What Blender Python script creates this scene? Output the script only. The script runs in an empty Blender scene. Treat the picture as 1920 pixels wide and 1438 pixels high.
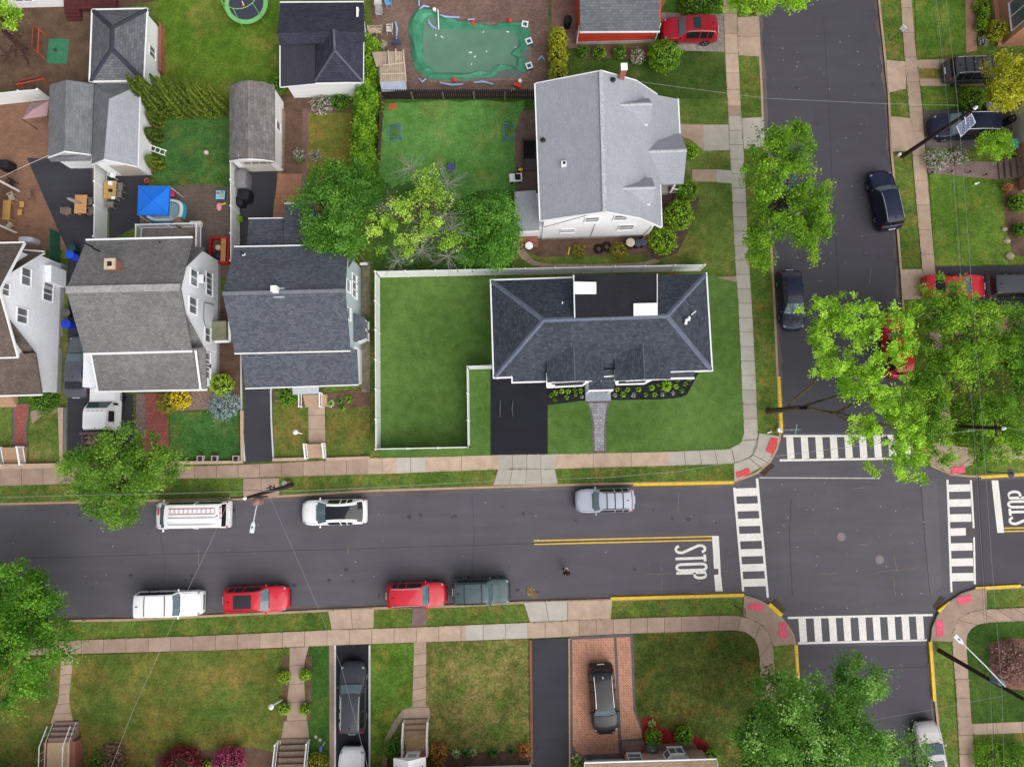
import bpy, math, random
import numpy as np
from mathutils import Vector, Matrix, Euler
random.seed(7)
S = bpy.context.scene
COL = S.collection
R = math.radians
# ---------------------------------------------------------------- camera
F, CX, CY, H = 1331.0, 960.0, 719.0, 55.0
TH = math.atan(126 / F)
cam = bpy.data.objects.new('camera', bpy.data.cameras.new('camera'))
COL.objects.link(cam)
cam.location = (0, 0, H); cam.rotation_euler = (TH, 0, 0)
cam.data.sensor_width = 36; cam.data.lens = F / 1920 * 36
cam.data.clip_end = 2000
S.camera = cam
# ---------------------------------------------------------------- sky + sun (overcast)
W = bpy.data.worlds.new('World'); S.world = W; W.use_nodes = True
nt = W.node_tree; nt.nodes.clear()
sky = nt.nodes.new('ShaderNodeTexSky'); sky.sky_type = 'NISHITA'; sky.sun_disc = False
SUN_E, SUN_A = 44, 142
sky.sun_elevation = R(SUN_E); sky.sun_rotation = R(SUN_A); sky.dust_density = 3.0; sky.air_density = 1.0
hs = nt.nodes.new('ShaderNodeHueSaturation'); hs.inputs['Saturation'].default_value = 0.22
bg = nt.nodes.new('ShaderNodeBackground'); bg.inputs['Strength'].default_value = 0.09
wo = nt.nodes.new('ShaderNodeOutputWorld')
nt.links.new(sky.outputs[0], hs.inputs['Color']); nt.links.new(hs.outputs[0], bg.inputs['Color']); nt.links.new(bg.outputs[0], wo.inputs['Surface'])
sl = bpy.data.lights.new('sun', 'SUN'); sl.energy = 1.5; sl.angle = R(75); sl.color = (1.0, .965, .91)
so = bpy.data.objects.new('sun', sl); COL.objects.link(so)
az = R(SUN_A)   # direction towards the sun, matched to the sky rotation
sd = Vector((math.sin(az) * math.cos(R(SUN_E)), math.cos(az) * math.cos(R(SUN_E)), math.sin(R(SUN_E))))
so.rotation_euler = sd.to_track_quat('Z', 'Y').to_euler(); so.location = sd * 80
S.view_settings.view_transform = 'Standard'; S.view_settings.look = 'None'
S.view_settings.exposure = 0.86; S.view_settings.gamma = 1.0
S.cycles.max_bounces = 5; S.cycles.diffuse_bounces = 3; S.cycles.glossy_bounces = 2; S.cycles.transmission_bounces = 3
# ---------------------------------------------------------------- helpers
def G(px, py, z=0.0):
    """ground point (metres) that a photo pixel looks at, on the plane of height z"""
    a = (px - CX) / F; b = (CY - py) / F
    c, s = math.cos(TH), math.sin(TH)
    ry = b * c + s; rz = b * s - c
    t = (H - z) / (-rz)
    return Vector((a * t, ry * t, z))
def lin(r, g, b, k=1.0):
    f = lambda c: (c / 12.92 if c <= .04045 else ((c + .055) / 1.055) ** 2.4)
    return (f(r / 255) * k, f(g / 255) * k, f(b / 255) * k, 1)
AL = 0.80          # photo colour -> surface colour
def C(r, g, b): return lin(r, g, b, AL)
def tag(o, label=None, cat=None, group=None, kind=None):
    if label: o['label'] = label
    if cat: o['category'] = cat
    if group: o['group'] = group
    if kind: o['kind'] = kind
    return o
def thing(name, label, cat, loc=(0, 0, 0), rz=0.0, group=None):
    o = bpy.data.objects.new(name, None); COL.objects.link(o)
    o.location = loc; o.rotation_euler = (0, 0, rz); o.empty_display_size = .3
    return tag(o, label, cat, group)
lerp = lambda a, b, t: a+(b-a)*t
def children(o): return [c for c in bpy.data.objects if c.parent == o]
def copy_tree(o, loc=None, rz=None, label=None, parent=None, kids=None, scale=None):
    kids = kids if kids is not None else KID
    c = o.copy(); COL.objects.link(c)
    if parent: c.parent = parent
    if loc is not None: c.location = loc
    if rz is not None: c.rotation_euler = (0, 0, rz)
    if scale is not None: c.scale = scale
    if label: c['label'] = label
    for k in list(KID.get(o.name, [])):
        n = copy_tree(k, parent=c); KID.setdefault(c.name, []).append(n)
    return c
KID = {}
class MB:
    """collects shapes; build() links them as ONE mesh object"""
    def __init__(s): s.v = []; s.f = []
    def add(s, vs, fs):
        n = len(s.v); s.v += [tuple(v) for v in vs]; s.f += [tuple(i + n for i in f) for f in fs]; return s
    def face(s, *p): return s.add(p, [tuple(range(len(p)))])
    def box(s, x0, x1, y0, y1, z0, z1):
        if x1 < x0: x0, x1 = x1, x0
        if y1 < y0: y0, y1 = y1, y0
        return s.add([(x0,y0,z0),(x1,y0,z0),(x1,y1,z0),(x0,y1,z0),(x0,y0,z1),(x1,y0,z1),(x1,y1,z1),(x0,y1,z1)],
                     [(3,2,1,0),(4,5,6,7),(0,1,5,4),(1,2,6,5),(2,3,7,6),(3,0,4,7)])
    def obox(s, c, sz, rz=0, rx=0, ry=0):
        m = Euler((rx, ry, rz)).to_matrix(); c = Vector(c); h = [q / 2 for q in sz]
        vs = [c + m @ Vector((a*h[0], b*h[1], d*h[2])) for d in (-1,1) for a, b in ((-1,-1),(1,-1),(1,1),(-1,1))]
        return s.add(vs, [(3,2,1,0),(4,5,6,7),(0,1,5,4),(1,2,6,5),(2,3,7,6),(3,0,4,7)])
    def prism(s, pts, z0, z1):
        n = len(pts)
        ar = sum(pts[i][0]*pts[(i+1)%n][1]-pts[(i+1)%n][0]*pts[i][1] for i in range(n))
        if ar < 0: pts = pts[::-1]
        vs = [(p[0],p[1],z0) for p in pts] + [(p[0],p[1],z1) for p in pts]
        return s.add(vs, [tuple(range(n-1,-1,-1)), tuple(range(n,2*n))] + [(i,(i+1)%n,n+(i+1)%n,n+i) for i in range(n)])
    def profile(s, prof, axis, a0, a1):
        """closed (u,z) outline pushed along an axis"""
        n = len(prof)
        P = (lambda a,u,z: (a,u,z)) if axis == 'x' else (lambda a,u,z: (u,a,z))
        vs = [P(a0,u,z) for u,z in prof] + [P(a1,u,z) for u,z in prof]
        fs = [tuple(range(n)), tuple(range(2*n-1,n-1,-1))] + [(i,n+i,n+(i+1)%n,(i+1)%n) for i in range(n)]
        return s.add(vs, fs)
    def tube(s, pts, r, n=6, cap=True):
        pts = [Vector(p) for p in pts]; m = len(pts)
        rs = r if isinstance(r, (list, tuple)) else [r]*m
        vs = []; fs = []
        for i, p in enumerate(pts):
            d = (pts[min(i+1,m-1)] - pts[max(i-1,0)])
            if d.length < 1e-9: d = Vector((0,0,1))
            d.normalize()
            u = d.cross(Vector((0,0,1)) if abs(d.z) < .9 else Vector((1,0,0))).normalized(); w = d.cross(u)
            for k in range(n):
                a = 2*math.pi*k/n; vs.append(p + (u*math.cos(a) + w*math.sin(a))*rs[i])
        for i in range(m-1):
            for k in range(n):
                fs.append((i*n+k, i*n+(k+1)%n, (i+1)*n+(k+1)%n, (i+1)*n+k))
        if cap: fs += [tuple(range(n-1,-1,-1)), tuple(range((m-1)*n, m*n))]
        return s.add(vs, fs)
    def lathe(s, c, prof, n=16, sx=1, sy=1):
        vs = []; fs = []
        for r, z in prof:
            for k in range(n):
                a = 2*math.pi*k/n; vs.append((c[0]+r*math.cos(a)*sx, c[1]+r*math.sin(a)*sy, c[2]+z))
        for i in range(len(prof)-1):
            for k in range(n): fs.append((i*n+k, i*n+(k+1)%n, (i+1)*n+(k+1)%n, (i+1)*n+k))
        fs += [tuple(range(n-1,-1,-1)), tuple(range((len(prof)-1)*n, len(prof)*n))]
        return s.add(vs, fs)
    def ball(s, c, rx, ry=None, rz=None, nu=12, nv=8, j=0):
        ry = ry or rx; rz = rz or rx
        vs = [(c[0],c[1],c[2]-rz)]
        for i in range(1, nv):
            t = math.pi*i/nv
            for k in range(nu):
                a = 2*math.pi*k/nu; q = 1 + (random.random()-.5)*j
                vs.append((c[0]+rx*q*math.sin(t)*math.cos(a), c[1]+ry*q*math.sin(t)*math.sin(a), c[2]-rz*q*math.cos(t)))
        vs.append((c[0],c[1],c[2]+rz)); fs = []
        for k in range(nu):
            fs.append((0, 1+(k+1)%nu, 1+k))
            for i in range(nv-2):
                a = 1+i*nu; fs.append((a+k, a+(k+1)%nu, a+nu+(k+1)%nu, a+nu+k))
            a = 1+(nv-2)*nu; fs.append((a+k, a+(k+1)%nu, len(vs)-1))
        return s.add(vs, fs)
    def ribbon(s, pts, w, z0, z1, side=0):
        """flat bar of width w following plan points; side -1/0/1 moves it to one side"""
        P = [Vector((p[0],p[1])) for p in pts]; m = len(P); L = []; Q = []
        for i in range(m):
            d = (P[min(i+1,m-1)]-P[max(i-1,0)]).normalized(); n = Vector((-d.y,d.x))
            L.append(P[i]+n*w*(.5+side*.5)); Q.append(P[i]-n*w*(.5-side*.5))
        vs = [(p.x,p.y,z) for z in (z0,z1) for p in L] + [(p.x,p.y,z) for z in (z0,z1) for p in Q]
        fs = []
        for i in range(m-1):
            a,b,c,d = i,i+m,i+2*m,i+3*m
            fs += [(b+1,b,d,d+1),(a,a+1,c+1,c),(a+1,a,b,b+1),(c,c+1,d+1,d)]
        fs += [(0,2*m,3*m,m),(m-1,2*m-1,4*m-1,3*m-1)]
        return s.add(vs, fs)
    def build(s, name, mat, parent=None, smooth=None, bevel=0, off=None, tones=None, loc=None):
        me = bpy.data.meshes.new(name)
        v = s.v
        if off is not None: v = [(a[0]-off[0], a[1]-off[1], a[2]-off[2]) for a in v]
        me.from_pydata(v, [], s.f); me.validate(); 
        # uv in metres: u level, v up the slope
        uv = me.uv_layers.new(name='UVMap')
        nl = len(me.loops); co = np.empty(len(me.vertices)*3, np.float32); me.vertices.foreach_get('co', co); co = co.reshape(-1,3)
        vi = np.empty(nl, np.int32); me.loops.foreach_get('vertex_index', vi)
        nf = len(me.polygons); nr = np.empty(nf*3, np.float32); me.polygons.foreach_get('normal', nr); nr = nr.reshape(-1,3)
        lt = np.empty(nf, np.int32); me.polygons.foreach_get('loop_total', lt)
        fi = np.repeat(np.arange(nf), lt); n = nr[fi]
        flat = np.abs(n[:,2]) > .995
        u = np.stack([-n[:,1], n[:,0], np.zeros(nl)], 1); ln = np.linalg.norm(u, axis=1); u /= np.maximum(ln, 1e-6)[:,None]
        u[flat] = (1,0,0); w = np.cross(n, u); w[flat] = (0,1,0)
        p = co[vi]; out = np.stack([(p*u).sum(1), (p*w).sum(1)], 1).astype(np.float32)
        uv.data.foreach_set('uv', out.ravel())
        if tones is not None:
            at = me.attributes.new('tone', 'FLOAT', 'FACE'); at.data.foreach_set('value', np.array(tones, np.float32))
        if smooth is not None:
            me.polygons.foreach_set('use_smooth', [True]*nf); me.set_sharp_from_angle(angle=R(smooth))
        me.materials.append(mat)
        o = bpy.data.objects.new(name, me); COL.objects.link(o)
        if loc is not None: o.location = loc
        if parent is not None:
            o.parent = parent; KID.setdefault(parent.name, []).append(o)
        if bevel:
            b = o.modifiers.new('bevel', 'BEVEL'); b.width = bevel; b.segments = 2; b.limit_method = 'ANGLE'
        return o
# ---------------------------------------------------------------- materials
MATS = {}
def nodes(name):
    m = bpy.data.materials.new(name); m.use_nodes = True; t = m.node_tree
    return m, t, t.nodes['Principled BSDF'], t.links
def noise(t, l, vec, scale, detail=4, rough=.55):
    n = t.nodes.new('ShaderNodeTexNoise'); n.inputs['Scale'].default_value = scale; n.inputs['Detail'].default_value = detail
    n.inputs['Roughness'].default_value = rough; l.new(vec, n.inputs['Vector']); return n.outputs['Fac']
def ramp(t, l, fac, stops):
    r = t.nodes.new('ShaderNodeValToRGB'); e = r.color_ramp.elements
    while len(e) < len(stops): e.new(.5)
    for q, (p, c) in zip(e, stops): q.position = p; q.color = c
    l.new(fac, r.inputs[0]); return r.outputs[0]
def mix(t, l, fac, a, b, mode='MIX'):
    n = t.nodes.new('ShaderNodeMix'); n.data_type = 'RGBA'; n.blend_type = mode
    for s_, v in ((0, fac), (6, a), (7, b)):
        if hasattr(v, 'links') or hasattr(v, 'is_linked'): l.new(v, n.inputs[s_])
        else: n.inputs[s_].default_value = v
    return n.outputs[2]
def bump(t, l, h, b, st=.3, d=.02):
    n = t.nodes.new('ShaderNodeBump'); n.inputs['Strength'].default_value = st; n.inputs['Distance'].default_value = d
    l.new(h, n.inputs['Height']); l.new(n.outputs[0], b.inputs['Normal'])
def coords(t, uv=False):
    c = t.nodes.new('ShaderNodeTexCoord'); return c.outputs['UV' if uv else 'Object']
def mat(name, c, var=.12, scale=2.0, rough=.7, metal=0, spec=.3, coat=0, bmp=0, fine=0):
    """plain surface with cloudy and fine colour variation"""
    if name in MATS: return MATS[name]
    m, t, b, l = nodes(name); v = coords(t)
    dk = tuple(q*(1-var) for q in c[:3])+(1,); lt = tuple(min(1, q*(1+var)) for q in c[:3])+(1,)
    o = ramp(t, l, noise(t, l, v, scale, 5), [(.3, dk), (.7, lt)])
    if fine:
        g = ramp(t, l, noise(t, l, v, fine, 2), [(.3, (.75,.75,.75,1)), (.7, (1.2,1.2,1.2,1))]); o = mix(t, l, 1.0, o, g, 'MULTIPLY')
    l.new(o, b.inputs['Base Color'])
    b.inputs['Roughness'].default_value = rough; b.inputs['Metallic'].default_value = metal
    b.inputs['Specular IOR Level'].default_value = spec; b.inputs['Coat Weight'].default_value = coat; b.inputs['Coat Roughness'].default_value = .06
    if bmp: bump(t, l, noise(t, l, v, 40, 3), b, bmp)
    MATS[name] = m; return m
def grass(name, a, b_, dry, amt=.45, seed=0, fs=1.0, mott=.5):
    """lawn: two greens in patches, dry patches, blade-sized grain"""
    if name in MATS: return MATS[name]
    m, t, b, l = nodes(name); mp = t.nodes.new('ShaderNodeMapping'); l.new(coords(t), mp.inputs[0]); mp.inputs['Location'].default_value = (seed*13.7, seed*7.1, 0)
    v = mp.outputs[0]
    o = ramp(t, l, noise(t, l, v, .35*fs, 6, .65), [(.36, a), (.64, b_)])
    d = ramp(t, l, noise(t, l, v, .55*fs, 7, .7), [(.62-amt*.35, (0,0,0,1)), (.80-amt*.2, (1,1,1,1))])
    o = mix(t, l, d, o, dry)
    g = ramp(t, l, noise(t, l, v, 7, 5, .75), [(.28, (1-mott,1-mott,1-mott,1)), (.72, (1+mott,1+mott,1+mott*.9,1))]); o = mix(t, l, 1.0, o, g, 'MULTIPLY')
    k = min(1, mott*1.1)*.42   # worn and lush patches a few metres wide, and tufts
    g = ramp(t, l, noise(t, l, v, .2, 5, .6), [(.38, (1-k,1-k*.75,1-k,1)), (.62, (1+k*.7,1+k*.5,1+k*.8,1))]); o = mix(t, l, 1.0, o, g, 'MULTIPLY')
    k = max(0, mott-.3)*.9
    g = ramp(t, l, noise(t, l, v, 2.6, 4, .7), [(.36, (1-k*.8,1-k*.55,1-k*.8,1)), (.6, (1+k*.35,1+k*.3,1+k*.4,1))]); o = mix(t, l, 1.0, o, g, 'MULTIPLY')
    g = ramp(t, l, noise(t, l, v, 1.6, 5, .6), [(.3, (.82,.84,.80,1)), (.7, (1.15,1.14,1.15,1))]); o = mix(t, l, 1.0, o, g, 'MULTIPLY')
    l.new(o, b.inputs['Base Color']); b.inputs['Roughness'].default_value = .9; b.inputs['Specular IOR Level'].default_value = .1
    bump(t, l, noise(t, l, v, 14, 4, .7), b, .6, .06)
    MATS[name] = m; return m
def asphalt(name, c, var=.14, streak=.1, rough=.8, patch=.2):
    if name in MATS: return MATS[name]
    m, t, b, l = nodes(name); v = coords(t)
    dk = tuple(q*(1-var) for q in c[:3])+(1,); lt = tuple(q*(1+var) for q in c[:3])+(1,)
    o = ramp(t, l, noise(t, l, v, .18, 6, .6), [(.35, dk), (.65, lt)])
    g = ramp(t, l, noise(t, l, v, 30, 3, .8), [(.3, (.82,.82,.82,1)), (.7, (1.18,1.18,1.18,1))]); o = mix(t, l, 1.0, o, g, 'MULTIPLY')
    mp = t.nodes.new('ShaderNodeMapping'); l.new(v, mp.inputs[0]); mp.inputs['Scale'].default_value = (.25, 1.6, 1)
    g = ramp(t, l, noise(t, l, mp.outputs[0], .8, 5, .7), [(.35, (1-streak,)*3+(1,)), (.65, (1+streak,)*3+(1,))]); o = mix(t, l, 1.0, o, g, 'MULTIPLY')
    d = ramp(t, l, noise(t, l, v, .9, 8, .75), [(.63, (0,0,0,1)), (.8, (patch,)*3+(1,))]); o = mix(t, l, d, o, C(150,140,135))
    l.new(o, b.inputs['Base Color']); b.inputs['Roughness'].default_value = rough; b.inputs['Specular IOR Level'].default_value = .25
    bump(t, l, noise(t, l, v, 60, 2), b, .25, .01)
    MATS[name] = m; return m
def slabmat(name, c1, c2, rough=.85, stain=.25):
    """concrete: tone attribute picks a shade per slab, plus stains"""
    if name in MATS: return MATS[name]
    m, t, b, l = nodes(name); v = coords(t)
    a = t.nodes.new('ShaderNodeAttribute'); a.attribute_name = 'tone'
    o = mix(t, l, a.outputs['Fac'], c1, c2)
    g = ramp(t, l, noise(t, l, v, 1.1, 7, .7), [(.3, (1-stain,1-stain,1-stain*.9,1)), (.65, (1.06,1.06,1.06,1))]); o = mix(t, l, 1.0, o, g, 'MULTIPLY')
    g = ramp(t, l, noise(t, l, v, 25, 3, .7), [(.3, (.92,.92,.92,1)), (.7, (1.07,1.07,1.07,1))]); o = mix(t, l, 1.0, o, g, 'MULTIPLY')
    l.new(o, b.inputs['Base Color']); b.inputs['Roughness'].default_value = rough; b.inputs['Specular IOR Level'].default_value = .2
    MATS[name] = m; return m
def courses(name, c1, c2, mortar, bw, rh, ms=.012, var=.2, rough=.85, rot=0, off=.5, big=.5, spot=None, bias=0.0, sq=1):
    """brick / shingle / paver / siding courses in UV metres"""
    if name in MATS: return MATS[name]
    m, t, b, l = nodes(name); uv = coords(t, True)
    mp = t.nodes.new('ShaderNodeMapping'); l.new(uv, mp.inputs[0]); mp.inputs['Rotation'].default_value = (0,0,rot)
    k = t.nodes.new('ShaderNodeTexBrick'); l.new(mp.outputs[0], k.inputs['Vector'])
    k.inputs['Color1'].default_value = c1; k.inputs['Color2'].default_value = c2; k.inputs['Mortar'].default_value = mortar
    k.inputs['Scale'].default_value = 1; k.inputs['Mortar Size'].default_value = ms; k.inputs['Brick Width'].default_value = bw; k.inputs['Row Height'].default_value = rh
    k.inputs['Bias'].default_value = bias; k.offset = off; k.inputs['Mortar Smooth'].default_value = .2
    o = k.outputs['Color']
    v = coords(t)
    g = ramp(t, l, noise(t, l, v, big, 6, .65), [(.3, (1-var,)*3+(1,)), (.7, (1+var*.8,)*3+(1,))]); o = mix(t, l, 1.0, o, g, 'MULTIPLY')
    g = ramp(t, l, noise(t, l, v, 9, 4, .75), [(.3, (.86,.86,.86,1)), (.7, (1.14,1.14,1.14,1))]); o = mix(t, l, 1.0, o, g, 'MULTIPLY')
    if spot:
        d = ramp(t, l, noise(t, l, mp.outputs[0], 3.2, 3, .8), [(.55, (0,0,0,1)), (.68, (.75,.75,.75,1))]); o = mix(t, l, d, o, spot)
    l.new(o, b.inputs['Base Color']); b.inputs['Roughness'].default_value = rough; b.inputs['Specular IOR Level'].default_value = .25
    bump(t, l, k.outputs['Fac'], b, -.35, .02)
    MATS[name] = m; return m
def leafmat(name, stops, tr=.35):
    if name in MATS: return MATS[name]
    m = bpy.data.materials.new(name); m.use_nodes = True; t = m.node_tree; l = t.links; t.nodes.clear()
    a = t.nodes.new('ShaderNodeAttribute'); a.attribute_name = 'tone'
    col = ramp(t, l, a.outputs['Fac'], [(i/(len(stops)-1), c) for i, c in enumerate(stops)])
    p = t.nodes.new('ShaderNodeBsdfPrincipled'); p.inputs['Roughness'].default_value = .5; p.inputs['Specular IOR Level'].default_value = .3
    q = t.nodes.new('ShaderNodeBsdfTranslucent'); x = t.nodes.new('ShaderNodeMixShader'); x.inputs[0].default_value = tr*1.3
    o = t.nodes.new('ShaderNodeOutputMaterial')
    l.new(col, p.inputs['Base Color']); l.new(col, q.inputs['Color']); l.new(p.outputs[0], x.inputs[1]); l.new(q.outputs[0], x.inputs[2]); l.new(x.outputs[0], o.inputs['Surface'])
    MATS[name] = m; return m
# ================================================================ THE GROUND
ZG = .12
CNT = [0]
def P(pts, z=ZG): return [G(p[0], p[1], z) for p in pts]
def gpoly(name, pts, m, z=ZG, smooth_n=0):
    CNT[0] += 1; z = z + CNT[0]*.0004
    mb = MB(); q = P(pts, z)
    n = len(q); ar = sum(q[i].x*q[(i+1)%n].y-q[(i+1)%n].x*q[i].y for i in range(n))
    if ar < 0: q = q[::-1]
    mb.face(*q); return tag(mb.build(name, m), kind='structure')
def ragged(pts, n=9, a=3.0):
    out = []
    for i, p in enumerate(pts):
        q = pts[(i+1)%len(pts)]
        for k in range(n): out.append((lerp(p[0],q[0],k/n)+random.uniform(-a,a), lerp(p[1],q[1],k/n)+random.uniform(-a,a)))
    return out
def rect(x0, y0, x1, y1): return [(x0,y0),(x1,y0),(x1,y1),(x0,y1)]
EDGE = []
def slabs(name, A, B, cuts, tones, m, z=ZG, joint=True, jw=.035):
    """paving strip between two pixel edges, cut into slabs at fractions of edge length"""
    def along(E, t):
        E = [Vector(e) for e in E]; d = [0]
        for i in range(1, len(E)): d.append(d[-1]+(E[i]-E[i-1]).length)
        s_ = t*d[-1]
        for i in range(1, len(E)):
            if s_ <= d[i]+1e-9: return E[i-1].lerp(E[i], (s_-d[i-1])/max(1e-9, d[i]-d[i-1]))
        return E[-1]
    CNT[0] += 1; z = z+CNT[0]*.0004; EDGE.append((A, cuts[0], cuts[-1])); EDGE.append((B, 0, 1))
    mb = MB(); jb = MB(); tn = []
    for k in range(len(cuts)-1):
        n = 3
        for j in range(n):
            t0 = cuts[k]+(cuts[k+1]-cuts[k])*j/n; t1 = cuts[k]+(cuts[k+1]-cuts[k])*(j+1)/n
            a, b, c, d = along(A,t0), along(A,t1), along(B,t1), along(B,t0)
            q = [G(p.x,p.y,z) for p in (a,b,c,d)]
            if (q[1]-q[0]).cross(q[2]-q[0]).z < 0: q = q[::-1]
            mb.face(*q); tn.append(min(1, max(0, tones[k % len(tones)])))
        if k:
            a, d = along(A,cuts[k]), along(B,cuts[k])
            jb.ribbon([G(a.x,a.y,z), G(d.x,d.y,z)], jw, z-.01, z+.003)
    o = tag(mb.build(name, m, tones=tn), kind='structure')
    if joint and jb.v: tag(jb.build(name+'_joint', MJ), kind='structure')
    return o
def even(n): return [i/n for i in range(n+1)]
def rt(n, c, v=.15): return [c+random.uniform(-v,v) for _ in range(n)]
MJ = mat('joint_dirt', C(110,95,82), .3, 3, .95)
# grass kinds (a, b, dry)
g_verge = grass('verge_grass', C(86,112,48), C(104,124,52), C(140,118,66), .38, 1, 1.4, .62)
g_lot = grass('lot_turf', C(81,112,52), C(94,125,61), C(100,128,66), .05, 2, .6, .3)
g_cape = grass('emerald_lawn', C(84,132,62), C(102,150,76), C(134,140,74), .34, 3, .6, .45)
g_front = grass('faded_lawn', C(92,116,50), C(112,128,62), C(150,130,78), .42, 4, .5, .55)
g_weed = grass('weedy_lawn', C(96,120,52), C(124,128,66), C(152,128,84), .62, 5, 1.3, .75)
g_olive = grass('olive_lawn', C(66,86,36), C(92,100,46), C(128,104,54), .4, 6, .8, .7)
g_dark = grass('dark_lawn', C(58,92,38), C(74,108,44), C(96,112,58), .25, 7, .8, .55)  # darker green grass with a few dry patches
g_sw = grass('patchy_lawn', C(82,108,44), C(112,120,56), C(140,118,64), .55, 8, .6, .55)
g_red = grass('deep_green_lawn', C(66,88,38), C(78,98,42), C(132,126,66), .3, 9, .5, .5)
g_ne = grass('lush_lawn', C(86,118,42), C(100,130,50), C(148,138,66), .32, 10, .8, .6)
g_tramp = grass('wide_lawn', C(90,122,38), C(106,134,46), C(150,140,72), .28, 11, .6, .55)
g_mead = grass('yellowing_lawn', C(112,122,52), C(132,128,58), C(156,126,70), .55, 12, 1.0, .5)
g_back = grass('backyard_lawn', C(66,104,54), C(82,124,62), C(112,116,56), .3, 13, .7, .6)  # mid green grass with some dry patches
a_road = asphalt('road_asphalt', C(92,90,97), .08, .07, .78, .16)
a_road2 = asphalt('fresh_road_asphalt', C(78,76,84), .07, .05, .78, .08)
a_drive = asphalt('driveway_asphalt', C(62,62,70), .14, .1, .8, .15)
a_dark = asphalt('sealed_driveway_asphalt', C(26,27,38), .25, .2, .7, .10)
a_strip = asphalt('road_patch_asphalt', C(100,98,104), .06, .05, .8, .1)
c_pink = slabmat('rosy_concrete', C(168,143,128), C(202,177,155))
c_grey = slabmat('grey_concrete', C(172,164,152), C(196,190,180), .85, .14)
c_curb = slabmat('kerb_concrete', C(182,152,128), C(200,172,148))
dirt = mat('bare_soil', C(108,84,70), .3, 1.4, .95, fine=9)
mulch = mat('black_mulch', C(34,33,40), .4, 3, .95, fine=14)
rmulch = mat('red_mulch', C(150,38,40), .35, 3, .95, fine=14)
brownp = courses('brown_paver', C(138,104,84), C(152,112,90), C(112,88,74), .4, .2, .012, .22)
pool_p = courses('weathered_paver', C(122,98,90), C(146,120,108), C(96,78,70), .22, .11, .012, .25)
herr = courses('herringbone_brick', C(204,142,114), C(170,108,88), C(214,176,152), .26, .13, .016, .12, rot=R(45))
bord = courses('charcoal_paver', C(122,112,112), C(104,96,100), C(84,78,82), .25, .14, .012, .12)
redwalk = courses('red_paver', C(148,84,78), C(164,96,86), C(112,70,66), .3, .3, .012, .15)
greyp = courses('grey_paver', C(168,168,172), C(138,138,144), C(104,104,110), .22, .22, .014, .12, off=.3)
cobble = courses('cobble_paver', C(176,168,160), C(148,138,132), C(104,96,90), .2, .13, .014, .15, rot=R(30))
bpav = courses('dark_cobble', C(110,96,88), C(126,112,100), C(88,76,70), .2, .12, .012, .2)
# road: one sheet that reaches the horizon, city blocks stand on it as slabs with a real kerb step
mb = MB(); mb.face((-700,-700,0),(700,-700,0),(700,700,0),(-700,700,0)); tag(mb.build('road', a_road), kind='structure')
W0, E0, N0, S0 = -2600, 4600, -1900, 3600
k_nw = [(W0,1000),(0,947),(130,944),(450,937),(700,922),(960,914),(1140,909),(1376,905),(1396,898),(1421,888),(1445,867),(1458,843),(1464,822),(1465,810),(1460,706),(1453,550),(1448,462),(1441,380),(1433,250),(1429,146),(1425,69),(1421,0),(1340,N0)]
k_ne = [(1530,N0),(1646,0),(1656,94),(1664,173),(1669,278),(1673,322),(1681,430),(1687,505),(1691,568),(1702,740),(1708,810),(1722,850),(1748,876),(1782,891),(1818,895),(1839,895),(1920,890),(E0,800)]
k_se = [(E0,1000),(1914,1098),(1829,1103),(1802,1112),(1777,1129),(1757,1152),(1747,1176),(1744,1203),(1752,1314),(1757,1361),(1765,1438),(1950,S0)]
k_sw = [(1560,S0),(1503,1438),(1497,1276),(1493,1209),(1489,1190),(1477,1169),(1460,1150),(1441,1133),(1421,1123),(1395,1115),(1145,1122),(981,1127),(852,1134),(701,1138),(615,1142),(423,1151),(235,1160),(86,1162),(0,1165),(W0,1240)]
def block(name, k, extra, m=g_verge):
    mb = MB(); mb.prism([G(p[0],p[1],ZG)[:2] for p in k+extra], -.3, ZG); return tag(mb.build(name, m), kind='structure')
block('ground', k_nw, [(W0,N0)]); block('ground', k_ne, [(E0,N0)]); block('ground', k_se, [(E0,S0)]); block('ground', k_sw, [(W0,S0)])
for k, sd_ in ((k_nw,1),(k_ne,1),(k_se,1),(k_sw,1)):
    mb = MB(); mb.ribbon(P(k, ZG), .17, -.05, ZG+.02, sd_); tag(mb.build('kerb', c_curb, tones=[random.uniform(.2,.8)]*len(mb.f)), kind='structure')
yel = mat('yellow_kerb_paint', C(240,196,30), .12, 3, .6, fine=12)
for pts in ([(1187,908.5),(1280,907),(1376,904.6)], [(1145,1122),(1270,1118.5),(1395,1115)], [(1460.5,706),(1463.5,764)], [(1464,770),(1465.8,812)], [(1920,890),(1839,895)][::-1], [(1914,1098),(1829,1103)], [(1497,1276),(1493,1209)], [(1744,1203),(1748,1258),(1752,1314)]):
    mb = MB(); mb.ribbon(P(pts, ZG), .2, -.03, ZG+.032, 0 if pts[0][0] in (1914,) else 0); tag(mb.build('kerb_paint', yel), kind='structure')
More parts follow.
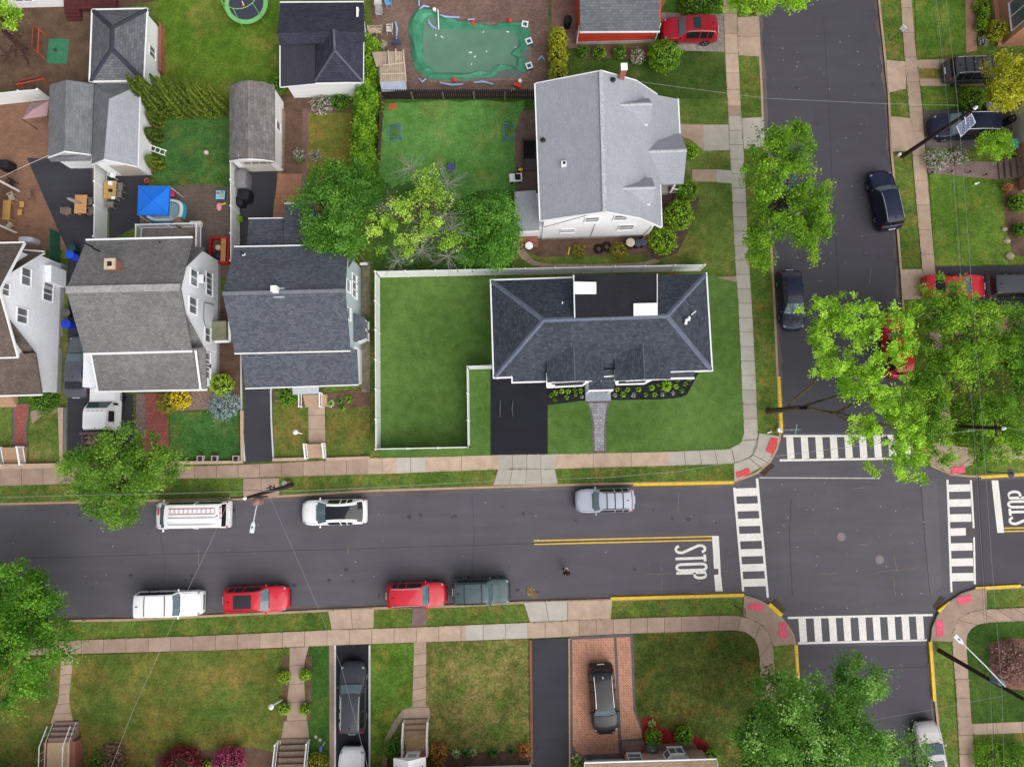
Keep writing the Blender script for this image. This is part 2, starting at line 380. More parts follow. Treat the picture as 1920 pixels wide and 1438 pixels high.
# lighter strips and seams in the roads
gpoly('road_patch', [(1729,905),(1757,900),(1766,1100),(1748,1112),(1740,1120)], a_strip, .001)
gpoly('road_patch', [(1421,0),(1646,0),(1691,568),(1702,740),(1708,810),(1465,812),(1460,706),(1448,462),(1433,250)], a_road2, .001)
gpoly('road_patch', [(1485,1210),(1744,1210),(1765,1438),(1790,1700),(1520,1700),(1500,1438)], a_road2, .001)
gpoly('road_patch', [(1822,902),(1920,898),(2400,880),(2400,1060),(1914,1090),(1829,1096)], a_road2, .001)
seal = mat('crack_sealant', C(58,56,64), .2, 2, .5)
def line(name, pts, w, m, z=.004):
    CNT[0] += 1; mb = MB(); mb.ribbon(P(pts, z+.004), w, z-.003, z+.004+CNT[0]*.0003); return tag(mb.build(name, m), kind='structure')
line('road_seam', [(1484,935),(1480,1000),(1484,1080),(1486,1118)], .05, seal); line('road_seam', [(1563,372),(1572,540),(1574,600)], .06, seal)
line('road_seam', [(1726,905),(1736,1030),(1744,1118)], .05, seal)
wp = mat('white_road_paint', C(240,236,230), .07, 1.3, .6, fine=16)
def wear(m, lo, hi, amt, c):
    t = m.node_tree; l = t.links; b = t.nodes['Principled BSDF']; src = b.inputs['Base Color'].links[0].from_socket
    d = ramp(t, l, noise(t, l, coords(t), 3.5, 9, .8), [(lo, (0,0,0,1)), (hi, (amt,)*3+(1,))]); l.new(mix(t, l, d, src, c), b.inputs['Base Color'])
wear(wp, .60, .72, .55, C(110,106,108))
yp = mat('yellow_road_paint', C(226,184,72), .12, 2, .6, fine=14); wear(yp, .56, .7, .5, C(100,96,96))
line('road_seam', [(1424,895.5),(1650,896.5)], .09, mat('white_sealant', C(190,188,190), .2, 2))
ZM = .006
def quadsheet(name, quads, m, z=ZM):
    CNT[0] += 1; z += CNT[0]*.0003; mb = MB()
    for q in quads:
        p = P(q, z)
        if (p[1]-p[0]).cross(p[2]-p[0]).z < 0: p = p[::-1]
        mb.face(*p)
    return tag(mb.build(name, m), kind='structure')
Q = [[(1374.5,914),(1379,914),(1395.5,1108),(1391.5,1108)], [(1417,897),(1421.8,897),(1441.7,1120),(1437.7,1120)]]
for y0, y1 in ((915,930),(944,958),(972,986),(1000,1014),(1029,1042.5),(1057,1070.7),(1084.7,1099)):
    e = lambda y, r: 1379+(y-914)/194*16.5 if not r else 1417+(y-897)/223*20.7
    Q.append([(e(y0,0),y0+.6),(e(y0,1),y0-.6),(e(y1,1),y1-.6),(e(y1,0),y1+.6)])
quadsheet('crosswalk', Q, wp)
Q = [[(1469,815.5),(1706,815),(1706,819),(1469,819.5)], [(1462,861),(1718,857),(1718,861),(1462,865)]]
x = 1474.
for i in range(9):
    Q.append([(x,819.2),(x+13,819.2),(x+16,859+(-i*.3)),(x+2.6,861-i*.3)]); x += 27.3
quadsheet('crosswalk', Q, wp)
Q = [[(1774.5,899),(1778.5,899),(1786,1110),(1782,1110)], [(1818.5,900),(1822.3,900),(1827.5,990),(1824,990)], [(1824.8,1007),(1828,1007),(1829.8,1095),(1826,1095)]]
for i, (y0, y1) in enumerate(((908,921.5),(935.6,949.6),(963.6,978),(990,1004),(1018,1032),(1046.7,1061),(1074,1089))):
    l0 = lambda y: 1778.5+(y-899)/211*7.5; r0 = lambda y: 1818.5+(y-900)/195*7.5
    r = 1811 if i == 3 else None
    Q.append([(l0(y0),y0+.4),(r or r0(y0),y0-.4),(r or r0(y1),y1-.4),(l0(y1),y1+.4)])
quadsheet('crosswalk', Q, wp)
Q = [[(1477,1156),(1749,1150.5),(1749,1154.6),(1477,1160)], [(1496,1203.8),(1738,1198),(1738,1201.5),(1496,1207.5)]]
for x in (1499,1527.5,1555.5,1582.5,1611,1638,1665.5,1692,1719):
    y0 = 1160-(x-1477)/272*5.4; y1 = 1204-(x-1496)/242*5.8
    Q.append([(x-2,y0-.2),(x+11.6,y0-.5),(x+14.6,y1+.2),(x+1.2,y1+.4)])
quadsheet('crosswalk', Q, wp)
quadsheet('stop_line', [[(1335,1004.5),(1347.7,1004.5),(1351,1066),(1338.8,1066)],[(1347,1066),(1351,1066),(1351.6,1077),(1347,1077)],[(1339,1077),(1351.6,1077),(1355,1108),(1341.5,1108)]], wp)
quadsheet('stop_line', [[(1859,900.5),(1871.8,900.5),(1883,998.7),(1870,998.7)]], wp)
gpoly('road_patch', rect(1811,990,1828,1007), mat('brown_patch', C(88,76,78), .2, 3), .004); gpoly('road_patch', rect(1338.6,1066,1347,1077), mat('brown_patch2', C(96,80,76), .3, 5), .004)
for y0, y1, xa, xb in ((1013.7,1005.6,1001,1335),(1020,1012.2,1001,1335)): line('centre_line', [(xa,y0),(xb,y1)], .11, yp)
for y0 in (990, 996): line('centre_line', [(1883,y0),(2200,y0-6)], .11, yp)
# painted words: strokes in letter space (u across 0..1, v up 0..1)
def arc(cx, cy, rx, ry, a0, a1, n=8): return [(cx+rx*math.cos(R(a0+(a1-a0)*i/n)), cy+ry*math.sin(R(a0+(a1-a0)*i/n))) for i in range(n+1)]
GLY = {'S': [arc(.5,.84,.42,.13,10,180)+[(.08,.76),(.92,.24)]+arc(.5,.16,.42,.13,0,-170)], 'T': [[(0,.95),(1,.95)],[(.5,.95),(.5,0)]],
       'O': [arc(.5,.84,.4,.14,0,180)+arc(.5,.16,.4,.14,180,360)+[(.9,.84)]], 'P': [[(.12,0),(.12,.95),(.55,.95)]+arc(.55,.77,.35,.18,90,-90)+[(.12,.59)]]}
def word(rows, w=.2):
    mb = MB(); CNT[0] += 1
    for ch, (tl, tr, bl) in rows:      # pixel of letter's top-left, top-right, bottom-left corner
        tl, tr, bl = G(*tl,ZM), G(*tr,ZM), G(*bl,ZM)
        for st in GLY[ch]:
            mb.ribbon([bl+(tr-tl)*u+(tl-bl)*v for u, v in st], w, ZM-.004, ZM+.002+CNT[0]*.0003+len(mb.f)*4e-5)
    return tag(mb.build('stop_lettering', wp), kind='structure')
word([('S',((1323,1021),(1324,1035.5),(1265,1023))),('T',((1324,1039),(1325,1052),(1266,1041))),('O',((1325,1055),(1326,1069),(1267,1057))),('P',((1325.5,1071),(1326.5,1084),(1268,1073)))])
word([('S',((1892,983),(1891,969),(1950,982))),('T',((1891.5,966.5),(1890,953.5),(1949,965))),('O',((1890,952),(1889,939),(1948,951))),('P',((1889,935.5),(1888,920.5),(1947,934)))])
# grit along the gutters, long seams and old drips
grit = asphalt('gutter_grit', C(106,97,96), .2, .1, .9, .3); drip = mat('oil_drip', C(62,61,68), .25, 4, .5)
for k_ in (k_nw[1:9], k_nw[13:22], k_sw[9:19], k_ne[1:10], k_se[7:11]):
    q = [Vector(p) for p in k_]; out = []; inn = []; rg_ = random.Random(len(k_))
    for a, b in zip(q, q[1:]):
        n = max(2, int((b-a).length/14)); d = (b-a).normalized(); nn = Vector((-d.y,d.x))
        for i in range(n):
            p = a.lerp(b,i/n); out.append(p-nn*1.0); inn.append(p-nn*-1*rg_.uniform(3.5,9.0)*(1 if rg_.random() < .85 else 1.5))
    gpoly('gutter_grit', [tuple(p) for p in out]+[tuple(p) for p in inn[::-1]], grit, .002)
for pts in ([(20,1048),(420,1036),(900,1022),(1330,1009)], [(300,1000),(310,1060),(306,1090)], [(885,926),(890,1000),(884,1085)], [(1545,40),(1556,230),(1562,372)], [(1495,1250),(1560,1258),(1740,1250)]): line('road_seam', pts, .025, mat('fine_crack', C(83,81,88), .2, 3, .9))
rg_ = random.Random(9)
for i in range(70):
    x, y = (rg_.uniform(60,1360), rg_.choice((970,1090))+rg_.gauss(0,14)) if i < 45 else (rg_.choice((1500,1625))+rg_.gauss(0,12), rg_.uniform(60,520))
    p = G(x,y,.0); mb = MB(); r_ = rg_.uniform(.04,.16); mb.lathe((p.x,p.y,.0055+i*.00004), [(r_,0),(r_*.7,.0004)], 9, rg_.uniform(.7,1.6)); tag(mb.build('oil_drip', drip), kind='structure')
# spray marks, specks and leaf litter on the asphalt
ym = mat('spray_chalk', C(150,130,100), .3, 6, .9)
def squig(x, y, dx, dy, n, w=.032, m=ym):
    pts = [(x+dx*i/n+random.uniform(-1.2,1.2)*(dy != 0), y+dy*i/n+random.uniform(-1.2,1.2)*(dx != 0)) for i in range(n+1)]
    line('spray_mark', pts, w, m, .003)
for a in ((1240,1060,1,14,5),(1240,1082,0,32,9),(1212,1076,54,-1,9),(1272,923,-2,36,10),(1676,1040,6,30,8),(1641,1073,75,-9,12),(1675,1080,4,40,9),(1533,1075,38,0,8),(1600,915,20,-2,6),(1611,1021,14,0,6),(1622,1138,4,12,5),(1688,1243,4,16,5),(1532,527,12,-1,6),(1632,503,-1,28,8),(1357,1070,20,0,6),(372,1030,0,30,3),(653,1022,-1,18,4)): squig(*a)
mb = MB()
for i in range(150):
    if i < 60: x, y = random.uniform(1440,1650), random.uniform(60,500)
    elif i < 110: x, y = random.uniform(20,1370), random.uniform(930,1110)
    else: x, y = random.uniform(1460,1740), random.uniform(900,1150)
    p = G(x, y, .004); r = random.uniform(.015,.05)
    mb.lathe(p, [(r,0),(r*.6,.012)], 5)
tag(mb.build('fallen_petals', mat('petal_white', C(190,186,186), .15, 5)), label='white petals and gum spots scattered over the asphalt', cat='litter', kind='stuff')
mb = MB()
for cx, cy in ((995,1112),(992,1106),(1001,1116)):
    for i in range(60):
        p = G(random.gauss(cx,2.5), random.gauss(cy,3), .01+random.random()*.03); mb.obox(p, (.12,.07,.006), random.random()*6, random.random(), random.random())
tag(mb.build('leaf_litter', mat('straw', C(170,142,96), .25, 6)), label='small tan heap of leaf litter on the road by the south kerb', cat='litter', kind='stuff')
# ---------------------------------------------------------------- NW block: lots, drives, paths
gpoly('lawn', [(-160,-150),(300,-150),(300,0),(170,30),(170,200),(0,170),(-160,170)], mat('trodden_soil', C(104,84,66), .35, .8, .95, fine=8))
gpoly('patio', [(-200,170),(0,180),(170,190),(178,330),(175,440),(130,470),(0,470),(-200,470)], brownp)
gpoly('driveway', [(50,296),(172,300),(178,450),(172,562),(182,560),(182,740),(250,740),(252,872),(127,872),(127,470),(112,438)], a_drive)
gpoly('lawn', [(297,-300),(530,-300),(530,200),(297,220)], g_tramp)
gpoly('driveway', [(205,318),(285,322),(278,352),(265,420),(205,452)], a_drive)
gpoly('lawn', [(285,215),(432,215),(432,352),(370,345),(322,352),(283,330)], g_back)
gpoly('patio', [(262,352),(330,349),(372,345),(436,352),(436,520),(262,520)], bpav)
gpoly('driveway', [(440,316),(518,316),(524,330),(512,385),(511,470),(440,470)], a_drive)
gpoly('patio', [(520,325),(567,325),(574,384),(574,480),(508,480),(512,405),(519,345)], courses('terracotta_paver', C(166,116,92), C(178,128,102), C(134,98,80), .55, .55, .014, .15, off=.5))
gpoly('garden_bed', [(527,178),(662,178),(660,220),(575,216),(570,326),(527,326)], dirt)
gpoly('lawn', [(575,212),(660,212),(664,470),(578,480)], g_mead)
gpoly('path', [(568,204),(578,204),(575,384),(565,384)], courses('plum_brick', C(128,98,98), C(140,110,106), C(104,80,80), .2, .1, .01, .15))
gpoly('path', [(578,204),(615,206),(615,185),(624,185),(624,213),(578,212)], MATS['plum_brick'])
gpoly('patio', [(692,-300),(1030,-300),(1028,182),(700,182)], pool_p)
gpoly('lawn', [(704,188),(1004,186),(1004,500),(968,512),(700,512),(700,400)], g_dark)
gpoly('lawn', ragged([(722,192),(850,190),(985,189),(978,212),(966,250),(966,362),(930,352),(890,362),(860,378),(810,360),(770,340),(735,352),(712,330),(706,280),(716,240)]), g_cape)
gpoly('path', [(978,208),(1010,206),(1014,372),(966,362),(966,250)], mat('damp_concrete', C(112,92,84), .25, 1.2, .8, fine=10))
gpoly('garden_bed', [(700,190),(716,190),(712,300),(700,350),(690,350)], dirt)
gpoly('patio', [(1032,-300),(1090,-300),(1086,92),(1066,90),(1062,60),(1034,50)], mat('rosy_patio', C(140,108,98), .2, 1.5, .85, fine=8))
gpoly('lawn', [(1064,92),(1360,98),(1366,234),(1270,238),(1120,160),(1064,150)], g_red)
gpoly('lawn', [(1271,186),(1364,186),(1366,232),(1272,234)], g_front)
gpoly('lawn', [(1240,20),(1360,-200),(1356,24),(1240,26)], g_dark)
gpoly('driveway', [(1240,24),(1356,27),(1359,98),(1274,95),(1240,80)], cobble)
gpoly('garden_bed', [(1082,84),(1215,84),(1215,110),(1150,110),(1095,110)], dirt)
gpoly('lawn', [(1240,236),(1369,280),(1381,512),(1215,512),(960,512),(960,470),(1240,440)], g_front)
gpoly('garden_bed', [(1225,360),(1290,340),(1312,370),(1302,412),(1270,475),(1235,487),(1210,480),(1225,440)], mat('old_mulch', C(92,72,66), .35, 3, .95, fine=12))
gpoly('garden_bed', [(975,452),(1230,440),(1220,478),(1010,482),(985,470)], dirt)
for pts, m in (([(1276,233),(1319,234),(1320,283),(1295,262),(1277,255)], c_pink), ([(1319,234),(1366,234),(1368,282),(1320,283)], c_grey), ([(1298,318),(1344,318),(1344,341),(1298,341)], c_pink), ([(1344,318),(1371,320),(1372,344),(1344,342)], c_grey)):
    o = gpoly('path', pts, m); at = o.data.attributes.new('tone','FLOAT','FACE'); at.data.foreach_set('value', [.6])
slabs('path', [(985,465),(990,478),(1003,490),(1030,495),(1120,496),(1200,493),(1228,486)], [(968,470),(974,482),(995,497),(1022,502),(1120,503),(1205,501),(1240,490)], even(11), rt(11,.05,.1), c_pink)
gpoly('path', [(1326,520),(1380,518),(1383,534),(1326,532)], c_pink)
# the corner lot
gpoly('lawn', [(712,520),(1328,516),(1384,530),(1397,700),(1395,815),(1390,830),(1368,842),(1040,852),(935,853),(712,857)], g_lot)
gpoly('driveway', [(919.5,690),(1027,690),(1027,852),(919.5,853)], a_dark)
gpoly('garden_bed', [(1027,700),(1100,700),(1100,750),(1072,754),(1050,757),(1027,759)], mulch)
gpoly('garden_bed', [(1143,700),(1310,699),(1289,739),(1280,744),(1262,747),(1234,749),(1143,750)], mulch)
gpoly('path', [(1099,750),(1144,750),(1140,765),(1137,790),(1136.5,849),(1111.5,849.5),(1110,790),(1106,768)], bord)
gpoly('path', [(1104,756),(1139,756),(1136,772),(1133,795),(1132.5,845),(1115.5,845.5),(1114,795),(1110,770)], greyp)
# sidewalk along the west road
slabs('sidewalk', [(W0,880),(0,876.5),(120,873),(330,874.5),(460,871),(690,859)], [(W0,918),(0,911),(120,907),(330,897),(460,896),(690,889)], [0,.5,.7]+[.79+.21*i/17 for i in range(18)], rt(20,.3,.25), c_pink)
slabs('sidewalk', [(690,859),(743,858),], [(690,889),(743,887.5)], even(2), [.85,.9], c_pink)
slabs('sidewalk', [(743,858),(797,857)], [(743,887.5),(797,885)], even(2), [.7,.8], c_grey)
slabs('sidewalk', [(797,857),(934,853)], [(797,885),(934,880)], even(2), [.9,1], c_pink)
slabs('sidewalk', [(934,853),(1041,851.5)], [(934,880),(1041,878.6)], even(4), [.35,.25,.4,.5], c_grey)
slabs('sidewalk', [(1041,851.5),(1255,847)], [(1041,878.6),(1255,873)], even(3), [1,.85,.95], c_pink)
slabs('sidewalk', [(1255,847),(1368,842)], [(1255,873),(1376,869)], even(4), rt(4,.6,.2), c_grey)
slabs('driveway_apron', [(934,880.3),(1040,879)], [(925,909.5),(1046,907.5)], even(4), [.4,.5,.3,.5], c_grey)
# corner paving
slabs('sidewalk', [(1368,842),(1390,830),(1395,812)], [(1376,869),(1410,856),(1423,812)], even(2), [.55,.6], c_grey, joint=False)
slabs('sidewalk', [(1376,869),(1410,856),(1423,812)], [(1377,903),(1441,868),(1462,818)], [0,.3,.6,1], [.5,.6,.5], c_grey, joint=False)
for q in ([(1376,868),(1396,862),(1410,855),(1419,838),(1423,812)],[(1404,858),(1430,880)],[(1411,852),(1440,868)],[(1372,842),(1378,868)],[(1394,826),(1422,824)]): line('sidewalk_joint', q, .035, MJ, ZG+.03)
ins = mat('pad_red', C(228,82,88), .12, 3, .8, fine=9); ins2 = mat('pad_pink', C(232,96,124), .12, 3, .8, fine=9)
for q, m in (([(1380,886),(1404,877),(1408,887.6),(1382,896)], ins), ([(1446,820),(1459,822),(1450,852),(1436,846)], ins), ([(1404,1130),(1431,1132),(1430,1146),(1403,1142.5)], ins2), ([(1460.5,1167.5),(1475,1167.5),(1477,1196),(1462,1196)], ins2), ([(1794.5,1118.7),(1820.6,1115.6),(1822,1129),(1796.6,1133)], ins2), ([(1754.5,1163),(1769.5,1163),(1769.5,1192.5),(1756.6,1193)], ins2), ([(1783,876.5),(1809,874),(1810,886),(1785,889)], ins2), ([(1729,823),(1741,823),(1743,844),(1731,846)], ins2)):
    gpoly('tactile_pad', q, m, ZG+.035)
# sidewalk up the north street, west side
A = [(1395,812),(1390,690),(1384,560),(1379,500),(1368.6,280),(1365.5,218)]; B = [(1421,812),(1416,690),(1409,560),(1405,500),(1394,280),(1390,218)]
slabs('sidewalk', A, B, even(22), [.5,.15,.2]+rt(6,.85,.12)+rt(6,.35,.12)+rt(7,.55,.12), c_grey)
slabs('sidewalk', [(1365.5,218),(1359.6,98),(1357,33),(1357,10),(1330,-400)], [(1390,218),(1384,98),(1382,33),(1381,10),(1358,-400)], [0,.03,.08,.13,.19,.25,.31,.5,1], [.15,.8,.9,.95,.9,.5,.4,.3], c_pink)
slabs('driveway_apron', [(1382.5,33),(1384.5,104)], [(1422,31),(1427,107)], even(2), [.55,.7], c_pink)
slabs('driveway_apron', [(1390,222),(1395,280)], [(1432,220),(1434,275)], even(1), [.6], c_grey)
slabs('driveway_apron', [(456,897),(523,896)], [(456,935),(524,933)], even(2), [.2,.35], c_pink)
# NE block
slabs('sidewalk', [(1650,-400),(1689,0),(1695,94),(1704,200),(1711,290),(1718,380),(1729,500),(1734,560),(1758,760),(1764,800)], [(1672,-400),(1709,0),(1717,94),(1729,200),(1735,290),(1743,380),(1753,500),(1758,560),(1778,760),(1784,800)], even(26), rt(26,.55,.2), c_pink)
slabs('sidewalk', [(1764,800),(1774,826),(1800,838),(1920,834),(2600,815)], [(1710,812),(1745,870),(1782,889),(1840,862),(2600,845)], [0,.04,.08,.12,.2,.3,1], [.3,.3,.3,.4,.6,.6], c_pink)
gpoly('lawn', [(1709,-200),(1806,-200),(1812,100),(1719,112)], g_ne)
gpoly('lawn', [(1727,163),(1806,163),(1830,204),(1732,207)], g_ne)
gpoly('lawn', [(1742,326),(1920,334),(2300,330),(2300,498),(1920,496),(1753,498)], g_ne)
gpoly('driveway', [(1717,113),(1920,108),(2300,100),(2300,160),(1920,160),(1726,162)], c_pink).data.attributes.new('tone','FLOAT','FACE').data.foreach_set('value',[.6])
gpoly('lawn', [(1722,129),(1765,129),(1767,148),(1724,148)], g_mead)
gpoly('driveway', [(1731,208),(1920,206),(2300,200),(2300,280),(1920,278),(1736,278)], mat('grey_old_asphalt', C(112,104,104), .15, .8, .85, fine=12))
gpoly('path', [(1738,303),(1875,303),(1875,337),(1740,325)], mat('plum_concrete', C(136,116,112), .15, 1, .85, fine=10))
gpoly('driveway', [(1754,500),(1920,498),(2300,495),(2300,585),(1920,580),(1758,565)], a_drive)
gpoly('lawn', [(1784,600),(2300,600),(2300,815),(1920,832),(1800,835),(1786,800)], g_olive)
gpoly('path', [(1806,-200),(1826,-200),(1832,95),(1812,100)], mat('rosy_walk', C(168,128,110), .15, 1.2, .85, fine=10))
gpoly('path', [(1790,600),(1920,595),(1920,628),(1793,632)], MATS['rosy_walk'])
for A, B, tn in (([(1662,113),(1698,116)],[(1666,174),(1699,167)],.9), ([(1669,218),(1706,222)],[(1672,285),(1712,283)],.6), ([(1688,505),(1730,505)],[(1692,562),(1734,561)],.75)):
    slabs('driveway_apron', A, B, even(1), [tn], c_pink)
gpoly('garden_bed', [(1880,340),(2100,340),(2100,480),(1900,480),(1885,420)], dirt)
# SE block
slabs('sidewalk', [(2600,1110),(1920,1139),(1850,1142),(1817,1148),(1796,1163),(1786,1186),(1785.5,1203)], [(2600,1135),(1920,1164),(1850,1167),(1828,1172),(1816,1184),(1812,1196),(1812,1203)], [0,.5,.7,.82,.86,.9,.95,1], rt(7,.3,.15), c_pink)
slabs('sidewalk', [(1785.5,1203),(1793,1300),(1800,1438),(1815,1800)], [(1812,1203),(1819,1300),(1828,1438),(1845,1800)], even(17), rt(17,.35,.2), c_pink)
gpoly('sidewalk', [(1829,1104.5),(1850,1103.5),(1850,1142),(1817,1148),(1796,1163),(1786,1186),(1785.5,1203),(1745.5,1201),(1748,1177),(1758,1154),(1778,1131),(1803,1114)], c_pink).data.attributes.new('tone','FLOAT','FACE').data.foreach_set('value',[.1])
gpoly('lawn', [(1812,1210),(1815,1190),(1828,1174),(1850,1168),(2600,1136),(2600,1350),(1822,1357)], grass('corner_lawn', C(58,88,34), C(74,100,40), C(98,104,48), .2, 14, .8, .5))
slabs('path', [(1821,1357),(2200,1340)], [(1823,1377),(2200,1362)], even(8), rt(8,.5,.2), c_pink)
gpoly('garden_bed', [(1855,1205),(1895,1196),(1960,1200),(1960,1300),(1890,1290),(1858,1262)], mat('brown_mulch', C(128,88,78), .35, 3, .95, fine=12))
# SW block
slabs('sidewalk', [(W0,1290),(0,1205),(120,1201),(400,1191),(640,1180),(780,1176),(870,1172),(990,1167)], [(W0,1325),(0,1230),(120,1226),(400,1219),(640,1209),(780,1204),(870,1201),(990,1197)], [0,.5,.7]+[.72+.28*i/24 for i in range(24)]+[1], rt(3,.2)+rt(12,.25,.2)+[.7,.8,.85,.9,.9,.9,.8,.9,.9]+[.8,.8], c_pink)
gpoly('sidewalk', [(873,1172.5),(989,1167.5),(989,1196.5),(873,1200.5)], c_grey).data.attributes.new('tone','FLOAT','FACE').data.foreach_set('value',[.95])
slabs('sidewalk', [(990,1167),(1145,1160),(1310,1155)], [(990,1197),(1145,1189),(1310,1183.5)], even(10), rt(3,.8,.1)+rt(7,.5,.2), c_pink)
slabs('sidewalk', [(1310,1155),(1377,1153.5),(1401,1158),(1429,1171),(1444,1192),(1450.5,1216),(1455,1297),(1470,1600)], [(1310,1183.5),(1377,1181),(1400,1184.6),(1416,1198.5),(1422,1212),(1424,1226),(1426,1297),(1440,1600)], even(14), rt(7,.25,.15)+rt(7,.05,.1), c_pink)
gpoly('sidewalk', [(1395,1117),(1420,1126),(1440,1136),(1459,1152.5),(1475.5,1171),(1487,1191),(1491.5,1207),(1450,1211),(1444,1192),(1429,1171),(1401,1157),(1393,1150)], c_pink).data.attributes.new('tone','FLOAT','FACE').data.foreach_set('value',[.12])
slabs('driveway_apron', [(615,1143.5),(701,1140)], [(622,1180),(700,1177)], even(2), [.75,.8], c_pink)
slabs('driveway_apron', [(982,1129),(1064,1126)], [(994,1166),(1064,1163)], even(2), [.8,.9], c_grey)
slabs('driveway_apron', [(1065,1126),(1148,1124)], [(1065,1163),(1145,1160)], even(1), [.9], c_pink)
gpoly('path', [(774,1140),(799,1139),(800,1172),(772,1174)], mat('plum_slab', C(128,104,102), .15, 2))
gpoly('lawn', [(135,1228),(545,1215),(543,1290),(528,1384),(525,1460),(90,1460),(135,1350),(130,1310)], g_sw)
gpoly('lawn', [(-600,1232),(115,1230),(110,1310),(92,1356),(80,1470),(-600,1470)], g_sw)
gpoly('lawn', [(580,1212),(617,1211),(617,1470),(578,1470)], g_dark)
gpoly('lawn', [(695,1208),(776,1205),(773,1330),(720,1400),(718,1470),(695,1470)], g_ne)
gpoly('lawn', [(800,1204),(994,1198),(996,1440),(808,1440),(799,1330)], g_weed)
gpoly('lawn', [(1186,1187),(1380,1183),(1400,1187),(1414,1200),(1422,1228),(1426,1300),(1440,1600),(1340,1600),(1330,1420),(1200,1380),(1190,1330)], g_olive)
slabs('path', [(114,1228),(114.6,1240),(110,1310),(94,1356)], [(137,1227),(137,1240),(129.5,1310),(137,1354)], even(7), rt(7,.65,.15), c_pink)
slabs('path', [(543,1214),(543,1240),(541.7,1290),(527,1386)], [(579,1212),(571,1240),(570.6,1290),(580,1384)], even(5), rt(5,.3,.2), c_pink)
slabs('path', [(776,1204),(776,1222),(773,1326),(757,1327),(757,1346)], [(799,1203),(799.6,1222),(798.5,1324),(806,1326),(806,1346)], even(7), rt(7,.55,.2), c_pink)
slabs('path', [(757,1328),(738,1352),(722,1385),(716,1438),(716,1500)], [(758,1343),(748,1358),(731,1388),(725,1438),(725,1500)], even(8), rt(8,.3,.15), c_pink)
gpoly('path', [(617,1210),(628,1210),(629,1500),(618,1500)], c_pink)
gpoly('driveway', [(629.5,1209.5),(692,1207),(692,1600),(629.5,1600)], a_dark)
for x in (628.5, 693): line('driveway_edge', [(x,1209),(x,1500)], .13, mat('white_edging', C(214,214,220), .1, 2), ZG+.04)
gpoly('driveway', [(998,1198),(1066,1196),(1066,1600),(999,1600)], a_drive)
mb = MB(); mb.ribbon(P([(995,1199),(997,1430)], ZG), .18, 0, .3); tag(mb.build('brick_edging', courses('edging_brick', C(150,92,78), C(164,104,88), C(120,80,70), .2, .08)), kind='structure')
mb = MB(); mb.ribbon(P([(1067,1196),(1068,1440)], ZG), .1, 0, .22); tag(mb.build('stone_edging', mat('tan_stone', C(196,168,136), .2, 4, .9)), kind='structure')
gpoly('driveway', [(1069,1194),(1187,1188),(1192,1330),(1208,1372),(1208,1420),(1069,1425)], bord)
gpoly('driveway', [(1073,1199),(1151,1195),(1160,1412),(1082,1414),(1074,1395)], herr)
gpoly('driveway', [(1156,1195),(1182,1193),(1187,1330),(1203,1370),(1203,1383),(1165,1386)], herr)
gpoly('garden_bed', [(1203,1345),(1226,1345),(1236,1362),(1268,1372),(1300,1375),(1330,1395),(1328,1408),(1206,1412)], rmulch)
gpoly('garden_bed', [(1206,1396),(1300,1390),(1312,1410),(1206,1420)], mat('pea_gravel', C(156,132,120), .35, 6, .95, fine=16))
gpoly('garden_bed', [(836,1412),(994,1406),(996,1440),(836,1440)], dirt)
gpoly('garden_bed', [(292,1412),(470,1400),(525,1412),(525,1460),(290,1460)], dirt)
for x0 in (529, 573): gpoly('garden_bed', [(x0,1230),(x0+12,1230),(x0+9,1350),(x0+2,1352)], dirt)
# front yards of the west houses
gpoly('lawn', [(-300,770),(22,764),(22,862),(-300,866)], g_front); gpoly('lawn', [(56,775),(115,768),(116,866),(53,868)], g_front)
gpoly('path', [(22,758),(57,756),(50,800),(52,838),(22,838),(24,800)], bord); gpoly('path', [(28,760),(54,758),(46,800),(48,834),(26,834),(28,800)], redwalk)
gpoly('path', [(57,772),(75,763),(115,762),(115,772),(80,778),(60,795)], c_pink)
gpoly('driveway', [(127,742),(182,742),(182,872),(127,872)], a_drive)
gpoly('path', [(262,738),(312,738),(318,862),(270,862)], redwalk)
gpoly('garden_bed', [(255,738),(272,738),(274,812),(256,812)], mat('lava_gravel', C(130,114,108), .4, 5, .95, fine=14))
gpoly('lawn', [(318,772),(448,770),(452,862),(318,868)], g_back)
gpoly('garden_bed', [(318,733),(450,733),(450,762),(320,772)], mat('pale_gravel', C(140,116,110), .4, 5, .95, fine=12))
gpoly('driveway', [(458,720),(508,720),(512,864),(460,868)], a_drive)
gpoly('garden_bed', [(410,560),(455,560),(456,740),(412,740)], dirt)
for x0, x1 in ((454,460),(508,513)): 
    line('driveway_edge', [(x0-2,664),(x0-1,780),(x0+5,865)] if x0 < 500 else [(508,728),(509,790),(513,863)], .12, mat('white_edging2', C(206,204,206), .1, 2), ZG+.1)
gpoly('lawn', [(512,757),(578,762),(578,860),(514,862)], g_sw); gpoly('lawn', [(611,764),(694,760),(694,858),(612,860)], g_sw)
slabs('path', [(580,752),(578,764),(579,858)], [(610,752),(609,764),(611,858)], even(4), rt(4,.6,.1), c_pink)
gpoly('garden_bed', [(512,730),(580,735),(580,762),(512,757)], dirt); gpoly('garden_bed', [(612,738),(694,728),(694,762),(612,768)], dirt)
gpoly('garden_bed', [(678,490),(694,490),(694,735),(678,735)], mat('weedy_gravel', C(132,124,104), .4, 2, .95, fine=9))
